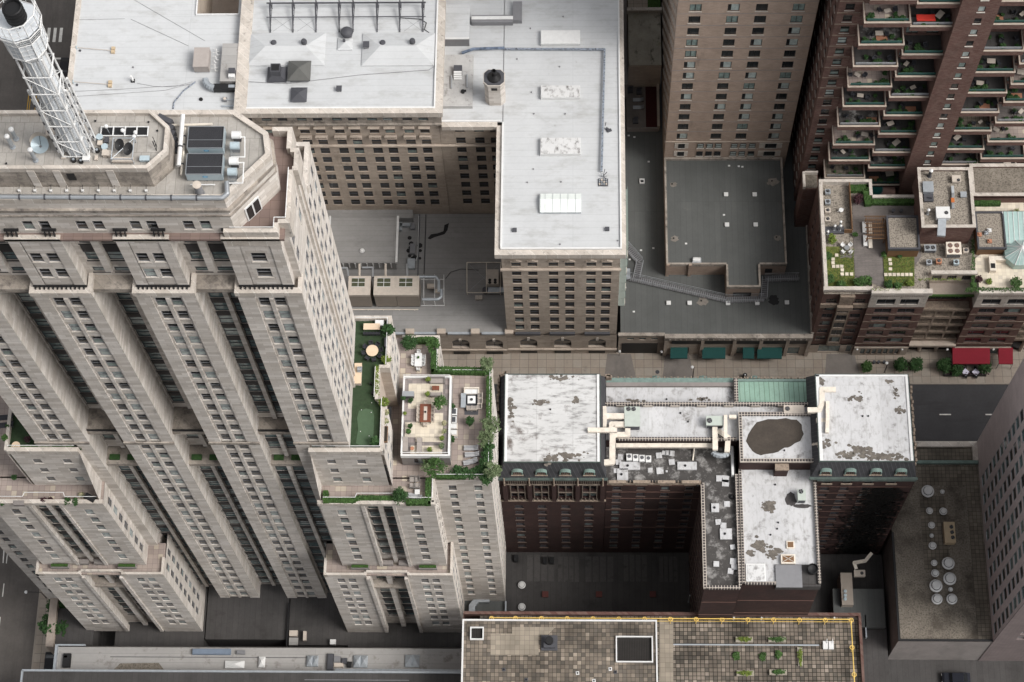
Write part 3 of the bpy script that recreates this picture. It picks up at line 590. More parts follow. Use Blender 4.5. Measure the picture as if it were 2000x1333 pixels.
    for X0, X1, Y0, Y1 in ((-21.5, -17.0, 92.3, 94.4), (-21.5, -17.0, 90.9, 92.3), (-20.3, -16.9, 89.0, 90.3), (-21.8, -16.9, 86.95, 89.0), (-20.4, -16.9, 86.3, 87.0), (-21.0, -16.9, 84.7, 85.8)): c.box(X0, X1, Y0, Y1, 70.09, 70.112)
    T.polyparapet([(x0, y0), (x1, y0), (x1, y1), (x0, y1)], 69.6, 70.5, .22, WHITE); rl.bar((x0, y0+.15, 71.3), (x1-.15, y0+.15, 71.3), .05); rl.bar((x1-.15, y0+.15, 71.3), (x1-.15, y1-.15, 71.3), .05); rl.bar((x1-.15, y1-.15, 71.3), (x0, y1-.15, 71.3), .05)
    for i in range(12): yy = y0+.3+i*.94; rl.bar((x1-.15, yy, 70.8), (x1-.15, yy, 71.3), .03)
    T.mb('putting_green', GREENP).prism([(-27.0, 82.7), (-26.4, 82.3), (-25.6, 82.3), (-24.9, 82.8), (-24.85, 84), (-24.85, 86.3), (-25.1, 87.1), (-25.9, 87.3), (-26.8, 87.0), (-27.0, 86.0), (-26.8, 84.6)], 79.76, 79.79)
    return T.done()
TOWER = tower()
# ================================================================ white-roofed hotel
def arch(b, face_y, xc, w, ztop, h, d=.0, n=6):      # fills the upper corners of a rectangular opening so that it reads as an arch
    for sgn in (-1, 1):
        pts = [(xc+sgn*w/2, face_y, ztop)]
        for i in range(n+1):
            a = math.pi/2*i/n; pts.append((xc+sgn*w/2*math.cos(a), face_y, ztop-h+h*math.sin(a)))
        b.add(pts, [tuple(range(len(pts)))])
def hotel():
    H = Bld('grand_hotel', 'wide tan limestone hotel under white flat roofs, with a wing reaching the street', 'hotel', (-20, 150, 0))
    zr = [13.9+3.06*k for k in range(9)]           # 13.9 .. 38.4
    cols = []
    for k in range(-2, 7): cols += [(-41.9+5.45*k, 1.5), (-39.45+5.45*k, 1.5)]
    Y = 148.9
    H.facade('S', Y, -51.2, -20.85, 8, 41.3, cols, [(z, 1.95) for z in zr[:-1]] + [(38.9, 1.7)], LTAN, ms='tan', depth=.13, sill=.12, vmix=(0, 1, 4, 0, 1, 2))
    H.facade('S', Y-.1, -51.2, -20.3, 41.3, 45.0, cols, [(42.7, 1.0)], LIMED, ms='tan', sill=0)
    k = H.mb('cornice', LIMEB); k.box(-51.9, -19.9, Y-1.0, Y-.1, 45.0, 46.3); k.box(-51.9, -50.0, Y-.1, 195, 45.0, 46.3); k.box(-21.0, -19.9, Y-.1, 195, 45.0, 46.3)
    H.mb('string_course', LTAN).box(-51.2, -11, Y-.35, Y, 34.0, 34.35); H.mb('string_course', LIMED).box(-51.2, -20.3, Y-.4, Y-.1, 41.2, 41.5)
    for x, w in cols:
        if -50 < x < -21:
            q = H.mb('window_balcony', LTAN); q.box(x-.95, x+.95, Y-.75, Y, 37.35, 37.5)
            for j in range(7): q.box(x-.85+j*.27, x-.77+j*.27, Y-.72, Y-.62, 37.5, 38.0)
            q.box(x-.95, x+.95, Y-.75, Y-.6, 38.0, 38.1); q.box(x-.9, x+.9, Y-.5, Y, 40.2, 40.4)
    H.mb('roof', WHITER).quad((-50, Y-.1, 46.0), (-21, Y-.1, 46.0), (-21, 195, 46.0), (-50, 195, 46.0))
    e = H.mb('roof_edge', WHITE); e.box(-50.0, -21.0, Y-.12, Y+.15, 46.0, 46.32); e.box(-21.25, -21.0, Y+.15, 195, 46.0, 46.32)
    H.facade('E', -20.3, Y, 195, 41, 45, [], [], LTAN)
    H.facade('S', Y+.15, -20.85, -11.0, 8, 40.6, cols, [(z, 1.95) for z in zr[:-1]] + [(38.9, 1.7)], LTAN, ms='tan', depth=.13, sill=.12, vmix=(0, 1, 4, 0, 1, 2))
    H.mb('cornice', LIMEB).box(-20.3, -11.7, Y-.75, Y+.15, 40.3, 41.4); H.mb('roof', WHITER).quad((-20.3, Y+.1, 41.3), (-10.8, Y+.1, 41.3), (-10.8, 195, 41.3), (-20.3, 195, 41.3))
    H.mb('roof_edge', WHITE).box(-20.3, -11.2, Y+.1, Y+.35, 41.3, 41.62)
    # west block
    wz = 44.8; wx = at(148, 105, wz)[0]
    H.mb('roof', WHITER).quad((wx, 130, wz), (-51.2, 130, wz), (-51.2, at(400, 29, wz)[1], wz), (wx, at(400, 29, wz)[1], wz)); lx0, ly = at(385, 29, wz); lx1 = at(465, 29, wz)[0]
    H.mb('roof', WHITER).quad((wx, ly, wz), (lx0, ly, wz), (lx0, 195, wz), (wx, 195, wz)); H.mb('roof', WHITER).quad((lx1, ly, wz), (-50.1, ly, wz), (-50.1, 195, wz), (lx1, 195, wz))
    H.mb('light_well_wall', LTAN).quad((lx0, ly, 20), (lx0, 195, 20), (lx0, 195, wz), (lx0, ly, wz)); H.mb('light_well_wall', LTAN).quad((lx1, ly, 20), (lx1, 195, 20), (lx1, 195, wz), (lx1, ly, wz))
    for i in range(8): H.mb('light_well_louvre', ORNA).cbox(lx0+1.0+i*.72, ly+2.2, 36, .3, 3.4, .3, rz=.25)
    H.mb('light_well_floor', LTAN).quad((lx0, ly, 34), (lx1, ly, 34), (lx1, 195, 34), (lx0, 195, 34)); H.mb('light_well_kerb', WHITE).box(lx0-.15, lx1+.15, ly-.2, ly, wz, wz+.3); H.mb('light_well_kerb', WHITE).box(lx0-.2, lx0, ly, 195, wz, wz+.3)
    q = H.mb('parapet', LIMEB); q.box(wx-.8, wx, 130, 195, 43.8, wz+.3)
    H.facade('W', wx-.75, 129.2, 195, 0, 43.8, [(131+2.7*i, 1.2) for i in range(23)], [(z, 1.65) for z in zr[:-1]], LTAN, ms='tan', depth=.13, sill=.12, vmix=(0, 1, 4, 0, 1, 2)); H.facade('S', 129.3, wx-.7, -51.2, 0, wz, [(-76+2.7*i, 1.2) for i in range(9)], [(z, 1.65) for z in zr[:-1]], LTAN, ms='tan', depth=.13, sill=.12, vmix=(0, 1, 4, 0, 1, 2))
    H.mb('wall', LTAN).quad((-51.2, 129.3, 0), (-51.2, 148.9, 0), (-51.2, 148.9, wz), (-51.2, 129.3, wz))
    # light well at the top edge
    # right wing
    wy = 127.25; wc = [(x, 1.45) for x in (-8.7, -6.2, -3.0, -.5, 2.8, 5.2)]
    rr = [(11.3+3.07*i, 1.95) for i in range(8)] + [(36.1, 1.7), (38.7, 1.1)]
    H.facade('S', wy, -10.9, 7.2, 8.4, 39.9, wc, rr, LTAN, ms='tan', depth=.13, sill=.12, vmix=(0, 1, 4, 0, 1, 2))
    for x, w in wc:
        q = H.mb('window_hood', LTAN); q.box(x-.85, x+.85, wy-.25, wy, 37.15, 37.32)
        q.add([(x-.85, wy-.25, 37.33), (x+.85, wy-.25, 37.33), (x, wy-.25, 37.75), (x-.85, wy, 37.33), (x+.85, wy, 37.33), (x, wy, 37.75)], [(0, 1, 2), (0, 2, 5, 3), (1, 4, 5, 2)])
    H.mb('string_course', LTAN).box(-11.1, 7.4, wy-.4, wy, 34.2, 34.6)
    k = H.mb('cornice', LIMEB); k.box(-11.8, 8.0, wy-.85, wy+.1, 39.9, 41.2); k.box(-11.8, -10.7, wy+.1, 148.5, 39.9, 41.2); k.box(7.3, 8.0, wy+.1, 195, 39.9, 41.2)
    H.mb('soffit', LIMED).box(-11.3, 7.6, wy-.4, wy, 39.3, 39.9)
    H.mb('roof', WHITER).quad((-10.9, wy, 41.3), (7.3, wy, 41.3), (7.3, 195, 41.3), (-10.9, 195, 41.3)); q = H.mb('roof_edge', WHITE); q.box(-10.9, 7.35, wy, wy+.25, 41.2, 41.6); q.box(7.12, 7.36, wy+.25, 195, 41.2, 41.6); q.box(-10.95, -10.7, wy+.25, 148.9, 41.2, 41.6)
    H.facade('E', 7.2, wy, 195, 8, 39.9, [(129+2.7*i, 1.15) for i in range(24)], rr, LTAN, ms='tan', depth=.13, sill=.12, vmix=(0, 1, 4, 0, 1, 2)); H.facade('W', -10.9, wy, 148.9, 8, 39.9, [(129+2.7*i, 1.15) for i in range(7)], rr, LTAN, ms='tan', depth=.13, sill=.12, vmix=(0, 1, 4, 0, 1, 2))
    # ground floors with arches
    ac = [(at(px, 675, 3)[0], 2.9) for px in (1033, 1099, 1166)]
    H.facade('S', wy-.1, -11, 7.3, 0, 8.4, ac, [(4.6, 3.7)], LTAN, ms='tan', st='duo', depth=.5, sill=0, vmix=(0, 1)); b = H.mb('wall', LTAN)
    for x, w in ac: arch(b, wy-.1, x, w, 6.45, 1.25); H.mb('keystone', LIMEB).box(x-.22, x+.22, wy-.3, wy-.11, 6.2, 7.2); H.mb('basement_grille', BLACK).box(x-1.4, x+1.4, wy-.22, wy-.1, .5, 1.7)
    for a in (0, 2, 4): xx = (wc[a][0]+wc[a+1][0])/2; H.mb('balcony_rail', DGREY).box(xx-2.1, xx+2.1, wy-.7, wy-.62, 9.3, 10.0); H.mb('balcony_rail', DGREY).box(xx-2.1, xx+2.1, wy-.62, wy, 9.2, 9.3)
    H.mb('string_course', LTAN).box(-11.1, 7.4, wy-.4, wy-.1, 2.0, 2.4)
    ac = [(at(px, 678, 3)[0], 2.9) for px in (836, 901, 966)] + [(-29.6-5.3*k, 2.9) for k in range(4)]
    H.facade('S', 127.0, -50, -11, 0, 9.2, ac, [(4.6, 3.7)], LTAN, ms='tan', st='duo', depth=.5, sill=0, vmix=(0, 1))
    for x, w in ac: arch(b, 127.0, x, w, 6.45, 1.25); H.mb('keystone', LIMEB).box(x-.22, x+.22, 126.8, 126.99, 6.2, 7.0); H.mb('basement_grille', BLACK).box(x-1.4, x+1.4, 126.85, 126.99, .5, 1.7)
    for x, w in ac: H.mb('parapet', LTAN).box(x+1.95, x+3.35, 126.6, 127.5, 9.2, 10.1); H.mb('coping', GALV).box(x-1.9, x+1.9, 126.7, 127.1, 9.2, 9.6)
    H.mb('string_course', LTAN).box(-50, -11, 126.75, 127.0, 2.0, 2.4)
    H.mb('link_roof', GREYR).quad((-50, 127.0, 9.45), (-11, 127.0, 9.45), (-11, 148.9, 9.45), (-50, 148.9, 9.45))
    # raised decks on the link
    p = at(640, 425, 12.3); q2 = at(772, 513, 12.3); r = H.mb('raised_roof', GREYR); r.box(p[0]-6, q2[0], q2[1], p[1], 9.45, 12.2); H.mb('white_edge', WHITE).box(q2[0], q2[0]+.35, q2[1], p[1]+.2, 11.9, 12.45); H.mb('white_edge', WHITE).box(p[0]+.3, p[0]+.55, q2[1], p[1]+.2, 12.2, 12.5)
    for i in range(9): xx = q2[0]-.8-i*1.0; H.mb('post', WHITE).box(xx, xx+.12, q2[1]-.25, q2[1]-.1, 10.6, 12.3)
    p = at(560, 403, 11); q2 = at(806, 426, 11); H.mb('raised_roof', GREYR).box(p[0]-4, q2[0], q2[1], Y, 9.45, 11.0)
    q2 = at(820, 420, 9.5); H.mb('roof_seam', DGREY).box(q2[0]-.05, q2[0]+.05, at(820, 540, 9.5)[1], q2[1], 9.45, 9.62); q3 = at(832, 420, 9.5)[0]; H.mb('roof_seam', BLACK).box(q3-.05, q3+.05, at(820, 540, 9.5)[1], q2[1], 9.45, 9.6)
    H.mb('tar_patch', BLACK).add([at(px, py, 9.46)+(9.462,) for px, py in ((835, 466), (842, 458), (855, 456), (866, 452), (868, 440), (877, 436), (874, 450), (868, 458), (848, 464), (840, 468))], [tuple(range(10))])
    return H.done()
hotel()
# ================================================================ dark-roofed two-level podium building
def podium():
    D_ = Bld('podium_building', 'low building with dark felt roofs on two levels and green awnings along the street', 'building', (24, 140, 0))
    D_.mb('roof', DARKR).quad((7.9, 127.4, 7.9), (39.3, 127.4, 7.9), (39.3, 175, 7.9), (7.9, 175, 7.9))
    x = [7.6, 15.2, 39.4]
    D_.facade('S', 127.25, 7.6, 15.2, 0, 8.0, [(9.6, 1.1), (11.6, 1.1), (13.6, 1.1)], [(6.2, .9)], LTAN, ms='limed', st='wide', sill=0)
    D_.facade('S', 126.9, 15.2, 39.4, 0, 7.2, [(18.2, 2.6), (23.6, 3.6), (28.2, 1.4), (31.5, 3.2), (36.6, 2.8)], [(1.9, 2.9)], LTAN, ms='limed', st='wide', sill=0)
    D_.mb('frieze', SPANDR).box(16.4, 38.8, 126.75, 126.9, 5.2, 7.0)
    for xx in (15.2, 21.3, 26.6, 31.0, 35.4, 39.0): D_.mb('pilaster', LTAN).box(xx, xx+.55, 126.55, 126.9, .15, 7.2)
    c = D_.mb('parapet', LIMED); c.box(15.2, 39.6, 126.5, 127.3, 7.2, 8.3); c.box(7.5, 15.2, 126.95, 127.5, 7.8, 8.35); c.box(39.3, 39.8, 127.3, 175, 7.2, 8.6)
    for xx in rng(16, 39, .9): D_.mb('dentil', LIMEB).box(xx, xx+.18, 126.44, 126.5, 7.55, 7.75)
    D_.mb('entrance', BLACK).box(8.2, 14.2, 127.15, 127.24, .2, 4.4)
    D_.mb('wall', LTAN).quad((39.4, 127, 0), (39.4, 175, 0), (39.4, 175, 7.9), (39.4, 127, 7.9))
    # upper level
    P = [(15.5, 138.2), (25.4, 138.2), (25.4, 134.1), (30.95, 134.1), (30.95, 138.2), (35.4, 138.2), (35.4, 158.1), (15.5, 158.1)]
    D_.mb('wall', BROWNB).prism(P, 7.9, 11.6, top=False); D_.mb('roof', DARKR).add([(x_, y_, 11.6) for x_, y_ in P], [tuple(range(8))]); D_.polyparapet(P, 11.3, 12.15, .32, LIMED)
    for xx in (15.5, 19.2): D_.mb('buttress', BROWNB).box(xx, xx+.5, 137.9, 138.2, 7.9, 12.3)
    D_.mb('louvre', BLACK).box(26.6, 29.6, 134.02, 134.1, 8.4, 9.8); D_.mb('louvre', BLACK).box(32.0, 33.2, 138.1, 138.2, 8.9, 10.3)
    return D_.done()
podium()
# ================================================================ brown brick high-rise
def brown():
    B_ = Bld('brown_highrise', 'brown brick high-rise with four columns of wide windows behind the dark-roofed building', 'apartment tower', (26, 165, 0))
    cols = [(17.95, 1.75), (22.6, 1.75), (26.3, 1.75), (31.2, 1.75)]
    cols = [(onY(px, 267, 158.2)[0], 1.75) for px in (1332, 1398, 1447, 1511)]
    cols = [(c, w) for c, w in cols]
    B_.facade('S', 158.2, 15.5, 36.1, 7.9, 96, cols, [(19.45+3.32*k, 1.95) for k in range(22)], BROWNB, ms='brown', st='wide', depth=.14, vmix=(0, 1, 2, 3))
    return B_, cols
def brown2():
    B_, cols = brown()
    c2 = []
    for c, w in cols[1:2]: c2 += [(c-2.1, 1.05), (c-.1, 1.05), (c+1.9, 1.05)]
    b = B_.mb('wall', BROWNB)
    # two lower rows: narrow windows in pale surrounds
    s = B_.mb('pale_surround', LIMEB); g = []
    for z in (16.3, 13.5):
        for x in (onY(1331, 285, 158.2)[0], ): s.box(x-1.15, x+1.15, 158.1, 158.19, z-.85, z+.85); B_.wins.append(((x, 158.08, z), 'S', 1.1, 1.4, 'dh', 'brown', 0, 0.05))
        for px in (1368, 1386, 1403, 1434, 1451, 1469): x = onY(px, 285, 158.2)[0]; B_.wins.append(((x, 158.12, z), 'S', 1.05, 1.5, 'dh', 'brown', random.choice((0, 2, 3)), .08))
        x = onY(1505, 285, 158.2)[0]; s.box(x-1.9, x+1.9, 158.1, 158.19, z-.85, z+.85); B_.wins.append(((x, 158.08, z), 'S', 1.9, 1.4, 'wide', 'brown', 1, 0.05))
    B_.mb('string_course', LTAN).box(15.4, 36.2, 158.08, 158.2, 17.55, 17.75)
    for k in range(22): B_.mb('expansion_joint', MGREY).box(15.5, 36.1, 158.17, 158.199, 21.1+3.32*k, 21.16+3.32*k)
    B_.facade('W', 15.5, 158.2, 200, 7.9, 96, [(160+2.6*i, 1.1) for i in range(15)], [(16.2+3.32*k, 1.6) for k in range(23)], BROWNB, ms='brown')
    B_.facade('E', 36.1, 158.2, 166, 0, 96, [], [], BROWNB)
    B_.facade('S', 166.0, 36.1, 40.6, 0, 96, [(38.4, 1.5)], [(5+3.32*k, 1.6) for k in range(27)], BROWNB, ms='brown'); B_.facade('E', 40.6, 166, 200, 0, 96, [], [], BROWNB)
    B_.mb('roof', GREYR).quad((15.5, 158.2, 95.5), (36.1, 158.2, 95.5), (36.1, 200, 95.5), (15.5, 200, 95.5))
    return B_.done()
brown2()
# ================================================================ red brick high-rise with stacked terraces
TERR = []
def terraces():
    F_ = Bld('terraced_highrise', 'tall red brick high-rise with stacked open terraces and a slim windowed stair shaft', 'apartment tower', (52, 155, 0))
    Y = 152.0
    F_.facade('S', Y, 37.6, 40.9, 0, 92, [(39.25, 1.3)], [(60.1+3.05*k, 1.8) for k in range(-19, 10)], REDB, ms='brown', depth=.2, vmix=(0, 2, 3, 4))
    for k in range(-6, 10): F_.mb('string_course', ORNA).box(37.55, 40.9, Y-.06, Y, 61.6+3.05*k, 61.72+3.05*k)
    F_.facade('W', 37.6, Y, 175, 0, 92, [(154+3*i, 1.1) for i in range(7)], [(60.1+3.05*k, 1.45) for k in range(-19, 10)], REDB, ms='brown')
    ys = {'A': (88, 130, 170, 208, 247, 283, 314), 'B': (52, 107, 150, 190, 226, 262, 298, 328), 'C': (48, 100, 142, 182, 220, 256, 292, 322), 'D': (77, 125, 165, 200, 240, 277, 310)}
    xr = {'A': (40.9, 47.5), 'B': (47.5, 53.9), 'C': (58.6, 64.9), 'D': (64.9, 72.0)}
    pyx = {'A': 1700, 'B': 1780, 'C': 1900, 'D': 1980}
    F_.mb('wall', REDB)
    for cn in 'ABCD':
        x0, x1 = xr[cn]; zs = sorted(onY(pyx[cn], y, 148.8)[1] for y in ys[cn]); zs = zs + [zs[-1]+6, zs[-1]+12]
        lo = [zs[0]-6.1, zs[0]-12] if zs[0] > 14 else []
        zs = sorted(lo + zs)
        wz = []
        for z in zs: wz += [(z+.1, 1.9), (z+3.2, 1.7)]
        wz2 = []
        for z in zs: wz2.append((z+1.0, 2.0)); wz2.append((z+4.2, 1.6))
        F_.facade('S', Y+.3, x0, x1, 0, 92, [(x0+1.6, 1.8), (x0+4.6, 1.8)], [(a, h) for a, h in wz2], REDB, ms='brown', st='wide', depth=.2, sill=0)
        for n_, z in enumerate(zs):
            sl = F_.mb('terrace_slab', REDB); sl.box(x0+.02, x1-.02, 148.8, Y+.3, z-1.25, z-.55)
            fm = random.choice((PAVD, DIRTR, DECKW, BLACKR, DIRTR, DIRTR)) if n_ % 3 else (PAVB if cn in 'AD' else DIRTR)
            F_.mb('terrace_floor', fm).box(x0+.3, x1-.3, 149.1, Y+.3, z-.55, z-.5)
            sl.box(x0+.02, x0+.3, 148.8, Y+.3, z-.55, z-.1); sl.box(x1-.3, x1-.02, 148.8, Y+.3, z-.55, z-.1); sl.box(x0+.3, x1-.3, 148.8, 149.08, z-.55, z-.1)
            cp = F_.mb('coping', LTAN); cp.box(x0, x1, 148.72, 148.98, z-.1, z+.02); cp.box(x0, x0+.2, 148.98, Y+.3, z-.1, z+.02); cp.box(x1-.2, x1, 148.98, Y+.3, z-.1, z+.02)
            g = F_.mb('glass_balustrade', BALG if (n_+ord(cn)) % 3 else GALV); g.box(x0+.4, x1-.4, 149.16, 149.2, z-.1, z+.5)
            TERR.append((x0, x1, z-.5, cn))
    F_.facade('S', Y, 72, 90, 0, 92, [(74+3.2*i, 1.5) for i in range(5)], [(60.1+3.05*k, 1.45) for k in range(-19, 10)], REDB, ms='brown', depth=.2)
    # fins and stair shaft
    for x in (53.9, 58.1): F_.mb('wall', REDB).box(x, x+.5, 150, 152.4, 0, 92)
    sx0, sx1 = onY(1770, 330, 148.2)[0], onY(1836, 330, 148.2)[0]
    F_.facade('S', 148.2, sx0, sx1, 0, 92, [((sx0+sx1)/2+.35, 1.0)], [(onY(1790, 300, 148.2)[1]+3.03*k, 1.35) for k in range(-6, 25)], REDB, ms='brown', st='one', depth=.12, part='stair_shaft'); F_.facade('W', sx0, 148.2, 153, 0, 92, [], [], REDB, part='stair_shaft'); F_.facade('E', sx1, 148.2, 153, 0, 92, [], [], REDB, part='stair_shaft')
    F_.mb('roof', GRAVELD).quad((37.6, Y, 91.5), (90, Y, 91.5), (90, 175, 91.5), (37.6, 175, 91.5))
    return F_.done()
terraces()
# ================================================================ red brick block with roof gardens
def gardens():
    G = Bld('garden_roof_block', 'red brick and limestone block with planted roof gardens beside the dark-roofed building', 'apartment block', (55, 137, 0))
    Y = 127.0; rows = [(6.2+3.07*k, 1.75) for k in range(6)]
    # left bay
    G.facade('S', Y+.45, 39.5, 47.0, 3.6, 25.7, [(41.1, 1.7), (45.6, 1.7)], rows[:5] + [(21.4, 1.7)], REDB, ms='brick', st='wide'); 
    G.facade('S', Y+.1, 42.3, 44.4, 3.6, 22.6, [(43.35, 1.75)], [(z, 2.2) for z, h in rows[:5]], ORNA, ms='brick', st='wide', sill=0, part='window_bay'); G.mb('window_bay', ORNA).box(42.1, 44.6, Y-.35, Y+.1, 19.2, 20.6)
    b = G.mb('window_bay', ORNA)
    for xx in (42.3, 44.4): b.quad((xx, Y+.1, 3.6), (xx, Y+.45, 3.6), (xx, Y+.45, 22.6), (xx, Y+.1, 22.6))
    b.box(42.2, 44.5, Y-.1, Y+.46, 22.6, 24.2); G.mb('limestone_band', ORNA).box(39.5, 42.2, Y+.2, Y+.45, 19.2, 20.6); G.mb('limestone_band', ORNA).box(44.6, 47.0, Y+.2, Y+.45, 19.2, 20.6)
    # projecting bays
    for x0, x1, cs in ((47.0, 56.0, (49.6, 53.3)), (63.7, 73.0, (66.2, 70.2)), (81, 90, (83, 87))):
        G.facade('S', Y, x0, x1, 20.0, 25.6, [(c, 2.9) for c in cs], [(22.1, 2.1)], LIMEB, ms='brick', st='wide', sill=0, part='limestone_storey')
        G.facade('S', Y, x0, x1, 3.6, 20.0, [(c, 2.7) for c in cs], rows[:5], REDB, ms='brick', st='wide')
        for z, h in rows[:5]: G.mb('string_course', ORNA).box(x0-.02, x1+.02, Y-.06, Y, z-1.35, z-1.22)
        for xx in (x0, x1): G.mb('wall', REDB).quad((xx, Y, 0), (xx, 129.3, 0), (xx, 129.3, 20), (xx, Y, 20)); G.mb('limestone_storey', LIMEB).quad((xx, Y, 20), (xx, 129.3, 20), (xx, 129.3, 25.6), (xx, Y, 25.6))
        for j in range(24): G.mb('dentil', LTAN).box(x0+.3+j*(x1-x0-.6)/24, x0+.5+j*(x1-x0-.6)/24, Y-.22, Y, 24.7, 25.3)
        c = G.mb('coping', LIMEB); c.box(x0-.25, x1+.25, Y-.45, Y+.35, 25.6, 26.5)
    G.mb('coping', LIMEB).box(39.3, 47.0, Y+.2, Y+.8, 25.7, 26.4)
    # recesses with balcony bands
    for x0, x1 in ((56.0, 63.7), (73.0, 81.0)):
        G.facade('S', 129.3, x0, x1, 0, 22.0, [(x0+1.4, 1.7), ((x0+x1)/2, 3.2), (x1-1.4, 1.7)], [(6.6+3.07*k, 2.0) for k in range(5)], REDB, ms='brick', st='wide', sill=0)
        G.facade('S', 130.3, x0, x1, 22.0, 26.0, [(x0+1.5, 1.5), ((x0+x1)/2, 1.5), (x1-1.5, 1.5)], [(24, 1.8)], LTAN, ms='brick', st='wide', sill=0)
        G.mb('balcony_floor', LTAN).box(x0, x1, 128.0, 130.3, 21.8, 22.0); G.mb('planting', HEDGE).box(x0+.2, x1-.2, 127.9, 128.2, 21.9, 22.4)
        for k in range(5):
            z = 5.0+3.07*k; q = G.mb('balcony_band', ORNA); q.box(x0, x1, 127.55, 127.75, z-.25, z+.55); q.box(x0, x1, 127.75, 129.3, z-.3, z-.1)
            if k: q.box(x0+2.3, x0+2.6, 127.56, 127.75, z-2.6, z-.25); q.box(x1-2.6, x1-2.3, 127.56, 127.75, z-2.6, z-.25)
        for xx in (x0+2.3, x1-2.6): G.mb('column', LTAN).cyl(xx, 127.7, .14, 4.7, .32, n=10)
        G.mb('coping', LIMEB).box(x0+.25, x1-.25, 129.9, 130.5, 26.0, 26.5)
    # ground floor
    G.facade('S', Y+.25, 39.5, 47.0, .14, 3.6, [(43, 3.6), (46.3, .9)], [(2.0, 2.8)], LTAN, ms='limed', st='wide', sill=0, part='ground_floor'); G.facade('S', Y-.2, 47.0, 56.0, .14, 3.6, [(51.4, 6.4)], [(1.9, 2.2)], LTAN, ms='limed', st='wide', sill=0, part='ground_floor'); G.facade('S', Y-.2, 63.7, 73.0, .14, 3.6, [(68, 6.4)], [(1.9, 2.4)], LTAN, ms='limed', st='wide', sill=0, part='ground_floor')
    for j in range(7): G.mb('door_panel', ORNA).box(48.9+j*.95, 49.2+j*.95, Y-.3, Y-.2, .8, 3.0)
    G.mb('ground_floor', LTAN).box(47.0, 56.0, Y-.35, Y-.2, 3.2, 3.9); G.mb('ground_floor', LTAN).box(63.7, 73.0, Y-.35, Y-.2, 3.2, 3.9); G.mb('ground_floor', LTAN).box(56, 63.7, Y-.3, 127.8, 3.9, 4.6)
    # west wall and roof
    G.facade('W', 39.5, Y+.4, 146.7, 0, 25.7, [(130.5, 1.2), (133.5, 1.2), (139, 1.2), (143, 1.2)], [(6.2+3.07*k, 1.6) for k in range(7)], REDB, ms='brick')
    G.mb('roof', GRAVEL).quad((39.5, 130.4, 25.0), (92, 130.4, 25.0), (92, 143.9, 25.0), (39.5, 143.9, 25.0))
    for xa, xb in ((39.5, 56), (63.7, 73), (81, 92)): G.mb('roof', GRAVEL).quad((xa, Y+.1, 25.0), (xb, Y+.1, 25.0), (xb, 130.4, 25.0), (xa, 130.4, 25.0))
    G.mb('roof', GRAVEL).quad((39.5, 143.9, 25), (47.9, 143.9, 25), (47.9, 146.7, 25), (39.5, 146.7, 25))
    G.polyparapet([(39.5, 127.4), (39.5, 146.7)][::-1], 24.8, 26.2, .55, LIMEB, closed=False); G.polyparapet([(56, 143.9), (47.9, 143.9), (47.9, 146.7), (39.5, 146.7)], 24.8, 26.2, .5, LIMEB, closed=False)
    G.mb('wall', REDB).quad((39.5, 146.7, 0), (47.9, 146.7, 0), (47.9, 146.7, 25), (39.5, 146.7, 25)); G.mb('wall', REDB).quad((47.9, 143.9, 0), (92, 143.9, 0), (92, 143.9, 25), (47.9, 143.9, 25))
    # stair and lift houses
    G.mb('penthouse_wall', REDB).box(54.5, 62.6, 135.8, 146.0, 24.9, 30.7); G.roofbox(54.4, 62.7, 135.7, 146.1, 30.72, GRAVEL, REDB, .5, .35, LIMEB, part='penthouse_parapet')
    G.mb('lift_house_wall', WOODB).box(49.6, 54.4, 133.5, 139.2, 24.9, 27.8); G.roofbox(49.5, 54.5, 133.4, 139.3, 27.82, GRAVEL, DGREY, .35, .3, None, part='lift_house_parapet')
    p = at(1905, 415, 27.5); q = at(1965, 485, 27.5); G.mb('lift_house_wall', WOODB).box(p[0], q[0], q[1], p[1], 24.9, 27.3); G.roofbox(p[0]-.1, q[0]+.1, q[1]-.1, p[1]+.1, 27.32, GRAVEL, DGREY, .3, .25, None, part='lift_house_parapet')
    # rear gravel roofs and terrace walls at the right edge
    z = 27.2; p = at(1898, 385, z); q = at(2060, 337, z)
    G.mb('rear_block_wall', REDB).box(p[0], 92, p[1], 148.6, 20, z-.1); G.roofbox(p[0], 92, p[1], 148.6, z-.08, GRAVELD, REDB, .5, .4, LIMEB, part='rear_parapet')
    # timber deck and sedum lawn
    def pad(part, m, pts, z0=25.0, z1=25.08): G.mb(part, m).prism([at(px, py, z1) for px, py in pts], z0, z1)
    pad('timber_deck', DECKW, [(1668, 500), (1665, 395), (1780, 395), (1790, 385), (1800, 500), (1780, 530), (1720, 560), (1670, 540)])
    pad('timber_deck', DECKW, [(1638, 500), (1668, 498), (1668, 505), (1638, 504)], z1=25.12)
    pad('sedum_lawn', SEDUM, [(1611, 482), (1640, 482), (1640, 505), (1667, 505), (1670, 562), (1613, 564)], z1=25.22)
    pad('sedum_lawn', SEDUM, [(1725, 502), (1786, 502), (1786, 558), (1728, 560)], z1=25.22)
    st = G.mb('stepping_stones', PAVC)
    for px, py in [(1634, 499), (1627, 507), (1627, 514), (1628, 521), (1636, 521), (1644, 521), (1645, 528), (1645, 536), (1654, 536), (1663, 536), (1738, 508), (1739, 516), (1739, 526)] + [(1730+8.2*i, 537) for i in range(7)]:
        x, y = at(px, py, 25.25); st.cbox(x, y, 25.2, .52, .52, .16, rz=random.uniform(-.1, .1))
    pad('paved_terrace', PAVC, [(1905, 540), (1905, 505), (1930, 485), (1968, 485), (2040, 480), (2060, 562), (1910, 562)], z1=25.1); pad('paved_terrace', PAVC, [(1905, 412), (1905, 395), (2060, 395), (2060, 412)], z1=25.1)
    return G.done()
gardens()
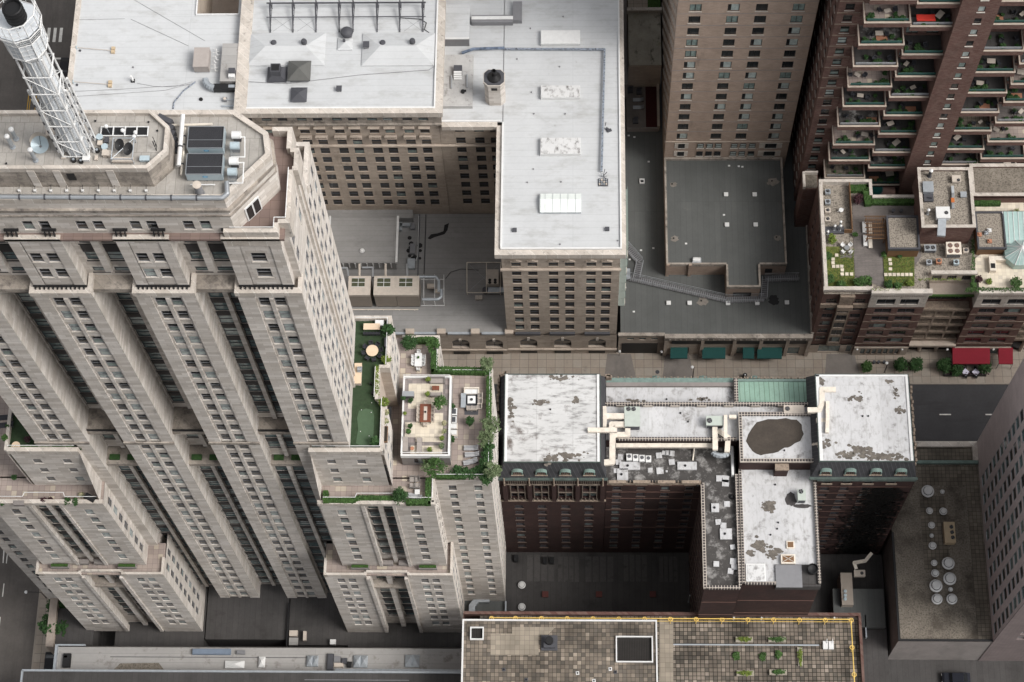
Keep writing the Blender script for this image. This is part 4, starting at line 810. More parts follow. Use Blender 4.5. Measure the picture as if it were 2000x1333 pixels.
# ================================================================ old brick hotel with mansard wings (foreground)
SURR = flat('sooty terracotta', (.17, .14, .115), .9, var=.3)
def oldhotel():
    K = Bld('mansard_hotel', 'dark red brick hotel with two slate mansard wings and stained white roofs in the foreground', 'hotel', (19, 92, 0))
    rows = [(7.0+2.92*k, 1.5) for k in range(12)]
    def mansard(x0, x1, y0, y1, zb, zt, ox, oy, east=True):
        A = [(x0-ox, y0-oy), (x1+ox, y0-oy), (x1+ox, y1+oy), (x0-ox, y1+oy)]; B_ = [(x0, y0), (x1, y0), (x1, y1), (x0, y1)]
        m = K.mb('mansard_slope', SLATE)
        for i in range(4): j = (i+1) % 4; m.quad((*A[i], zb), (*A[j], zb), (*B_[j], zt), (*B_[i], zt))
        c = K.mb('copper_edge', COPD); t = .12
        c.box(x0-t, x1+t, y0-t, y0, zt-.1, zt+.22); c.box(x0-t, x1+t, y1, y1+t, zt-.1, zt+.22); c.box(x0-t, x0, y0, y1, zt-.1, zt+.22); c.box(x1, x1+t, y0, y1, zt-.1, zt+.22)
        c.box(A[0][0]-.2, A[1][0]+.2, A[0][1]-.35, A[0][1]+.05, zb-.2, zb+.12)
        return A
    # left wing
    x0, x1, y0, y1 = -9.75, 3.85, 92.3, 105.6
    A = mansard(x0, x1, y0, y1, 41.0, 44.8, .95, 1.15); K.mb('coated_roof', KNICK1).box(x0, x1, y0, y1, 44.7, 44.86)
    K.mb('roof_kerb', WHITE).box(x0, x0+.35, y0, y1, 44.86, 45.05); K.mb('roof_kerb', WHITE).box(x1-.4, x1-.05, y0, y1, 44.86, 45.05)
    lc = [(onY(px, 1017, 91.15)[0], 1.25) for px in (1016, 1060, 1105, 1150)]
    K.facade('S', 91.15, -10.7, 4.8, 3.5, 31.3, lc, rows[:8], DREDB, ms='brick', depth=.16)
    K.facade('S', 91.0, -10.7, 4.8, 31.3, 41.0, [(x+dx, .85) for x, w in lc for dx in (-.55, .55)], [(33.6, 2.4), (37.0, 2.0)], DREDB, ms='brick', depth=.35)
    k = K.mb('terracotta_band', ORNA); k.box(-10.8, 4.9, 90.75, 91.0, 31.2, 31.6)
    for x, w in lc:
        q = K.mb('window_surround', SURR)
        for dx in (-1.1, 0, 1.0): q.box(x+dx, x+dx+.13, 90.88, 91.0, 32.2, 38.4)
        for z in (35.0, 38.4): q.box(x-1.1, x+1.13, 90.86, 91.0, z, z+.2)
        for j in range(5): q.box(x-1.25+j*.58, x-1.1+j*.58, 90.8, 91.0, 31.6, 32.1+.25*(j % 2))
        for j in range(9): q.box(x-1.3+j*.32, x-1.2+j*.32, 90.9, 91.0, 38.9, 40.6)
        q.box(x-1.6, x+1.6, 90.84, 91.0, 38.7, 38.9); q.box(x-1.6, x+1.6, 90.84, 91.0, 40.6, 40.75)
    for xx in (-9.9, -6.3, -2.75, .7, 4.3): K.mb('finial', ORNA).cyl(xx, 90.8, 38.8, 41.9, .16, .1, 6); K.mb('buttress', DREDB).box(xx-.3, xx+.3, 90.65, 91.0, 31.6, 38.8)
    def dormer(x, ybase, zb):
        d = K.mb('dormer', COPPER); n = 8; yy = ybase-.15
        P = [(x+.82*math.cos(math.pi*i/n), zb+.85+.5*math.sin(math.pi*i/n)) for i in range(n+1)]
        for (a, c), (e, f) in zip(P, P[1:]): d.quad((a, yy, c), (e, yy, f), (e, yy+1.0, f), (a, yy+1.0, c))
        for s_ in (-.82, .66): d.box(x+s_, x+s_+.16, yy, yy+.8, zb, zb+.9)
        g = K.mb('dormer_window', GLASS); g.add([(a, yy+.12, c) for a, c in P] + [(x-.82, yy+.12, zb), (x+.82, yy+.12, zb)], [tuple(range(n+3))])
        for j in range(4): K.mb('dormer_glazing_bar', REDB).box(x-.45+j*.28, x-.38+j*.28, yy+.03, yy+.1, zb+.1, zb+1.05)
        K.mb('dormer_sill', ORNA).box(x-.9, x+.9, yy-.1, yy+.1, zb-.12, zb)
    for px in (1010, 1057, 1104, 1151): dormer(onY(px, 925, 91.3)[0], 91.45, 41.9)
    K.facade('W', -10.75, 91.1, 106.7, 0, 41, [(93+2.8*i, 1.2) for i in range(5)], rows, DREDB, ms='brick'); K.facade('E', 4.85, 91.15, 92, 0, 41, [], [], DREDB)
    K.mb('wall', DREDB).quad((-10.7, 106.7, 0), (4.8, 106.7, 0), (4.8, 106.7, 41), (-10.7, 106.7, 41)); K.mb('wall', DREDB).quad((4.8, 91.1, 38), (4.8, 106.7, 38), (4.8, 106.7, 41), (4.8, 91.1, 41))
    t = K.mb('terracotta_crest', ORNA)
    for i in range(16): t.cbox(-10.9+random.uniform(-.15, .15), 99.5+i*.45, 40.6, .3, .42, random.uniform(.5, 1.5))
    for i in range(5): t.cbox(-10.6+i*.2, 106.9+random.uniform(-.3, .3), 40.6, .4, .4, 1.2); t.cbox(4.9+i*.15, 106.6+random.uniform(-.3, .2), 40.6, .35, .35, 1.3)
    # central range
    cc = [(onY(px, 1017, 91.2)[0], 1.2) for px in (1201, 1246, 1291, 1336)]
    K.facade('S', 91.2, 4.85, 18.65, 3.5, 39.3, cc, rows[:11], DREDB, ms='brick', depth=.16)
    for z in (37.6, 34.6, 26.0, 31.6, 17.2): K.mb('terracotta_band', BRBAND).box(4.9, 18.6, 91.14, 91.2, z, z+.1)
    q = K.mb('terracotta_band', ORNA); q.box(4.9, 18.6, 90.95, 91.2, 38.7, 38.95)
    for x, w in cc: K.mb('parapet_panel', ORNA).box(x-1.25, x+1.25, 90.85, 91.3, 39.3, 39.75); K.mb('window_surround', ORNA).box(x-.85, x+.85, 91.08, 91.2, 37.95, 38.25)
    for j in range(30): K.mb('crenel', ORNA).box(5+j*.46, 5.1+j*.46, 90.95, 91.35, 39.3, 39.62)
    K.mb('tar_roof', BLACKR).quad((4.85, 91.2, 38.2), (23.6, 91.2, 38.2), (23.6, 97.2, 38.2), (4.85, 97.2, 38.2)); K.mb('tar_roof', BLACKR).quad((18.6, 75.7, 38.2), (23.6, 75.7, 38.2), (23.6, 91.2, 38.2), (18.6, 91.2, 38.2))
    # corridor wing
    K.facade('W', 18.6, 75.7, 91.2, 3.5, 38.8, [(77.2+1.75*i, .9) for i in range(8)], rows[:11], DREDB, ms='brick'); K.facade('S', 75.65, 18.6, 23.7, 0, 38.8, [], [], DREDB); K.mb('wall', DREDB).quad((23.7, 75.65, 0), (23.7, 76.2, 0), (23.7, 76.2, 38.8), (23.7, 75.65, 38.8))
    ct = K.mb('coping_tiles', COPTILE); ct.box(18.45, 18.95, 75.6, 91.2, 38.2, 38.95); ct.box(18.95, 23.7, 75.5, 75.95, 38.2, 38.94); ct.box(23.4, 23.85, 75.95, 92.5, 38.2, 39.1)
    # raised centre with terracotta coping
    K.mb('coated_roof', KNICK2).quad((4.6, 97.0, 40.9), (34.6, 97.0, 40.9), (34.6, 102.2, 40.9), (4.6, 102.2, 40.9))
    K.facade('S', 96.9, 4.85, 23.9, 38.2, 41.2, [(8, 1.4), (12, 1.4), (15, 1.4)], [(39.5, 1.1)], DREDB, ms='brick', sill=0)
    ct.box(6.5, 23.6, 96.75, 97.25, 41.2, 41.55); ct.box(4.6, 34.6, 102.2, 102.7, 40.9, 41.5)
    for i in range(7): xx = 7+i*3.9; ct.box(xx-.7, xx+.7, 102.05, 102.35, 41.0, 41.6)
    K.mb('wall', DREDB).quad((4.85, 102.7, 0), (34.6, 102.7, 0), (34.6, 102.7, 41), (4.85, 102.7, 41))
    z = 38.8; K.mb('coated_roof', KNICK2).quad((4.9, 102.7, z), (23.6, 102.7, z), (23.6, 106.0, z), (4.9, 106.0, z)); K.mb('copper_gutter', COPPER).box(4.9, 23.6, 106.6, 107.4, 38.5, 39.1); K.mb('concrete_edge', GREYC).box(4.9, 23.6, 106.0, 106.6, 38.4, 39.3)
    K.mb('wall', DREDB).quad((4.9, 107.2, 0), (34.6, 107.2, 0), (34.6, 107.2, 38.5), (4.9, 107.2, 38.5)); K.facade('N', 107.25, 4.9, 34.6, 0, 38.5, [(7+3*i, 1.2) for i in range(9)], rows, DREDB, ms='brick')
    K.mb('coping_tiles', COPTILE).box(23.6, 24.2, 102.7, 107.0, 38.4, 40.0)
    K.mb('copper_roof', COPLINE).add([(24.2, 102.75, 39.9), (34.6, 102.75, 39.9), (34.6, 106.9, 38.8), (24.2, 106.9, 38.8)], [(0, 1, 2, 3)]); K.mb('copper_gutter', COPPER).box(24.2, 34.6, 106.9, 107.3, 38.3, 38.95)
    for i in range(60): K.mb('terracotta_crest', ORNA).cbox(5.2+i*.49, 107.45, 38.3, .2, .2, .7+.3*(i % 2))
    for px in (1280, 1372, 1472): x = onY(px, 750, 107.5)[0]; K.mb('dormer_dome', COPPER).ball((x, 107.3, 37.6), 1.05, 12, 0, .9)
    # roof house with the big brown stain
    K.mb('roof_house_wall', DREDB).box(24.0, 34.9, 93.3, 100.7, 38.3, 42.0); K.mb('coated_roof', KNICK2).quad((24.1, 93.4, 42.02), (34.8, 93.4, 42.02), (34.8, 100.6, 42.02), (24.1, 100.6, 42.02))
    c2 = K.mb('roof_coping_tiles', COPTILE)
    for a in ((23.9, 24.4, 93.2, 100.8), (34.5, 35.0, 93.2, 100.8), (24.4, 34.5, 93.2, 93.7), (24.4, 34.5, 100.3, 100.8)): c2.box(*a, 41.98, 42.45)
    stn = [at(px, py, 42.03) for px, py in [(1457, 862), (1468, 838), (1478, 825), (1500, 819), (1535, 817), (1556, 820), (1566, 830), (1570, 848), (1563, 862), (1545, 872), (1532, 875), (1520, 883), (1500, 887), (1486, 890), (1470, 882), (1463, 873)]]
    pts = []
    for i in range(len(stn)):
        a, c = Vector(stn[i]), Vector(stn[(i+1) % len(stn)]); pts += [tuple(a), tuple((a+c)/2 + Vector((random.uniform(-.12, .12), random.uniform(-.1, .1))))]
    K.mb('water_stain', M('rusty ponding stain', (.052, .042, .034), .7, .25, .4)).add([(x, y, 42.035) for x, y in pts], [tuple(range(len(pts)))])
    # front block between the wings
    K.mb('coated_roof', KNICK2).quad((24.1, 76.4, 38.6), (34.7, 76.4, 38.6), (34.7, 93.3, 38.6), (24.1, 93.3, 38.6)); K.facade('S', 76.2, 23.9, 35.0, 0, 38.9, [], [], DREDB); K.mb('wall', DREDB).quad((35.0, 76.2, 0), (35.0, 91.2, 0), (35.0, 91.2, 38.9), (35.0, 76.2, 38.9))
    ct = K.mb('coping_tiles', COPTILE); ct.box(23.95, 24.35, 76.2, 93.2, 38.6, 39.2); ct.box(34.6, 35.05, 76.2, 93.2, 38.6, 39.15); ct.box(24.35, 28.7, 76.1, 76.5, 38.6, 39.05)
    for z in (30, 23, 16, 9): K.mb('terracotta_band', BRBAND).box(23.9, 35, 76.14, 76.2, z, z+.1); K.mb('terracotta_band', BRBAND).box(18.6, 23.6, 75.59, 75.65, z+1, z+1.1)
    K.mb('sooty_deck', DIRTR).box(28.7, 35.0, 75.9, 79.1, 37.0, 38.75); K.mb('sooty_deck', MGREY).box(28.7, 32.4, 75.7, 79.0, 38.75, 38.95)
    # right wing
    x0, x1, y0, y1 = 34.95, 48.1, 92.5, 105.6
    mansard(x0, x1, y0, y1, 41.0, 44.8, .95, 1.15); K.mb('coated_roof', KNICK2).box(x0, x1, y0, y1, 44.7, 44.87); K.mb('roof_kerb', WHITE).box(x0, x0+.45, y0, y1, 44.87, 45.05); K.mb('roof_kerb', WHITE).box(x0, x1, y1-.3, y1-.02, 44.87, 45.05); K.mb('roof_kerb', WHITE).box(x1-.35, x1, y0, y1, 44.87, 45.04)
    for px in (1613, 1661, 1711, 1760): dormer(onY(px, 925, 91.5)[0], 91.6, 41.9)
    rc = [(onY(px, 962, 91.2)[0], 1.25) for px in (1608, 1646, 1688)]
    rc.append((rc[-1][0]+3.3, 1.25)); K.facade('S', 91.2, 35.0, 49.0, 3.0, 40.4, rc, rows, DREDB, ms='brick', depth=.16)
    for z in rng(8, 39, 2.92): K.mb('terracotta_band', BRBAND).box(35.0, 49.0, 91.15, 91.2, z, z+.07)
    for x, w in rc: K.mb('window_surround', ORNA).box(x-.8, x+.8, 91.05, 91.2, 38.5, 38.9)
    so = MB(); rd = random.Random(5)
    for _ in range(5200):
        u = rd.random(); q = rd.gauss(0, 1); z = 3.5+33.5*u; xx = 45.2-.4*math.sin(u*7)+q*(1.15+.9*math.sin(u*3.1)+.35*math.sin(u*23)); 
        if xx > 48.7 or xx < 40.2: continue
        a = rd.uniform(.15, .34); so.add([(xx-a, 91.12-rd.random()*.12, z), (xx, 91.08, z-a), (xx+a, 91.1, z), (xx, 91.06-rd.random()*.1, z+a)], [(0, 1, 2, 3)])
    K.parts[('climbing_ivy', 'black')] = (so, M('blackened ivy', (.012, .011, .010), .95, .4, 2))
    K.mb('copper_gutter', COPD).box(35.0, 49.1, 90.95, 91.3, 40.4, 40.8)
    K.facade('E', 49.05, 91.2, 106.8, 0, 41, [(93+2.8*i, 1.2) for i in range(5)], rows, DREDB, ms='brick')
    for i in range(22): K.mb('terracotta_crest', ORNA).cbox(49.15+random.uniform(-.1, .1), 93.5+i*.55, 40.6, .3, .45, random.uniform(.3, 1.1))
    # worn and rusty patches in the roof coating
    bl = M('rusty worn coating', (.13, .115, .10), .85, .4, 1.5); rd = random.Random(11)
    for px, py, rx, ry, z in ((1612, 868, 1.2, .5, 44.875), (1660, 890, 1.3, .5, 44.875), (1682, 884, 1.7, .9, 44.875), (1712, 893, 1.6, .4, 44.875), (1745, 891, 1.5, .5, 44.875), (1664, 779, .5, .4, 44.875), (1679, 777, .4, .7, 44.875), (1749, 766, .25, .7, 44.875), (1758, 801, .6, .5, 44.875), (1737, 746, .5, .25, 44.875), (1601, 745, .6, .5, 44.875), (1070, 898, .7, .45, 44.865), (1103, 892, 2.0, .5, 44.865), (1096, 738, 1.6, .4, 44.865), (1055, 786, 1.0, .4, 44.865), (1125, 782, .5, .4, 44.865), (998, 800, .4, 1.6, 44.865), (1245, 785, 1.2, .35, 38.81), (1372, 781, 1.3, .3, 38.81), (1500, 990, 1.0, .9, 38.61), (1480, 1070, 1.1, 1.2, 38.61), (1510, 1080, .8, 1.0, 38.61)):
        X, Y = at(px, py, z); n = 11; m = MB()
        for k in range(int(16+26*rx*ry)):
            x, y, r = X+rd.gauss(0, .55)*rx, Y+rd.gauss(0, .5)*ry, rd.uniform(.08, .34)*(rx*ry)**.25; m.add([(x+r*rd.uniform(.6, 1.3)*1.3*math.cos(u), y+r*rd.uniform(.6, 1.3)*math.sin(u), z+.004+.0006*k) for u in [6.283*q/n for q in range(n)]], [tuple(range(n))])
        m.build('worn_patch', bl, K.root)
    # courtyard deck
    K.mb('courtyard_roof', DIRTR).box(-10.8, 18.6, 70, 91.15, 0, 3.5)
    t = K.mb('courtyard_patch', M('paler deck panel', (.085, .08, .078), .9, .2, .6, stain=((.04, .038, .036), .6, .5, .7, None)))
    for px, py, w, d in ((1055, 1110, 6, 4.4), (1110, 1112, 4.6, 4.2), (1170, 1112, 6.2, 4.2), (1240, 1110, 5.2, 4.4), (1305, 1112, 4, 4.2)):
        x, y = at(px, py, 3.55)
        for j in range(4): t.box(x-w/2*.7+j*w*.19, x-w/2*.7+j*w*.19+w*.15, y-d/2, y+d/2, 3.5, 3.53)
    return K.done()
oldhotel()
# ================================================================ near brick building with mottled roof pavers
def near():
    N_ = Bld('paved_roof_building', 'near red brick building whose roof is covered in mottled concrete pavers', 'building', (13, 70, 0))
    z = 20.8; N_.mb('paved_roof', PAVR2).quad((12.4, 45, z), (42.6, 45, z), (42.6, 76.2, z), (12.4, 76.2, z)); N_.mb('paved_roof', PAVR).quad((-16.3, 45, 22.4), (12.3, 45, 22.4), (12.3, 75.0, 22.4), (-16.3, 75.0, 22.4))
    N_.mb('wall', REDB).quad((-16.4, 76.4, 0), (42.9, 76.4, 0), (42.9, 76.4, z+.9), (-16.4, 76.4, z+.9)); N_.mb('wall', REDB).quad((42.9, 45, 0), (42.9, 76.4, 0), (42.9, 76.4, z+.9), (42.9, 45, z+.9)); N_.mb('wall', REDB).quad((-16.4, 45, 0), (-16.4, 76.4, 0), (-16.4, 76.4, 22.4), (-16.4, 45, 22.4))
    p = N_.mb('parapet', REDB); p.box(-16.4, 42.9, 76.15, 76.6, z-.2, z+.9); p.box(42.55, 42.95, 45, 76.15, z-.2, z+.9)
    N_.mb('raised_edge', GREYC).box(-16.3, 12.3, 74.9, 75.1, z, 22.4); N_.mb('raised_edge', GREYC).box(12.3, 12.4, 45, 75.1, z, 22.4)
    w = N_.mb('white_trim', WHITE); w.box(-16.5, 12.5, 74.9, 75.15, 22.4, 22.65); w.box(12.28, 12.5, 45, 74.9, 22.4, 22.65); w.box(-16.5, -16.25, 45, 74.9, 22.4, 22.65)
    N_.mb('terrace_strip', PAVR2).quad((-14, 75.15, z), (12.4, 75.15, z), (12.4, 76.2, z), (-14, 76.2, z))
    g = N_.mb('pale_paver_patch', paver('pale grey pavers', [(0, (.27, .235, .19)), (.5, (.24, .21, .17)), (.8, (.30, .26, .21))], .72, .03, (.12, .1, .085)))
    def pch(pts, zz): g.add([at(px, py, zz)+(zz,) for px, py in pts], [tuple(range(len(pts)))])
    pch([(958, 1238), (1000, 1238), (1000, 1280), (958, 1280)], 22.41); pch([(1000, 1225), (1085, 1225), (1070, 1240), (1052, 1240), (1052, 1280), (1000, 1280)], 22.412); pch([(1288, 1210), (1315, 1210), (1315, 1333), (1288, 1333)], 20.81)
    return N_.done()
near()
# ================================================================ low roofs by the alley (bottom left)
def lowleft():
    A = Bld('alley_white_roof_building', 'long low building with a dirty white roof along the dark alley, bottom left', 'building', (-49, 72, 0))
    A.mb('roof', WHITER2).quad((-80.4, 62, 9.6), (-17.0, 62, 9.6), (-17.0, 73.8, 9.6), (-80.4, 73.8, 9.6)); A.mb('wall', GREYC).quad((-80.5, 73.9, 0), (-16.9, 73.9, 0), (-16.9, 73.9, 9.8), (-80.5, 73.9, 9.8)); A.mb('wall', GREYC).quad((-80.5, 62, 0), (-80.5, 73.9, 0), (-80.5, 73.9, 9.8), (-80.5, 62, 9.8)); A.mb('wall', GREYC).quad((-16.9, 62, 0), (-16.9, 73.9, 0), (-16.9, 73.9, 9.8), (-16.9, 62, 9.8))
    w = A.mb('white_edge', GALV); w.box(-80.7, -80.3, 62, 74.1, 9.5, 10.1); w.box(-80.3, -76, 73.9, 74.15, 9.5, 10.0)
    p = at(905, 1308, 10.2); A.mb('gutter', GALV).box(at(655, 1308, 10)[0], -17, p[1]-.5, p[1], 9.6, 10.2)
    A.mb('tar_line', DGREY).box(-72, -40, at(300, 1284, 9.7)[1], at(300, 1284, 9.7)[1]+.08, 9.6, 9.68)
    A.mb('tile_patch', GRAVELD).add([at(px, py, 9.61)+(9.61,) for px, py in ((222, 1308), (235, 1296), (310, 1295), (320, 1308))], [(0, 1, 2, 3)])
    A.done()
    B2 = Bld('alley_dark_roof_building', 'darker low roof with a long pale metal edge at the bottom left corner', 'building', (-52, 66, 0))
    z = 13; y = at(450, 1313, z)[1]; B2.mb('roof', DIRTR).quad((-84.4, 50, z), (-17, 50, z), (-17, y, z), (-84.4, y, z)); B2.mb('wall', GREYC).box(-84.5, -17, 50, y, 0, z-.1); e = B2.mb('metal_edge', GALV); e.box(-84.6, -17, y-.1, y+.2, z-.1, z+.3); e.box(-84.7, -84.4, 50, y, z-.1, z+.3)
    B2.mb('roof_seam', MGREY).box(-41, -25, y-1.2, y-1.1, z, z+.1)
    B2.done()
    # tower podium decks
    C_ = Bld('tower_podium', 'dim grey deck roofs at the foot of the stepped tower', 'podium', (-47, 80, 0))
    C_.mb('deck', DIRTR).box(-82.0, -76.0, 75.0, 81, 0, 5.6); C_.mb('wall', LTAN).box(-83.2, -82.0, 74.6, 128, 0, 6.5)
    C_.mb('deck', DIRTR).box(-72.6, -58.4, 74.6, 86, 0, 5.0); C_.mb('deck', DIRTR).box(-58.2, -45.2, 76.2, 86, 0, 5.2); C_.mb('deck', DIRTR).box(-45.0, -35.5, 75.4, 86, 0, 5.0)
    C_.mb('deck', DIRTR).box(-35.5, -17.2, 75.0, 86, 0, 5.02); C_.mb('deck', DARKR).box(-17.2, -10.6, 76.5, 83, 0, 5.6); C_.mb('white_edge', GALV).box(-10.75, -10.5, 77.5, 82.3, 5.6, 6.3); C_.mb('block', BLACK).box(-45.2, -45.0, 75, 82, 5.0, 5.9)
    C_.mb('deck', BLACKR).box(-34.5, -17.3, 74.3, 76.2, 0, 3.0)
    C_.done()
lowleft()
# ================================================================ gravel deck block and granite tower at the right
def rightside():
    z = 12.0
    G = Bld('gravel_deck_block', 'low pale-walled block with a grimy gravel roof full of white vents, at the right', 'building', (57, 90, 0))
    G.mb('roof', GRAVELD).quad((49.9, 74.8, z), (64.2, 74.8, z), (64.2, 103.3, z), (49.9, 103.3, z)); G.mb('wall', GREYC).quad((49.8, 74.7, 0), (64.3, 74.7, 0), (64.3, 74.7, z+.3), (49.8, 74.7, z+.3)); G.mb('wall', GREYC).quad((49.8, 74.7, 0), (49.8, 107, 0), (49.8, 107, z+.3), (49.8, 74.7, z+.3))
    G.mb('roof_kerb', BLACK).box(49.8, 50.15, 74.7, 92, z, z+.3); G.mb('roof_kerb', BLACK).box(50.15, 64.3, 74.7, 75.0, z, z+.3)
    s = G.mb('paver_strip', PAVD); s.quad((62.0, 75.1, z+.01), (64.1, 75.1, z+.01), (64.1, 103, z+.01), (62.0, 103, z+.01)); s.quad((54.6, 86, z+.01), (56.6, 86, z+.01), (56.6, 103, z+.01), (54.6, 103, z+.01)); s.quad((56.6, 99.8, z+.012), (62, 99.8, z+.012), (62, 103, z+.012), (56.6, 103, z+.012)); s.quad((56.6, 86, z+.012), (58.6, 86, z+.012), (58.6, 98, z+.012), (56.6, 98, z+.012))
    c = G.mb('copper_beam', COPPER); c.box(54.0, 64.1, 103.3, 103.8, z, z+.6); G.mb('planter_bed', PAVD).quad((54.0, 103.8, z-.2), (64, 103.8, z-.2), (64, 106.2, z-.2), (54, 106.2, z-.2)); G.mb('planter_wall', LIMEB).box(49.8, 64.6, 106.2, 107.1, 0, z+.3); G.mb('planter_wall', LIMEB).box(63.4, 64.6, 103.9, 106.2, z-.3, z+.4)
    G.done()
    P = Bld('granite_tower', 'pink granite tower with a grid of narrow windows rising out of the right edge', 'tower', (75, 90, 0))
    cs = [(x_, 1.8) for x_ in [76.2+2.95*i for i in range(9)]]
    P.facade('W', 64.2, 74.7, 107.0, z, 62, cs, [(14.6+2.9*k, 2.05) for k in range(16)], PINK, ms='pink', depth=.06, st='one', sill=0, vmix=(0, 0, 1, 2, 3)); P.facade('W', 64.3, 74.7, 107, 0, z, [], [], PINK)
    MAUV = M('dusky mauve brick', (.20, .165, .16), .85, .1, .4, tile=(1.2, .4, .03, (.11, .09, .09), (.17, .14, .137), .5, True)); P.facade('S', 74.6, 64.2, 66.2, 0, 62, [], [], MAUV); P.facade('S', 74.6, 66.2, 110, 0, 62, [(68+3*i, 1.4) for i in range(12)], [(14.6+2.9*k, 1.6) for k in range(16)], MAUV, ms='pink', depth=.4, st='one', sill=0)
    P.mb('wall', PINK).quad((64.2, 107, 0), (110, 107, 0), (110, 107, 62), (64.2, 107, 62)); P.mb('roof', GREYR).quad((64.2, 74.7, 61.5), (110, 74.7, 61.5), (110, 107, 61.5), (64.2, 107, 61.5))
    P.done()
    # dim yard between the old hotel and the deck block
    Y_ = Bld('service_yard_building', 'cluttered dark low roofs in the gap behind the paved-roof building', 'building', (42, 82, 0))
    Y_.mb('roof', DIRTR).box(35.1, 49.6, 77.0, 91.1, 0, 3.0); Y_.mb('roof', DARKR).box(41.0, 49.0, 78.4, 84.6, 3.0, 6.0); Y_.mb('roof', DIRTR).box(43.2, 49.2, 62, 78.3, 0, 5.2)
    Y_.mb('ledge', BEIGE).box(43.0, 50.5, 61.5, 64.5, 0, 7.0)
    x, y = at(1652, 1155, 6); Y_.mb('duct_housing', LOUVM).box(x-.9, x+.9, y-2.6, y+2.6, 3, 7.4)
    e = Y_.mb('white_edge', GALV); x, y = at(1690, 1220, 5.5); e.box(x-.1, x+.1, y-2.2, y+1.4, 5.2, 6.0); x, y = at(1680, 1228, 5.5); e.box(43.3, 44.3, 71.5, 74.5, 5.2, 6.0); e.box(43.3, 44.3, 66, 70, 5.2, 6.0)
    Y_.done()
rightside()

def observatory():
    O = Bld('dark_skyscraper', 'very tall dark tapering skyscraper behind the viewpoint, south of the street', 'skyscraper', (0, -30, 0)); w = O.mb('wall', BLACK); g = O.mb('window_rows', GLASS)
    def ring(z): k = z/344.0; return [(-40+14*k, -60+8*k), (40-14*k, -60+8*k), (40-14*k, 9-12*k), (-40+14*k, 9-12*k)]
    a, c = ring(0), ring(344)
    for i in range(4): j = (i+1) % 4; w.quad((*a[i], 0), (*a[j], 0), (*c[j], 344), (*c[i], 344))
    w.add([(x, y, 344) for x, y in c], [(0, 1, 2, 3)])
    for k in range(60): z = 8+k*5.4; r = ring(z); g.box(r[3][0]+2, r[2][0]-2, r[2][1]-.05, r[2][1]+.03, z, z+2.2)
    return O.done()
observatory()
# ================================================================ generic equipment
def zof(bx, by, tx, ty, z):        # base point on level z and the picture of its top -> x, y, top height
    x, y = at(bx, by, z); return x, y, onY(tx, ty, y)[1]
def flue(bx, by, tx, ty, z, r, mat, label, name='flue_pipe', cap=1.25, group=None):
    x, y, zt = zof(bx, by, tx, ty, z); t = thing(name, label, 'vent pipe', (x, y, z), group)
    MB().cyl(x, y, z, z+.12, r*1.5, r*1.3, 16).cyl(x, y, z+.1, zt-.1, r, n=16).build('pipe', mat, t); MB().lathe(x, y, [(r*cap, zt-.18), (r*cap, zt), (r*.6, zt+r*.5), (.02, zt+r*.6)], 16).build('cap', WHITE if mat is not BLACK else BLACK, t); return t
def ac(px, py, z, w, d, h, label, fans=(), mat=BEIGE, name='air_conditioner', group=None, legs=.25, fm=BLACK, louv=True, dome=None):
    zt = z+legs+h; x, y = at(px, py, zt); t = thing(name, label, 'air conditioner', (x, y, z), group)
    b = MB().box(x-w/2, x+w/2, y-d/2, y+d/2, z+legs, zt)
    b.box(x-w/2-.03, x+w/2+.03, y-d/2-.03, y+d/2+.03, zt-.1, zt+.03)
    if louv:
        n = max(2, int(h/.18))
        for i in range(n): b.box(x-w/2+.08, x+w/2-.08, y-d/2-.04, y-d/2, z+legs+.08+i*(h-.2)/n, z+legs+.13+i*(h-.2)/n, 1)
    b.build('cabinet', [mat, DGREY], t)
    f = MB()
    for a in (-w/2+.08, w/2-.16):
        for c in (-d/2+.05, d/2-.13): f.box(x+a, x+a+.08, y+c, y+c+.08, z, z+legs)
    f.box(x-w/2, x+w/2, y-d/2+.02, y-d/2+.1, z+legs-.06, z+legs-.001); f.build('stand', STEEL, t)
    for fx, fy, r in fans:
        k = MB().cyl(x+fx, y+fy, zt+.03, zt+.10, r, n=20, mi=0)
        for i in range(4): a = i*math.pi/2+.4; k.add([(x+fx+.05*math.cos(a), y+fy+.05*math.sin(a), zt+.115), (x+fx+r*.86*math.cos(a-.3), y+fy+r*.86*math.sin(a-.3), zt+.115), (x+fx+r*.86*math.cos(a+.3), y+fy+r*.86*math.sin(a+.3), zt+.125)], [(0, 1, 2)], 1)
        k.lathe(x+fx, y+fy, [(r*.12, zt+.1), (r*.12, zt+.15)], 8, 1); k.build('fan', [fm, MGREY], t)
    return t
def vent(px, py, z, r, h, label, mat=DGREY, name='roof_vent', group=None, sq=False, pyr=False):
    zt = z+h; x, y = at(px, py, zt); b = MB()
    if pyr: b.box(x-r*.82, x+r*.82, y-r*.82, y+r*.82, z, z+h*.5, 1); b.add([(x-r, y-r, z+h*.5), (x+r, y-r, z+h*.5), (x+r, y+r, z+h*.5), (x-r, y+r, z+h*.5), (x, y, zt)], [(0, 1, 4), (1, 2, 4), (2, 3, 4), (3, 0, 4)]); b.box(x-r, x+r, y-r, y+r, z+h*.42, z+h*.5)
    elif sq: b.box(x-r*.8, x+r*.8, y-r*.8, y+r*.8, z, zt-.12, 1); b.box(x-r, x+r, y-r, y+r, zt-.14, zt)
    else: b.cyl(x, y, z, zt-.25*h, r*.7, n=16, mi=1); b.lathe(x, y, [(r, zt-.35*h), (r, zt-.12*h), (r*.75, zt), (.02, zt+.02)], 18)
    return one(name, b, [mat, MGREY if mat is not WHITE else GALV], label, 'roof vent', group, org=(x, y, z))
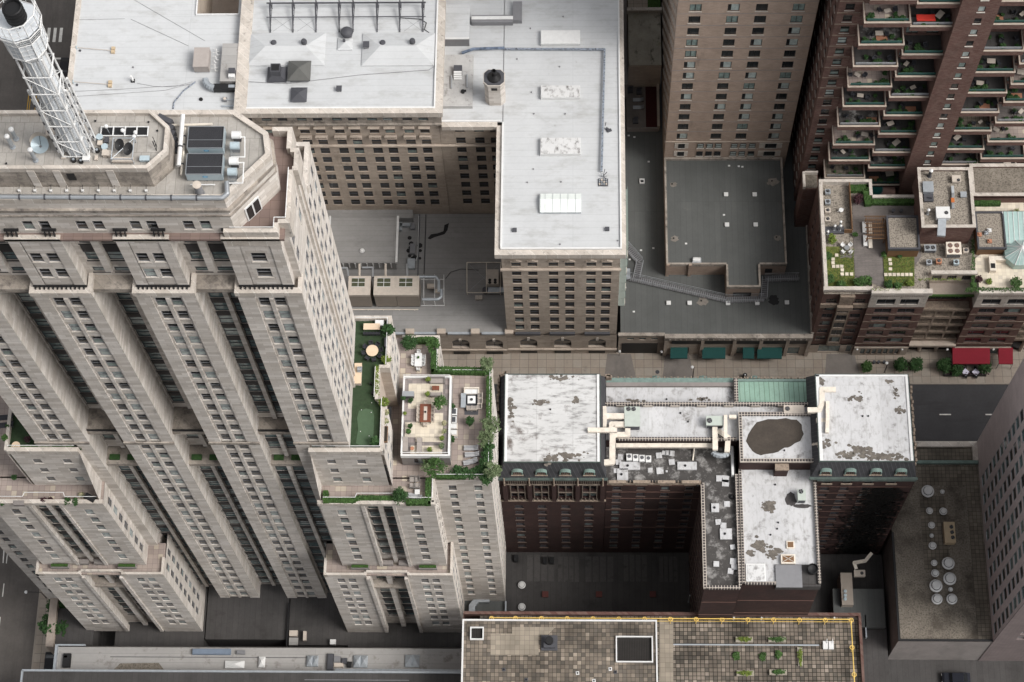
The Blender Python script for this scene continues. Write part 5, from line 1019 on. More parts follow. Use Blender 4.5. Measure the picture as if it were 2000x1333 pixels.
def mushroom(px, py, z, r, label, group=None):
    h = r*1.1; x, y = at(px, py, z+h); t = thing('exhaust_fan', label, 'exhaust fan', (x, y, z), group)
    MB().cyl(x, y, z, z+h*.45, r*.62, n=20).build('curb', GALV, t); MB().lathe(x, y, [(r*.7, z+h*.35), (r, z+h*.5), (r*.98, z+h*.66), (r*.8, z+h*.74), (.02, z+h*.75)], 24).build('shroud', WHITE, t); MB().cyl(x, y, z+h*.7, z+h*.76, r*.74, n=20).build('gap_ring', BLACK, t)
    MB().lathe(x, y, [(r*.66, z+h*.76), (r*.66, z+h*.96), (r*.58, z+h), (.02, z+h*1.03)], 24).build('motor_cover', WHITE, t); return t
def duct(pts, w, h, mat, label, name='air_duct', group=None, cat='air duct', flange=1.6):
    b = MB(); P = [Vector(p) for p in pts]
    for a, c in zip(P, P[1:]):
        d = c-a; L_ = d.length; d.normalize(); side = Vector((-d.y, d.x, 0)); side = side.normalized() if side.length > .01 else Vector((1, 0, 0)); up = side.cross(d).normalized()
        if abs(d.z) > .9: up = Vector((0, 1, 0))
        s_, u_ = side*w/2, up*h/2
        R1 = [a-s_-u_, a+s_-u_, a+s_+u_, a-s_+u_]; R2 = [p+d*L_ for p in R1]
        b.add([tuple(p) for p in R1+R2], [(0, 1, 5, 4), (1, 2, 6, 5), (2, 3, 7, 6), (3, 0, 4, 7), (3, 2, 1, 0), (4, 5, 6, 7)])
        k = 0.
        while k < L_:
            q = a+d*k; s2, u2 = s_*1.06, u_*1.06; A = [q-s2-u2, q+s2-u2, q+s2+u2, q-s2+u2]; B_ = [p+d*.05 for p in A]
            b.add([tuple(p) for p in A+B_], [(0, 1, 5, 4), (1, 2, 6, 5), (2, 3, 7, 6), (3, 0, 4, 7), (3, 2, 1, 0), (4, 5, 6, 7)], 1); k += flange
    for p in P[1:-1]: b.cyl(p.x, p.y, p.z-h/2, p.z+h/2+.004, w*.52, n=14)
    return one(name, b, [mat, mat], label, cat, group)
def pipes(pts, r, mat, label, name='roof_pipe', group=None, cat='pipe', clamps=0):
    b = MB().tube(pts, r, 10)
    if clamps:
        for a, c in zip(pts, pts[1:]):
            a, c = Vector(a), Vector(c); n = int((c-a).length/clamps)
            for i in range(1, n+1): q = a+(c-a)*i/(n+1); b.bar(q-(c-a).normalized()*.08, q+(c-a).normalized()*.08, r*1.2, 10, 1)
    return one(name, b, [mat, DGREY], label, cat, group)
def P3(px, py, z): return at(px, py, z)+(z,)
def slab(pts, z0, z1, mat, name, label, cat, mt=None): return one(name, MB().prism([at(px, py, z1) for px, py in pts], z0, z1), [mat, mt or mat], label, cat)
# ---------------------------------------------------------------- planting
def leaves(b, cx, cy, cz, rx, ry, rz, n, s=.16, shell=.55, mi=0, rnd=random):
    for _ in range(n):
        u = rnd.random(); th = rnd.random()*6.283; ph = math.acos(2*rnd.random()-1); k = (shell + (1-shell)*u) * (1 + .18*math.sin(th*3+ph*4))
        x, y, z = cx+rx*k*math.sin(ph)*math.cos(th), cy+ry*k*math.sin(ph)*math.sin(th), cz+rz*k*math.cos(ph)
        a = rnd.random()*6.283; t = rnd.uniform(-.9, .9); q = s*rnd.uniform(.6, 1.3)
        dx, dy, dz = q*math.cos(a), q*math.sin(a), q*t*.5; ex, ey, ez = -q*.6*math.sin(a), q*.6*math.cos(a), q*rnd.uniform(-.5, .5)
        b.add([(x-dx, y-dy, z-dz), (x+ex, y+ey, z+ez), (x+dx, y+dy, z+dz), (x-ex, y-ey, z-ez)], [(0, 1, 2, 3)], mi)
def shrub(px, py, z, r, label, h=None, m=0, n=260, pot=None, name='shrub', s=.15, group=None, cat='shrub', ry=None):
    h = h or r*1.5; pz = .45 if pot else 0; x, y = at(px, py, z+pz+h*.6); t = thing(name, label, cat, (x, y, z), group)
    if pot: MB().cyl(x, y, z, z+pz, r*.45, r*.55, 12).build('pot', pot, t); MB().cyl(x, y, z+pz, z+pz+.02, r*.5, n=12).build('soil', SOIL, t)
    MB().bar((x, y, z+pz), (x, y, z+pz+h*.7), r*.08).build('stem', BARK, t)
    b = MB(); ry = ry or r
    leaves(b, x, y, z+pz+h*.52, r*.8, ry*.8, h*.42, n//2, s, .2); 
    for _ in range(4): a = random.random()*6.28; leaves(b, x+r*.42*math.cos(a), y+ry*.42*math.sin(a), z+pz+h*random.uniform(.4, .7), r*.5, ry*.5, h*.34, n//7, s, .4)
    b.build('foliage', LEAF[m], t); return t
def hedge(pts, z, w, h, label, m=None, name='hedge', n=110):
    b = MB()
    for (ax, ay), (cx_, cy_) in zip(pts, pts[1:]):
        a, c = Vector((ax, ay)), Vector((cx_, cy_)); L_ = (c-a).length; d = (c-a)/L_; mid = (a+c)/2; b.cbox(mid.x, mid.y, z, L_+w*.9, w*.86, h*.93, 0, math.atan2(d.y, d.x))
        for _ in range(int(L_*n)):
            k = random.random()*L_; o = random.uniform(-w/2, w/2); p = a+d*k+Vector((-d.y, d.x))*o; zz = z+h*random.uniform(.88, 1.06) if abs(o) < w*.4 else z+h*random.uniform(.2, 1.02)
            q = random.uniform(.07, .15); an = random.random()*6.28; b.add([(p.x-q*math.cos(an), p.y-q*math.sin(an), zz), (p.x+q*.6*math.sin(an), p.y-q*.6*math.cos(an), zz+.04), (p.x+q*math.cos(an), p.y+q*math.sin(an), zz+.02), (p.x-q*.6*math.sin(an), p.y+q*.6*math.cos(an), zz-.02)], [(0, 1, 2, 3)], 1)
    return one(name, b, [HEDGE, m or LEAF[0]], label, 'hedge', org=(pts[0][0], pts[0][1], z))
def tree(px, py, z, r, h, label, m=3, n=520, lean=(0, 0), cat='tree', name='tree', s=.13):
    x, y = at(px, py, z+h*.7); t = thing(name, label, cat, (x, y, z)); b = MB(); f = MB(); tips = []
    b.bar((x, y, z), (x+lean[0]*.5, y+lean[1]*.5, z+h*.5), .09, 7, 0, .06)
    for i in range(9):
        a = i*2.4; k = random.uniform(.5, 1); tp = (x+lean[0]*.5+r*k*.75*math.cos(a), y+lean[1]*.5+r*k*.75*math.sin(a), z+h*random.uniform(.6, .95)); b.bar((x+lean[0]*.5*random.uniform(.3, 1), y, z+h*random.uniform(.3, .5)), tp, .04, 5, 0, .015); tips.append(tp)
    b.build('trunk', BARK, t)
    for tp in tips: leaves(f, *tp, r*.42, r*.42, h*.16, n//10, s, .1)
    leaves(f, x, y, z+h*.72, r*.55, r*.55, h*.22, n//6, s, .1); f.build('crown', LEAF[m], t); return t
# ---------------------------------------------------------------- furniture
def chair(x, y, z, rz, mat, label, group, name='chair', w=.5, cushion=None):
    t = thing(name, label, 'chair', (0, 0, 0), group); ORG[t.name] = (0, 0, 0)
    MB().box(-w/2, w/2, -w/2, w/2, .36, .46).build('seat', cushion or mat, t); MB().box(-w/2, w/2, w/2-.07, w/2, .4, .88).build('backrest', mat, t)
    for a in (-1, 1):
        for c in (-1, 1): MB().box(a*(w/2-.04)-.025, a*(w/2-.04)+.025, c*(w/2-.04)-.025, c*(w/2-.04)+.025, 0, .37).build('leg', mat, t)
    for a in (-1, 1): MB().box(a*w/2-.03, a*w/2+.03, -w/2, w/2, .6, .65).build('armrest', mat, t)
    t.location = (x, y, z); t.rotation_euler = (0, 0, rz); return t
def chairs(spots, mat, label, group, **k):
    src = chair(*spots[0][:3], spots[0][3], mat, label, group, **k)
    for x, y, z, rz in spots[1:]: copy_thing(src, (x, y, z), rz)
def ring_chairs(cx, cy, z, r, n, a0, mat, label, group, **k):
    chairs([(cx+r*math.cos(a0+6.283*i/n), cy+r*math.sin(a0+6.283*i/n), z, a0+6.283*i/n-math.pi/2) for i in range(n)], mat, label, group, **k)
def table(px, py, z, w, d, label, top=WHITE, round_=False, leg=DGREY, rz=0, name='table', h=.74):
    x, y = at(px, py, z+h); t = thing(name, label, 'table', (x, y, z))
    b = MB(); b.cyl(x, y, z+h-.05, z+h, w/2, n=28) if round_ else b.cbox(x, y, z+h-.06, w, d, .06, rz=rz); b.build('tabletop', top, t)
    if round_: MB().cyl(x, y, z, z+h-.05, .12, n=10).build('pedestal', leg, t)
    else:
        for a in (-1, 1):
            for c in (-1, 1): ca, sa = math.cos(rz), math.sin(rz); ux, uy = a*(w/2-.08), c*(d/2-.08); MB().cbox(x+ux*ca-uy*sa, y+ux*sa+uy*ca, z, .07, .07, h-.06).build('leg', leg, t)
    return t, x, y
def lounger(px, py, z, rz, label, fab=STRIPE, group=None):
    x, y = at(px, py, z+.35); t = thing('sun_lounger', label, 'sun lounger', (0, 0, 0), group); ORG[t.name] = (0, 0, 0)
    MB().box(-.95, .35, -.33, .33, .26, .36).build('mattress', fab, t); MB().add([(.35, -.33, .3), (.95, -.33, .62), (.95, .33, .62), (.35, .33, .3), (.35, -.33, .4), (.92, -.33, .72), (.92, .33, .72), (.35, .33, .4)], [(3, 2, 1, 0), (4, 5, 6, 7), (0, 1, 5, 4), (1, 2, 6, 5), (2, 3, 7, 6), (3, 0, 4, 7)]).build('backrest', fab, t)
    f = MB()
    for a in (-.85, .8):
        for c in (-.28, .28): f.box(a-.03, a+.03, c-.03, c+.03, 0, .27)
    f.box(-.97, .97, -.35, -.3, .22, .27); f.box(-.97, .97, .3, .35, .22, .27); f.build('frame', DGREY, t)
    t.location = (x, y, z); t.rotation_euler = (0, 0, rz); return t
def sofa(px, py, z, w, rz, label, fr=DWICK, cu=CUSH, n=2, d=.8, name='sofa'):
    x, y = at(px, py, z+.4); t = thing(name, label, name.replace('_', ' '), (0, 0, 0)); ORG[t.name] = (0, 0, 0)
    MB().box(-w/2, w/2, -d/2, d/2, .08, .3).build('base', fr, t); MB().box(-w/2, w/2, d/2-.14, d/2, .3, .75).build('backrest', fr, t)
    for a in (-1, 1): MB().box(a*(w/2-.06)-.06, a*(w/2-.06)+.06, -d/2, d/2-.14, .3, .58).build('armrest', fr, t)
    for i in range(n): q = (w-.26)/n; MB().box(-w/2+.13+i*q+.01, -w/2+.13+(i+1)*q-.01, -d/2+.02, d/2-.16, .3, .44).build('cushion', cu, t); 
    t.location = (x, y, z); t.rotation_euler = (0, 0, rz); return t
# ================================================================ roof of the stepped tower
def mast():
    cx_, cy_ = at(152, 287, 149.9); t = thing('beacon_mast', 'white lattice mast with an octagonal gallery and black beacon on the tower roof', 'mast', (cx_, cy_, 149.9))
    zt = 167.5; h = 1.2
    for a in (-1, 1):
        for c in (-1, 1): MB().bar((cx_+a*h, cy_+c*h, 149.9), (cx_+a*h*.9, cy_+c*h*.9, zt), .1, 6).build('corner_post', WHITE, t)
    b = MB()
    for i in range(12):
        a = 6.283*i/12; b.bar((cx_+1.13*math.cos(a), cy_+1.13*math.sin(a), 150), (cx_+1.06*math.cos(a), cy_+1.06*math.sin(a), zt), .085, 5)
    b.cyl(cx_, cy_, 150, zt, 1.12, 1.05, 12, 1); b.build('core_tube', [WHITE, PALEB], t)
    zs = rng(150.2, zt, 2.9); l = MB(); d = MB()
    for i, z in enumerate(zs):
        l = MB()
        q = [(cx_-h, cy_-h), (cx_+h, cy_-h), (cx_+h, cy_+h), (cx_-h, cy_+h)]
        for j in range(4):
            a, c = q[j], q[(j+1) % 4]; l.bar((*a, z), (*c, z), .065, 5)
            if j == 3: l.build('horizontal_strut', WHITE, t)
            if i < len(zs)-1: d.bar((*(a if i % 2 else c), z), (*(c if i % 2 else a), zs[i+1]), .05, 5)
    d.build('diagonal_brace', WHITE, t)
    for sx, sy in ((-1.65, -.6), (-1.65, .6), (1.65, -.6), (1.65, .6)):
        r = MB().box(cx_+sx-.1, cx_+sx+.1, cy_+sy-.1, cy_+sy+.1, 150.0, 161.5)
        for k in range(7): r.box(cx_+sx-.11, cx_+sx+.03, cy_+sy-.115, cy_+sy+.02, 150.6+k*1.6, 151.1+k*1.6, 1)
        for k in range(5): z = 150.6+k*2.6; r.bar((cx_+sx, cy_+sy, z), (cx_+sx*.65, cy_+sy, z), .04, 4)
        r.build('feeder_rail', [WHITE, DGREY], t)
    for dx, dy in ((-.2, -1.5), (.5, -1.6), (1.9, -.5), (2.0, .6)): MB().cyl(cx_+dx, cy_+dy, 149.95, 150.25, .24, n=14).lathe(cx_+dx, cy_+dy, [(.12, 150.2), (.12, 150.32)], 10, 1).build('mounting_foot', [BLACK, GALV], t)
    g = MB(); n = 10
    def ring(R_, z): return [(cx_+R_*math.cos(6.283*(i+.5)/n), cy_+R_*math.sin(6.283*(i+.5)/n), z) for i in range(n)]
    prof = [(1.15, 167.0), (1.75, 168.4), (1.8, 170.6), (2.05, 171.8), (2.05, 173.9)]
    for (r1, z1), (r2, z2) in zip(prof, prof[1:]):
        A, B_ = ring(r1, z1), ring(r2, z2)
        for i in range(n):
            g.bar(A[i], B_[i], .05, 5); g.bar(B_[i], B_[(i+1) % n], .055, 5); m1 = tuple((A[i][k]+A[(i+1) % n][k])/2 for k in range(3)); m2 = tuple((B_[i][k]+B_[(i+1) % n][k])/2 for k in range(3)); g.bar(m1, m2, .022, 4)
            for q in (.33, .66):
                u = tuple(A[i][k]*(1-q)+B_[i][k]*q for k in range(3)); v = tuple(A[(i+1) % n][k]*(1-q)+B_[(i+1) % n][k]*q for k in range(3)); g.bar(u, v, .022, 4)
    for (r1, z1), (r2, z2) in zip(prof[:3], prof[1:3]):
        A, B_ = ring(r1*.96, z1), ring(r2*.96, z2)
        for i in range(n): g.quad(A[i], A[(i+1) % n], B_[(i+1) % n], B_[i], 1)
    g.build('gallery_cage', [WHITE, PALEB], t); MB().add(ring(1.95, 171.9), [tuple(range(n))]).build('gallery_floor', PALEB, t)
    y = cy_-.1; z = 172.6; bm = MB().lathe(cx_+.25, y-.1, [(.66, z), (.84, z+.1), (.84, z+1.8), (.76, z+1.9), (.7, z+1.8), (.64, z+1.3), (.02, z+1.2)], 24)
    for k in range(4): bm.lathe(cx_+.25, y-.1, [(.88, z+.25+k*.42), (.88, z+.31+k*.42)], 24)
    bm.build('beacon_drum', BLACK, t); y2 = MB()
    for i in range(6): a = i*1.047; y2.bar((cx_+.7*math.cos(a), y+.7*math.sin(a), 171.9), (cx_+.45*math.cos(a+.5), y+.45*math.sin(a+.5), z+.1), .05, 5)
    y2.cyl(cx_, y, 172, 173.2, .45, n=10); y2.build('beacon_yoke', [DGREY], t)
    return t
mast()
flue(32, 272, 23, 252, 149.9, .19, GALV, 'tall grey flue with white cap, upper one of the pair by the lattice mast')
flue(25, 288, 16, 266, 149.9, .19, GALV, 'tall grey flue with white cap, lower one of the pair left of the mast')
flue(70, 314, 59, 292, 149.9, .19, GALV, 'grey flue with white cap standing alone near the front of the tank house roof')
def rooftop():
    x, y = at(77, 282, 150.6); t = thing('satellite_dish', 'large beige dish antenna lying back beside the lattice mast', 'satellite dish', (x, y, 149.9)); b = MB(); n = 24
    P = [(x+.85*math.cos(6.283*i/n), y+.75*math.sin(6.283*i/n), 150.5+.35*math.sin(6.283*i/n)) for i in range(n)]; c = (x, y+.1, 150.1)
    b.add(P+[c], [(i, (i+1) % n, n) for i in range(n)]); b.add(P+[(p[0], p[1], p[2]+.0) for p in P], []); 
    for i in range(n//2): p, q = P[i], P[i+1]; b.quad(p, q, (q[0], q[1]+.12, q[2]+.5), (p[0], p[1]+.12, p[2]+.5), 1)
    b.build('reflector', [BLUEG, BEIGE], t); MB().bar((x, y, 149.9), (x, y, 150.2), .12).build('pedestal', MGREY, t); MB().bar((x, y+.7, 150.9), (x+.15, y-.1, 150.7), .03).build('feed_arm', DGREY, t)
    z = 149.9
    x, y = at(243, 256, z+.3); t = thing('louvred_hatch', 'long black louvred opening in a white frame on the tank house roof', 'hatch', (x, y, z)); MB().box(x-2.2, x+2.2, y-.42, y+.42, z, z+.18).build('grille', BLACK, t)
    for u in (-2.25, -1.1, 0., 1.1, 2.15): MB().box(x+u, x+u+.1, y-.55, y+.5, z+.18, z+.32).build('crossbar', WHITE, t)
    for v in (-.5, .42): MB().box(x-2.25, x+2.25, y+v, y+v+.08, z+.1, z+.26).build('edge_rail', WHITE, t)
    for i, (bx, by, tx, ty) in enumerate(((214, 262, 207, 247), (243, 264, 237, 255), (268, 268, 263, 259), (265, 275, 259, 267))):
        x, y, zt = zof(bx, by, tx, ty, z); t = thing('radome', ('white ball antenna at the left end of the black louvred hatch', 'white ball antenna in front of the middle of the louvred hatch', 'white ball antenna before the right end of the louvred hatch', 'white ball antenna on the corner of the steel dish rack')[i], 'antenna', (x, y, z)); MB().ball((x, y, zt), .2, 12).build('dome', WHITE, t); MB().bar((x, y, z), (x, y, zt-.15), .04).build('pole', GALV, t)
    x0, y0 = at(217, 311, z+.9); x1, y1 = at(262, 270, z+.9); t = thing('dish_rack', 'open steel rack with two black round dishes on the tank house roof', 'antenna rack', ((x0+x1)/2, (y0+y1)/2, z))
    for a, c in ((x0, y0), (x1, y0), (x1, y1), (x0, y1)): MB().bar((a, c, z), (a, c, z+.95), .05).build('post', GALV, t)
    f = MB(); q = [(x0, y0), (x1, y0), (x1, y1), (x0, y1)]
    for j in range(4): f.bar((*q[j], z+.9), (*q[(j+1) % 4], z+.9), .05)
    f.bar((x0, y0, z+.9), (x1, y1, z+.9), .03); f.build('frame', GALV, t); MB().box(x0, x1, y0-.1, y0+.35, z+.3, z+.6).build('ballast_block', BEIGE, t)
    for px, py, r, el in ((233, 283, .5, .6), (250, 291, .56, .2)):
        x, y = at(px, py, z+1.0); n = 20; P = [(x+r*math.cos(6.283*i/n)*(.75+el*.2)+.1*math.sin(6.283*i/n), y+r*math.sin(6.283*i/n)-.3*r*math.cos(6.283*i/n)*el, z+1.0+.25*math.sin(6.283*i/n)) for i in range(n)]; MB().add(P+[(x, y, z+.85)], [(i, (i+1) % n, n) for i in range(n)]).build('dish', BLACK, t); MB().bar((x, y, z), (x, y, z+.85), .05).build('dish_post', GALV, t)
    for px, py, w, d, h, m, lb in ((168, 307, .62, .6, .5, WHITE, 'white cabinet at the foot of the lattice mast'), (282, 309, .85, .45, .5, BLUEG, 'pale blue cabinet on legs at the right end of the tank house roof'), (188, 308, .25, .4, .3, BEIGE, 'tiny tan cabinet right of the white cabinet'), (124, 307, .4, .25, .25, BEIGE, 'small tan junction box left of the mast foot'), (98, 258, .75, .75, .5, BEIGE, 'tan equipment box left of the mast'), (204, 298, .42, .55, .6, BEIGE, 'tan two-fan cabinet beside the dish rack'), (213, 299, .32, .5, .6, BEIGE, 'narrow tan cabinet against the dish rack'), (195, 279, .4, .4, .5, BEIGE, 'tan box beside the two grey discs'), (208, 273, .35, .5, .4, DGREY, 'dark cabinet above the grey discs')): 
        x, y = at(px, py, z+h); one('equipment_cabinet', MB().box(x-w/2, x+w/2, y-d/2, y+d/2, z+.1, z+h).box(x-w/2+.05, x+w/2-.05, y-d/2+.05, y+d/2-.05, z, z+.1).box(x-w/2-.03, x+w/2+.03, y-d/2-.03, y+d/2+.03, z+h-.06, z+h+.015), m, lb, 'equipment box')
    for px, py, lb in ((194, 267, 'flat grey disc antenna above its twin'), (204, 286, 'flat grey disc antenna nearer the dish rack')): x, y = at(px, py, z+.5); one('disc_antenna', MB().cyl(x, y, z+.4, z+.5, .32, n=18).bar((x, y, z), (x, y, z+.4), .05), BLUEG, lb, 'antenna')
    for px, py in ((12, 319), (186, 236), (290, 238), (307, 255)): vent(px, py, z, .1, .2, 'tiny dark roof drain on the tank house roof', group='drains on the tank house roof', mat=BLACK, name='roof_drain')
    # ladder
    x, y = at(328, 345, 146.0); t = thing('roof_ladder', 'black steel ladder climbing the chamfered end of the tank house', 'ladder', (x, y, 146)); r = MB(); 
    for s_ in (-.22, .22): MB().bar((x+.1, y+s_, 146), (x-.55, y+s_+1.2, 151.2), .04).build('ladder_rail', BLACK, t)
    for k in range(12): f_ = k/12; r.bar((x+.1-.65*f_, y-.22+1.2*f_, 146+5.2*f_), (x+.1-.65*f_, y+.22+1.2*f_, 146+5.2*f_), .03)
    r.build('rungs', BLACK, t)
    z = 146.65
    for nm, (x0, y0), (x1, y1) in (('upper', at(365, 290, 148.15), at(438, 247, 148.15)), ('lower', at(362, 341, 148.15), at(436, 300, 148.15))):
        t = thing('heat_exchanger', nm+' of the two black-topped cooling units with blue oval badges on the tower roof', 'cooling unit', ((x0+x1)/2, (y0+y1)/2, z)); MB().box(x0, x1, y0, y1, z+.25, 148.07).build('casing', BLUEG, t)
        g = MB().box(x0+.06, x1-.06, y0+.06, y1-.06, 148.07, 148.12)
        for i in range(34): xx = x0+.12+i*(x1-x0-.24)/34; g.box(xx, xx+.03, y0+.08, y1-.08, 148.12, 148.15, 1)
        g.build('fin_panel', [BLACK, DGREY], t); f = MB(); 
        for c in (y0, y1-.05): f.box(x0-.02, x1+.02, c, c+.05, 148.07, 148.18)
        for c in (x0-.02, x1-.03): f.box(c, c+.05, y0+.05, y1-.05, 148.07, 148.18)
        f.box(x0, x1, (y0+y1)/2-.3, (y0+y1)/2-.27, 148.15, 148.18); f.build('rim', STEEL, t)
        bx = x0+(x1-x0)*.52; B_ = MB(); n = 20; B_.add([(bx+.26*math.cos(6.283*i/n), y0-.012, 147.65+.19*math.sin(6.283*i/n)) for i in range(n)], [tuple(range(n))]); B_.add([(bx+.19*math.cos(6.283*i/n), y0-.018, 147.65+.12*math.sin(6.283*i/n)) for i in range(n)], [tuple(range(n))], 1); B_.build('oval_badge', [flat('badge blue', (.03, .25, .5)), flat('badge pale blue', (.35, .6, .75))], t)
        for k in range(3): MB().bar((x0+.5+k*1.3, y0+.1, z), (x0+.5+k*1.3, y0+.1, z+.3), .06).build('foot', DGREY, t)
    for i, (px, py) in enumerate(((461, 262), (458, 283), (456, 313), (453, 334))):
        x, y = at(px, py, 147.85); lb = ('topmost of the four pale drums beside the cooling units', 'second pale drum from the top, above the cage of a fan', 'third pale drum from the top beside the cooling units', 'lowest of the four pale drums beside the cooling units')[i]
        t = thing('pump_drum', lb, 'tank', (x, y, z)); MB().bar((x-.42, y, 147.65), (x+.42, y, 147.65), .38, 20).build('shell', WHITE if i % 2 == 0 else BLUEG, t); MB().box(x-.35, x+.35, y-.2, y+.2, z, 147.35).build('cradle', DGREY, t)
        if i % 2: w_ = MB(); 
        if i % 2:
            for k in range(9): a = math.pi*k/8; w_.bar((x-.4+.1*k, y-.42, 147.55), (x-.4+.1*k, y-.75, 147.15), .02, 4)
            w_.bar((x-.45, y-.75, 147.15), (x+.45, y-.75, 147.15), .03, 4); w_.build('fan_cage', GALV, t)
    for j, (a, c) in enumerate((((478, 268), (478, 307)), ((476, 318), (474, 358)))):
        p, q = P3(*a, 147.55), P3(*c, 147.55); l, m = (p[0]-1.0, p[1], p[2]), (q[0]-1.3, q[1], q[2]); pipes([l, p, q, m], .06, WHITE, ('white pipe loop', 'second white pipe loop')[j]+' right of the '+('upper', 'lower')[j]+' pair of pale drums')
    pipes([P3(357, 224, 148.25), P3(355, 250, 147.95), P3(349, 324, 147.65)], .22, WHITE, 'fat white insulated pipe left of the black cooling units', clamps=2.5); pipes([P3(361, 250, 147.25), P3(358, 300, 147.25), P3(354, 342, 147.15)], .12, OFFW, 'thinner cream pipe running beside the fat white one', clamps=1.2)
    pipes([P3(300, 246, 147.25), P3(415, 243, 147.25)], .13, OFFW, 'horizontal cream pipe behind the upper cooling unit'); pipes([P3(372, 361, 147.15), P3(420, 361, 147.15)], .06, WHITE, 'thin white pipe in front of the lower cooling unit')
    pipes([P3(-60, 384, 147.15), P3(434, 387, 147.15), P3(444, 379, 147.25), P3(443, 356, 147.25)], .24, STEEL, 'long silver pipe along the front edge of the tower roof', clamps=2.6)
    x, y, zt = zof(391, 379, 379, 361, z); t = thing('water_drum', 'upright beige drum near the front edge of the tower roof', 'tank', (x, y, z)); MB().cyl(x, y, z, z+.1, .46, n=20).cyl(x, y, z+.1, zt, .36, n=20).build('drum', MGREY, t); MB().lathe(x, y, [(.41, zt-.12), (.41, zt), (.02, zt+.04)], 20).build('lid', BEIGE, t)
    src = None
    for i in range(9):
        x, y = at(37+31*i, 371, z+.35)
        if src is None:
            t = src = thing('floodlight', 'small white floodlight on a black arm, one of a row below the tank house', 'lamp', (x, y, z), 'floodlights below the tank house'); MB().cbox(x, y-.05, z+.1, .22, .22, .26).build('lamp_head', WHITE, t); MB().bar((x, y, z+.35), (x, y+.75, z+.5), .025).build('arm', BLACK, t)
        else: copy_thing(src, (x, y, z))
    t = MB(); 
    for i in range(6): p = P3(322+2*i, 232+9*i, 147.65+.1*i); t.cbox(p[0], p[1], 146.65, 1.5, .5, .3+.15*(5-i), rz=-.5)
    one('roof_steps', t, DGREY, 'dark metal steps between the tank house and the cooling units', 'steps')
rooftop()
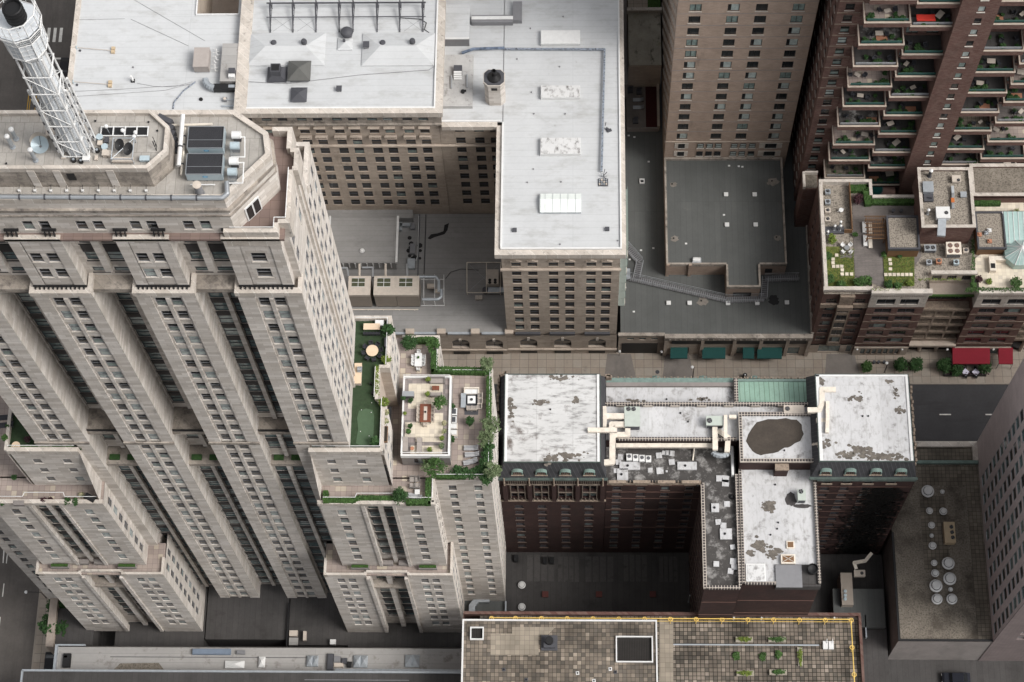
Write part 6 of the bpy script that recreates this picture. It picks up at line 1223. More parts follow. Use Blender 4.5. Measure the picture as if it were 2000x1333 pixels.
# ================================================================ equipment on the white hotel roofs
def hotelroof():
    z = 46.0
    def hip(x0, y0, x1, y1, h, lb):
        b = MB(); m = (y0+y1)/2; r = (y1-y0)/2; b.box(x0, x1, y0, y1, z, z+.18)
        b.add([(x0, y0, z+.18), (x1, y0, z+.18), (x1, y1, z+.18), (x0, y1, z+.18), (x0+r, m, z+h), (x1-r, m, z+h)], [(0, 1, 5, 4), (1, 2, 5), (2, 3, 4, 5), (3, 0, 4)]); return one('hipped_roof_cover', b, WHITER, lb, 'roof cover', org=((x0+x1)/2, m, z))
    p, q = at(482, 130, z), at(637, 66, z); hip(p[0], p[1], q[0], q[1], 1.2, 'low white hipped roof cover, left one of two below the black sign frame')
    p, q = at(706, 130, z), at(850, 66, z); hip(p[0], p[1], q[0], q[1], 1.2, 'low white hipped roof cover, right one of two below the black sign frame')
    for i, (px, py, r, h) in enumerate(((534, 82, .46, 1.3), (593, 79, .46, 1.9), (747, 82, .46, 1.3), (805, 78, .46, 1.9))): vent(px, py, z, r, h, ('round dark vent on the left end of the left hipped cover', 'taller round dark vent on the right end of the left hipped cover', 'round dark vent beside the dark square vent on the right cover', 'taller round dark vent on the right end of the right cover')[i])
    vent(715, 86, z, .48, 1.3, 'dark square vent at the left edge of the right hipped cover', sq=True); vent(662, 172, z, .42, .7, 'small dark cube vent standing alone on the white main roof', sq=True)
    vent(583, 132, z, 1.75, 2.0, 'largest dark pyramid cap over a white louvred base', pyr=True, mat=flat('olive grey metal', (.10, .10, .095))); vent(583, 182, z, 1.25, 1.0, 'dark pyramid cap lying in front of the largest one', pyr=True)
    x, y = at(541, 145, z+.4); b = MB(); b.box(x-1.5, x+1.5, y-1.3, y+1.3, z, z+.35); b.add([(x-1.4, y-1.2, z+.35), (x+1.4, y-1.2, z+.35), (x+1.4, y+1.2, z+.35), (x-1.4, y+1.2, z+.35), (x-.75, y-.7, z+1.0), (x+.75, y-.7, z+1.0), (x+.75, y+.7, z+1.0), (x-.75, y+.7, z+1.0)], [(0, 1, 5, 4), (1, 2, 6, 5), (2, 3, 7, 6), (3, 0, 4, 7)]); b.box(x-.75, x+.75, y-.7, y+.7, z+1.0, z+2.4); b.box(x-.6, x+.6, y-.55, y+.55, z+2.4, z+2.41, 1); one('roof_flue', b, [DGREY, BLACK], 'dark flared square flue left of the largest pyramid cap', 'roof vent')
    x, y = at(674, 86, z+.2); b = MB().box(x-1.15, x+1.15, y-1.1, y+1.1, z, z+.2); b.add([(x-1.15, y-1.1, z+.2), (x+1.15, y-1.1, z+.2), (x+1.15, y+1.1, z+.2), (x-1.15, y+1.1, z+.2), (x, y, z+.7)], [(0, 1, 4), (1, 2, 4), (2, 3, 4), (3, 0, 4)]).cyl(x-.1, y+.2, z+.5, z+1.1, .2, n=12, mi=1); one('small_hip_cover', b, [WHITER, DGREY], 'small white pyramid cover between the two hipped roof covers', 'roof cover')
    x, y = at(677, 62, z+1); one('domed_vent', MB().lathe(x, y, [(.8, z), (.8, z+.8), (1.0, z+.85), (.8, z+1.2), (.3, z+1.4), (.02, z+1.45)], 20), DGREY, 'dark domed vent behind the small white pyramid cover', 'roof vent'); 
    # sign frame seen from behind
    t = thing('sign_frame', 'black steel frame holding up a large rooftop sign at the top edge', 'sign frame', (*at(678, 64, z), z)); yb = at(678, 64, z)[1]; yt = at(678, 6, 47.6)[1]
    for i, px in enumerate((530, 574, 619, 664, 691, 738, 782, 827)):
        x = at(px, 40, z)[0]; b = MB(); b.bar((x, yb, z+.1), (x-.15, yt, 47.6), .09, 5, 0, .16); b.bar((x+.25, yt, 47.6), (x, yb+1.5, z+.3), .05, 5); b.bar((x, yt, 46.0), (x, yt, 50.5), .1, 5)
        for k in range(6): b.bar((x-.1, yb+(yt-yb)*k/6, z+.2+k*.25), (x+.12, yb+(yt-yb)*(k+.6)/6, z+.2+k*.28), .03, 4)
        b.build('truss', DGREY, t)
    xa, xb = at(522, 40, z)[0], at(832, 40, z)[0]
    for fy, fz, r in ((.52, 46.9, .08), (1.0, 47.6, .14), (1.0, 50.4, .12)): MB().bar((xa, yb+(yt-yb)*fy, fz), (xb, yb+(yt-yb)*fy, fz), r, 5).build('crossbar', DGREY, t)
    for px in (535, 582, 790): a, c = at(px, 36, 46.3), at(px+35, 62, 46.1); w_ = MB().bar((*a, 46.4), (*c, 46.2), .015, 3).bar((a[0], c[1], 46.2), (c[0], a[1], 46.4), .015, 3); w_.build('guy_wire', DGREY, t)
    pipes([P3(486, 160, 46.2), P3(560, 164, 46.1), P3(700, 147, 46.1), P3(838, 137, 46.1), P3(848, 130, 46.2)], .035, MGREY, 'thin grey cable lying across the white main roof', 'roof_cable', cat='cable')
    pipes([P3(782, 35, 46.2), P3(822, 38, 46.2), P3(833, 45, 46.1), P3(829, 58, 46.1), P3(838, 64, 46.1)], .05, BLACK, 'black cable curling beside the right hipped cover', 'roof_cable', cat='cable')
    # strip east of the main block
    z = 41.3
    p, q = at(865, 76, 43.6), at(917, 10, 43.6); t = thing('stair_house', 'white flat-topped stair house against the stone parapet near the top', 'stair house', ((p[0]+q[0])/2, (p[1]+q[1])/2, z)); MB().box(p[0], q[0], p[1], q[1], z, 43.4).build('wall', MGREY, t); MB().box(p[0]-.1, q[0]+.1, p[1]-.1, q[1]+.1, 43.4, 43.6).build('roof', WHITER, t); MB().box(p[0]-.1, q[0]+.1, p[1]-.1, p[1]+.1, 43.6, 43.75).build('roof_edge', WHITE, t)
    p, q = at(861, 208, 42.1), at(925, 107, 42.1); one('raised_plinth', MB().box(p[0], q[0], p[1], q[1], z, 42.1).box(p[0]+.3, q[0]-.3, p[1]+.3, q[1]-.3, 42.1, 42.14), M('stained grey roof', (.40, .395, .39), .8, .1, .5, stain=((.12, .11, .1), .7, .55, .75, None)), 'stained grey raised platform carrying a small white cooler', 'platform')
    x, y = at(894, 135, 43.2); t = thing('roof_cooler', 'white louvred cooler with dark top on the stained platform', 'air conditioner', (x, y, 42.1)); MB().box(x-.65, x+.65, y-.6, y+.8, 42.2, 43.0).build('cabinet', DGREY, t); 
    for k in range(4): MB().add([(x-.62, y-.6-.28*k, 43.02-.2*k), (x+.62, y-.6-.28*k, 43.02-.2*k), (x+.62, y-.35-.28*k+.02, 43.1-.2*k), (x-.62, y-.35-.28*k+.02, 43.1-.2*k)], [(0, 1, 2, 3)]).build('hood_panel', WHITE, t)
    for px, py in ((881, 160), (912, 158)): a = P3(px, py-12, 42.4); c = P3(px, py+13, 42.3); pipes([a, c], .13, STEEL, 'short silver pipe '+('left' if px < 900 else 'right')+' of the black box under the white cooler')
    x, y = at(904, 178, 42.5); one('pump_box', MB().cyl(x, y, 42.14, 42.5, .32, n=12).box(x, x+.5, y, y+.25, 42.14, 42.45), BLACK, 'black pump box at the foot of the white cooler platform', 'equipment box')
    # octagonal stone chimney
    x, y = at(968, 192, z); zt = onY(968, 152, y)[1]; t = thing('chimney', 'octagonal limestone chimney with a black conical cap and cowl', 'chimney', (x, y, z)); w, d = 1.55, 1.35
    O8 = [(x-w*.6, y-d), (x+w*.6, y-d), (x+w, y-d*.55), (x+w, y+d*.55), (x+w*.6, y+d), (x-w*.6, y+d), (x-w, y+d*.55), (x-w, y-d*.55)]; MB().prism(O8, z, zt, top=False).prism([(x+(a-x)*1.07, y+(c-y)*1.07) for a, c in O8], zt-.5, zt).build('shaft', LIME, t)
    for i in (0, 2, 6): a, c = O8[i], O8[(i+1) % 8]; m_ = ((a[0]+c[0])/2, (a[1]+c[1])/2); MB().cbox(m_[0], m_[1], zt-1.6, .9, .06, .7, rz=math.atan2(c[1]-a[1], c[0]-a[0])).build('opening', BLACK, t)
    MB().prism([(x+(a-x)*.98, y+(c-y)*.98) for a, c in O8], zt, zt+.12).build('cap_slab', DGREY, t); MB().lathe(x, y, [(1.05, zt+.12), (1.0, zt+.3), (.45, zt+.9), (.42, zt+1.0)], 20).build('cap_cone', BLACK, t); MB().lathe(x, y, [(.38, zt+.9), (.38, zt+2.0), (.3, zt+2.0), (.3, zt+1.4), (.02, zt+1.35)], 18).build('cowl', BLACK, t)
    # wrapped conduit
    duct([P3(902, 104, 41.9), P3(925, 96, 42.0), P3(985, 94, 42.0)], .35, .3, flat('wrapped conduit', (.16, .20, .27), .4, .3, .5), 'dark wrapped duct running behind the octagonal chimney', flange=.8)
    cm = M('blue wrapped conduit', (.24, .27, .32), .4, .4, 3, stain=((.05, .055, .06), 4, .5, .6, None)); duct([P3(985, 96, 41.8), P3(1181, 97, 41.8), P3(1175, 335, 41.8)], .3, .3, cm, 'long blue-grey wrapped conduit turning a corner on the white wing roof', flange=.9)
    # skylight boxes on the wing
    sm = M('sooted white skylight cover', (.56, .56, .56), .6, .05, .5, stain=((.09, .08, .075), 1.1, .50, .70, (1.5, 1, 1)))
    for i, (x0, y0, x1, y1) in enumerate(((1056, 58, 1133, 85), (1056, 166, 1133, 190), (1055, 268, 1134, 300))):
        p, q = at(x0, y1, 42.2), at(x1, y0, 42.2); t = thing('covered_skylight', ('white boxed skylight nearest the top edge, lightly sooted', 'white boxed skylight with two rows of soot patches, middle of three', 'most heavily sooted white boxed skylight, just above the glazed one')[i], 'skylight', ((p[0]+q[0])/2, (p[1]+q[1])/2, z)); MB().box(p[0], q[0], p[1], q[1], z, 42.0).build('curb', WHITE, t); MB().box(p[0]+.05, q[0]-.05, p[1]+.05, q[1]-.05, 42.0, 42.06).build('cover', WHITE if i == 0 else sm, t)
    p, q = at(1054, 414, 42.0), at(1135, 377, 42.0); t = thing('glazed_skylight', 'pale glazed ridge skylight on the white wing roof', 'skylight', ((p[0]+q[0])/2, (p[1]+q[1])/2, z)); MB().box(p[0], q[0], p[1], q[1], z, 41.75).build('curb', GALV, t); ym = p[1]+(q[1]-p[1])*.62; g = MB().add([(p[0], p[1], 41.76), (q[0], p[1], 41.76), (q[0], ym, 42.3), (p[0], ym, 42.3), (q[0], q[1], 41.76), (p[0], q[1], 41.76)], [(0, 1, 2, 3), (3, 2, 4, 5), (1, 4, 2), (0, 3, 5)]); g.build('glazing', SKYG, t)
    for k in range(6): xx = p[0]+.1+(q[0]-p[0]-.2)*(0, .12, .31, .5, .69, .88)[k]; MB().bar((xx, p[1], 41.78), (xx, ym, 42.33), .03, 4).bar((xx, ym, 42.33), (xx, q[1], 41.78), .03, 4).build('glazing_bar', STEEL, t)
    for px, py, lb in ((1005, 449, 'small dark square vent near the left front corner of the wing roof'), (1186, 447, 'small dark square vent near the right front corner of the wing roof')): vent(px, py, z, .33, .35, lb, sq=True)
    for px, py in ((1093, 130), (1096, 355), (1036, 55), (1100, 32), (1038, 180), (1043, 222), (1104, 222), (1042, 330), (1030, 356), (1094, 477), (1207, 470), (1010, 115)): vent(px, py, z, .12, .22, 'tiny pipe stub on the white wing roof', group='pipe stubs on the wing roof', mat=MGREY, name='pipe_stub')
    x, y = at(1178, 352, z); t = thing('antenna_base', 'cluttered cellular antenna base with grey ballast blocks near the wing roof edge', 'antenna base', (x, y, z)); MB().box(x-.75, x+.75, y-1.1, y+.2, z+.02, z+.12).build('tray', DGREY, t)
    for k in range(12): MB().box(x-.65+.34*(k % 4), x-.42+.34*(k % 4), y-.95+.36*(k//4), y-.7+.36*(k//4), z+.12, z+.32).build('ballast_block', STEEL if k % 3 else BEIGE, t)
    for k in range(7): a = random.random()*6.28; MB().bar((x, y+.5, z+.2), (x+.6*math.cos(a), y+.6+.8*math.sin(a), z+random.uniform(.3, 1.1)), .05, 5).build('antenna_arm', DGREY if k % 2 else STEEL, t)
    x, y = at(1190, 255, z+.2); one('tool_pile', MB().cbox(x, y, z, .7, .4, .3, rz=.4).cbox(x-.3, y+.2, z, .3, .5, .45, rz=.9).bar((x-.6, y+.9, z+.05), (x-.5, y+1.5, z+.05), .05), DGREY, 'small dark heap of tools beside the wrapped conduit', 'tools')
    # parapet walk top right of strip
    p = at(1002, 20, 42.5); b = MB(); b.box(at(921, 45, 42)[0], p[0], at(960, 46, 42)[1], at(960, 32, 42)[1], z, 42.3); b.box(p[0], p[0]+1.4, at(1005, 42, 42)[1], at(1005, 5, 42)[1], z, 42.3); one('dark_screen_wall', b, [MGREY], 'low dark screen wall with white top stepping along the roof edge', 'screen wall'); b = MB().box(at(921, 45, 42)[0], p[0], at(960, 38, 42.4)[1], at(960, 32, 42.4)[1], 42.31, 42.42); one('white_coping_strip', b, WHITE, 'white coping strip on the low dark screen wall', 'coping')
    # west roof
    z = 44.8
    ac(393, 112, z, 2.35, 3.4, 1.6, 'large taupe air handling unit on the white roof beside the avenue', mat=flat('taupe panel', (.34, .305, .285), .6), legs=.3, louv=False)
    x, y = at(400, 158, 45.6); t = thing('bent_duct', 'silver duct elbow turning into a black-wrapped duct below the taupe unit', 'air duct', (x, y, z)); e = MB(); pr = None
    for k in range(7):
        a = math.pi*(1+k/12); c = (x+1.6+1.5*math.cos(a), y-.05+.0+1.5*math.sin(a)+.3); pr and e.bar((*pr, 45.6), (*c, 45.6), .55, 8); pr = c
    e.build('elbow', GALV, t); MB().box(pr[0]-.1, at(481, 170, 45.6)[0], pr[1]-.55, pr[1]+.5, 45.1, 46.0).build('wrapped_run', BLACK, t); MB().box(pr[0]+2.2, pr[0]+3.2, pr[1]-.2, pr[1]+.3, 46.0, 46.015).build('torn_wrap', GALV, t)
    for k, (a, c, d, e_) in enumerate(((416, 96, 428, 96), (416, 103, 430, 103), (415, 110, 428, 112), (414, 118, 424, 118), (413, 126, 426, 128), (413, 134, 426, 134))): pipes([P3(a, c, 45.4), P3((a+d)/2, c, 45.6), P3((a+d)/2+1, e_+5, 45.3), P3(d, e_+5, 45.2)], .06, WHITE, 'white pipe loop joining the taupe unit to the raised platform', group='pipe loops beside the taupe unit')
    p, q = at(429, 159, 46.2), at(484, 85, 46.2); one('white_raised_roof', MB().box(p[0], q[0], p[1], q[1], z, 46.2), WHITER2, 'raised white roof box against the stone parapet, carrying a small cooler', 'raised roof')
    x, y = at(452, 140, 47.2); t = thing('roof_cooler', 'small white and dark cooler on the raised roof box near the taupe unit', 'air conditioner', (x, y, 46.2)); MB().box(x-.5, x+.5, y-.2, y+.65, 46.25, 47.2).build('cabinet', DGREY, t); MB().box(x-.5, x+.45, y-.75, y-.2, 46.25, 46.9).build('hood_panel', WHITE, t)
    t = thing('condenser_pair', 'frame with two small round-fan condensers at the foot of the stone parapet', 'condenser', (*at(451, 198, z), z))
    for px in (439, 465): x, y = at(px, 193, z+.6); MB().box(x-.3, x+.3, y-.35, y+.3, z+.2, z+.6).build('condenser', MGREY, t); MB().cyl(x, y, z+.6, z+.66, .24, n=14).build('fan', BEIGE, t)
    a, c = at(433, 208, z+.2), at(472, 208, z+.2); MB().box(a[0], c[0], a[1]-.1, a[1]+.12, z+.1, z+.3).box(a[0]+.5, c[0]-.5, a[1]+.9, a[1]+1.0, z+.5, z+.62).build('frame', GALV, t)
    x, y, zt = zof(260, 159, 257, 149, z); t = thing('vent_stub', 'white-capped pipe vent on a black square base, alone on the roof', 'roof vent', (x, y, z)); MB().box(x-.28, x+.28, y-.28, y+.28, z, z+.25).build('base', BLACK, t); MB().cyl(x, y, z+.25, zt, .17, n=12).build('pipe', WHITE, t)
    vent(260, 131, z, .14, .25, 'tiny grey drain ringed by soot, above the white-capped vent', mat=MGREY, name='pipe_stub')
    for i, (x0, y0, x1, y1) in enumerate(((137, 92, 221, 99), (131, 159, 215, 165))):
        a, c = P3(x0, y0, z+.35), P3(x1-4, y1, z+.35); t = thing('tieback_beam', ('upper', 'lower')[i]+' davit beam held down by tan counterweight blocks at the avenue edge', 'davit beam', (a[0], a[1], z)); MB().bar(a, c, .05).build('beam', BEIGE, t); b = P3(x1, y1, z+.2); 
        for s_ in (-.55, 0.05): MB().cbox(b[0], b[1]+s_+.3, z, .55, .5, .4).build('counterweight', TANM, t)
        q = P3(x0+12, y0+1, z+.3); MB().cbox(q[0], q[1], z, .12, .45, .45).build('clamp', BLUEG, t)
        x, y = at(x0+19, y0+7, z+.1); MB().cyl(x, y, z, z+.1, .2, n=12).build('wheel', DGREY, t)
    for k, pts in enumerate((((155, 39), (244, 37)), ((256, 38), (368, 90)), ((262, 0), (400, 80)), ((144, 189), (322, 177), (372, 164)), ((144, 179), (230, 175), (372, 166)), ((268, 163), (300, 169), (340, 170), (376, 160)))): pipes([P3(x_, y_, z+.05) for x_, y_ in pts], .025, MGREY, 'thin grey wire lying on the white roof beside the avenue', 'roof_cable', group='thin wires on the avenue-side roof', cat='cable')
    pipes([P3(338, 213, z+.1), P3(340, 200, z+.1), P3(358, 178, z+.1), P3(382, 160, z+.2)], .11, cm, 'blue wrapped cable bundle curving towards the taupe unit', 'cable_bundle', cat='cable')
    x, y = at(392, 193, z+.3); one('cable_reel', MB().cyl(x, y, z, z+.15, .3, n=14).cyl(x, y, z+.15, z+.35, .2, n=14), BLACK, 'small black cable reel in front of the black-wrapped duct', 'cable reel')
    # link roof: cooling towers
    z = 9.45
    yf = at(760, 601, z)[1]; zt = onY(760, 576, yf)[1]
    for i, (x0, x1) in enumerate(((680, 722), (730, 772), (773, 817))):
        a = onY(x0, 576, yf)[0]; c = onY(x1, 576, yf)[0]; yb = at(700, 540, zt)[1]; t = thing('cooling_tower', ('left one of the three beige cooling towers, split off by a dark gap', 'middle beige cooling tower, right of the dark gap', 'right beige cooling tower, next to the large pipe loops')[i], 'cooling tower', ((a+c)/2, yf, z)); MB().box(a, c, yf, yb, z+.4, zt-.6).build('louvre_wall', LOUVM, t); MB().box(a-.06, c+.06, yf-.06, yb+.06, zt-.6, zt-.01).build('rim', BEIGE, t)
        f = MB(); q0, q1 = at(x0+6, 571, zt), at(x0+31, 543, zt); X0, X1, Y0, Y1 = q0[0], q1[0]+.15, q0[1]+1.0, q1[1]-.1; f.quad((X0, Y0, zt), (X1, Y0, zt), (X1, Y1, zt), (X0, Y1, zt)); f.build('fan_opening', M('murky basin', (.07, .075, .045), .4, .3, 3), t); xm, ym = (X0+X1)/2, (Y0+Y1)/2; k = MB()
        for bx in ((X0, X1, ym-.04, ym+.04), (xm-.04, xm+.04, Y0, ym-.04), (xm-.04, xm+.04, ym+.04, Y1), (X0, X1, Y0-.05, Y0), (X0, X1, Y1, Y1+.05)): k.box(*bx, zt+.002, zt+.06)
        k.build('grille_bars', WHITE, t); MB().box(a+.2, c-.2, yf+.1, yb-.1, z, z+.4).build('plinth', DGREY, t)
    for j, pts in enumerate((((655, 524), (678, 524), (680, 540)), ((702, 516), (702, 540)), ((708, 523), (728, 523), (728, 542)), ((753, 516), (753, 540)), ((795, 516), (795, 540)))): pipes([P3(x_, y_, zt-.6) for x_, y_ in pts], .2, STEEL if j % 2 == 0 else BEIGE, 'thick pale pipe feeding the back of the cooling towers', group='pipes behind the cooling towers')
    pipes([P3(817, 541, zt-.9), P3(852, 541, zt-.9), P3(857, 548, zt-.9), P3(857, 570, zt-.9)], .24, GALV, 'large silver pipe loop at the upper right of the cooling towers'); pipes([P3(825, 585, zt-1.3), P3(855, 585, zt-1.3), P3(862, 580, zt-1.3), P3(862, 566, zt-1.3)], .24, GALV, 'large silver pipe loop at the lower right of the cooling towers')
    t = thing('pipe_rack', 'white frame carrying a beige tank right of the cooling towers', 'pipe rack', (*at(840, 570, z), z))
    for px in (829, 850, 868):
        a, c = at(px, 597, z), at(px, 545, z); MB().bar((*a, z+1.6), (*c, z+1.6), .07, 5).build('beam', WHITE, t)
        for q in (a, c): MB().bar((*q, z), (*q, z+1.6), .06, 5).build('leg', WHITE, t)
    for py in (546, 597): MB().bar(P3(822, py, z+1.62), P3(868, py, z+1.62), .06, 5).build('beam', WHITE, t)
    x, y = at(841, 558, z+1.5); MB().bar((x-.6, y, z+1.2), (x+.6, y, z+1.2), .42, 16).build('tank', BEIGE, t); MB().cbox(*at(857, 568, z+1.7), z+1.2, 1.2, .6, .5).build('control_box', BEIGE, t)
    MB_ = MB(); a, c = P3(688, 605, z+.4), P3(817, 605, z+.4); MB_.bar(a, c, .1, 5); [MB_.bar((a[0]+k*2.6, a[1], z), (a[0]+k*2.6, a[1], z+.4), .06, 5) for k in range(5)]; one('pipe_rail', MB_, OFFW, 'low cream pipe rail in front of the cooling towers', 'rail')
    # screened condenser
    t = thing('screened_condenser', 'beige box condenser with four fans inside a cream pipe frame by the wing wall', 'condenser', (*at(945, 560, z), z)); q = [at(912, 572, z+.9), at(977, 572, z+.9), at(978, 513, z+.9), at(912, 513, z+.9)]
    for j in range(4): MB().bar((*q[j], z+.9), (*q[(j+1) % 4], z+.9), .09, 5).build('frame_rail', OFFW, t); MB().bar((*q[j], z), (*q[j], z+.9), .07, 5).build('frame_post', OFFW, t)
    MB().bar((*q[0], z+.85), (*q[2], z+.85), .02, 3).bar((*q[1], z+.85), (*q[3], z+.85), .02, 3).build('cross_wire', GALV, t); MB().bar((*at(950, 572, z+.9), z+.9), (*at(950, 513, z+.9), z+.9), .07, 5).build('frame_rail', OFFW, t)
    x, y = at(962, 541, z+1.9); MB().box(x-1.0, x+1.0, y-1.35, y+1.35, z+.3, z+1.9).build('cabinet', BEIGE, t)
    for fx in (-.45, .45):
        for fy in (-.55, -1.0): MB().cyl(x+fx, y+fy-.05, z+1.9, z+1.96, .26, n=14).build('fan', BLACK, t)
    x, y = at(948, 566, z+.8); MB().cyl(x, y, z, z+.9, .55, .5, 16).build('dark_cowl', DGREY, t); MB().box(x+.4, x+3.1, y-.5, y+.4, z+.2, z+.9).build('air_duct', GALV, t)
    for s_ in (0, .62): xx, yy = at(928, 581, z+.6); MB().box(xx+s_, xx+s_+.55, yy-.35, yy+.35, z, z+.6).build('feed_box', BEIGE, t)
    mushroom(707, 489, 12.2, .42, 'white round vent alone on the raised grey link roof')
    for i, (px, py, w, d) in enumerate(((783, 442, .3, 1.1), (807, 442, .5, .7), (795, 439, 1.2, .4), (807, 486, .55, 1.3), (805, 515, .8, 1.3))): x, y = at(px, py, z+.7); one('equipment_cabinet', MB().box(x-w, x+w*.6, y-d*.7, y+d*.7, z+.15, z+.75).box(x-w+.1, x+w*.5, y-d*.6, y+d*.6, z, z+.15), MGREY if i % 2 else GALV, ('slim upright grey cabinet on the link roof by the raised deck', 'pale square cabinet right of the slim one on the link roof', 'long low grey box behind the two cabinets on the link roof', 'grey box beside the zigzag tar patches', 'largest grey box just behind the cooling towers')[i], 'equipment box')
    pipes([P3(818, 422, z+.2), P3(816, 500, z+.2), P3(812, 510, z+.2)], .06, WHITE, 'thin white conduit down the link roof beside the seam'); pipes([P3(870, 545, z+.1), P3(880, 532, z+.1), P3(900, 526, z+.1), P3(935, 528, z+.1)], .04, BLACK, 'black hose from the pipe rack to the screened condenser', 'roof_hose', cat='hose')
    tm = MB()
    for px, py in ((800, 465), (803, 476), (798, 490), (800, 500), (805, 505), (810, 503), (801, 484), (820, 480), (821, 490), (820, 505)): x, y = at(px, py, z); tm.cyl(x, y, z+.004, z+.012, random.uniform(.25, .5), n=7)
    one('tar_patches', tm, BLACK, 'trail of black tar patches on the link roof beside the raised deck', 'tar patches')
hotelroof()
# ================================================================ dark roofs: vents, catwalk, awnings, fire escape
def podium_stuff():
    wv = lambda px, py, z: (lambda x, y: one('roof_vent', MB().box(x-.3, x+.3, y-.3, y+.3, z, z+.28).box(x-.36, x+.36, y-.36, y+.36, z+.28, z+.36), WHITE, 'small white square vent on the dark felt roof', 'roof vent', 'white square vents on the dark roofs', org=(x, y, z)))(*at(px, py, z+.3))
    for px, py in ((1418, 380), (1474, 380), (1420, 439), (1476, 439)): wv(px, py, 11.6)
    for px, py in ((1306, 592), (1347, 592), (1422, 592), (1479, 592), (1537, 591)): wv(px, py, 7.9)
    x, y = at(1254, 354, 8.2); one('roof_hatch', MB().box(x-.42, x+.42, y-.42, y-.28, 7.9, 8.3).box(x-.42, x+.42, y+.28, y+.42, 7.9, 8.3).box(x-.42, x-.28, y-.28, y+.28, 7.9, 8.3).box(x+.28, x+.42, y-.28, y+.28, 7.9, 8.3).box(x-.28, x+.28, y-.28, y+.28, 7.9, 8.0, 1), [WHITE, BLACK], 'open white-rimmed square hatch on the lower dark roof', 'hatch')
    x, y = at(1361, 507, 12.3); t = thing('dome_skylight', 'white barrel skylight near the front edge of the upper dark roof', 'skylight', (x, y, 11.6)); MB().box(x-.75, x+.75, y-.5, y+.45, 11.6, 12.0).build('curb', GALV, t); b = MB()
    for k in range(6): a, c = math.pi*k/6, math.pi*(k+1)/6; b.quad((x-.6, y+.1+.4*math.cos(a), 12+.35*math.sin(a)), (x+.6, y+.1+.4*math.cos(a), 12+.35*math.sin(a)), (x+.6, y+.1+.4*math.cos(c), 12+.35*math.sin(c)), (x-.6, y+.1+.4*math.cos(c), 12+.35*math.sin(c)))
    b.build('dome', WHITE, t)
    for px, py, z in ((1228, 265, 7.9), (1239, 268, 7.9), (1267, 316, 7.9), (1252, 489, 7.9), (1276, 485, 7.9), (1230, 507, 7.9), (1221, 562, 7.9), (1238, 609, 7.9), (1414, 420, 11.6), (1424, 324, 11.6), (1443, 325, 11.6), (1450, 326, 11.6), (1340, 476, 11.6)): x, y = at(px, py, z+.05); one('roof_patch', MB().box(x-.18, x+.18, y-.14, y+.14, z, z+.05), WHITE, 'tiny white patch on the dark felt roof', 'roof patch', 'white patches on the dark roofs', org=(x, y, z))
    pu = M('dried puddle', (.19, .17, .15), .8, .25, 1.5)
    for i, (px, py, z, r) in enumerate(((1315, 361, 11.6, .75), (1318, 467, 11.6, .8), (1510, 355, 11.6, 1.2), (1519, 465, 11.6, .8), (1372, 589, 7.9, 1.1))):
        x, y = at(px, py, z); t = thing('drain', ('drain in a pale dried puddle, upper left of the upper dark roof', 'drain in a pale dried puddle, lower left of the upper dark roof', 'largest dried puddle, upper right of the upper dark roof', 'drain in a dried puddle, lower right of the upper dark roof', 'drain in a dried puddle beside the catwalk')[i], 'drain', (x, y, z)); pp = [(x+r*random.uniform(.6, 1.05)*math.cos(6.283*k/18), y+r*.8*random.uniform(.6, 1.05)*math.sin(6.283*k/18), z+.012) for k in range(18)]; MB().add(pp, [tuple(range(18))]).build('puddle_mark', pu, t); MB().cyl(x-.2, y+.1, z, z+.12, .14, n=10).build('strainer', BLACK, t)
    x, y = at(1511, 587, 7.9); pp = [(x+random.uniform(.6, 1.1)*math.cos(6.283*k/20), y+random.uniform(.6, 1.1)*math.sin(6.283*k/20), 7.912) for k in range(20)]; one('tar_patches', MB().add(pp, [tuple(range(20))]), BLACK, 'ragged black tar patch near the right end of the dark roof', 'tar patches')
    # catwalk
    t = thing('catwalk', 'grey steel catwalk with handrails zigzagging over the dark roof', 'catwalk', (*at(1300, 565, 8.2), 7.9))
    def walk(pts, z, w=1.0):
        for a, c in zip(pts, pts[1:]):
            p, q = Vector(at(*a, z)), Vector(at(*c, z)); d = (q-p); L_ = d.length; d /= L_; nn = Vector((-d.y, d.x)); m = (p+q)/2; g = MB(); n = int(L_/.35)
            for i in range(n): k = p+d*(i+.5)*L_/n; g.cbox(k.x, k.y, z, L_/n*.6, w, .03, rz=math.atan2(d.y, d.x))
            for s_ in (-1, 1): e = p+nn*s_*w/2; f = q+nn*s_*w/2; g.bar((e.x, e.y, z), (f.x, f.y, z), .05, 4)
            g.build('walkway', MGREY, t)
            for s_ in (-1, 1):
                e = p+nn*s_*w/2; f = q+nn*s_*w/2; r = MB().bar((e.x, e.y, z+1), (f.x, f.y, z+1), .04, 4).bar((e.x, e.y, z+.5), (f.x, f.y, z+.5), .03, 4)
                for i in range(int(L_/1.3)+1): k = e+d*min(L_, i*1.3); r.bar((k.x, k.y, z-.35), (k.x, k.y, z+1), .03, 4)
                r.build('handrail', STEEL, t)
    walk([(1218, 540), (1420, 586), (1492, 584), (1494, 545), (1560, 543)], 8.3); walk([(1222, 480), (1250, 512), (1243, 545)], 8.3, 1.1)
    x, y = at(1226, 535, 8.5); one('gravel_tray', MB().box(x-.5, x+.5, y-1, y+1.1, 7.9, 8.4).box(x-.42, x+.42, y-.9, y+1.0, 8.4, 8.42, 1), [DGREY, GALV], 'small grated tray at the left start of the catwalk', 'tray')
    # fire escape on the east side of the wing
    t = thing('fire_escape', 'pale green steel fire escape running along the side of the hotel wing', 'fire escape', (7.9, 135, 8))
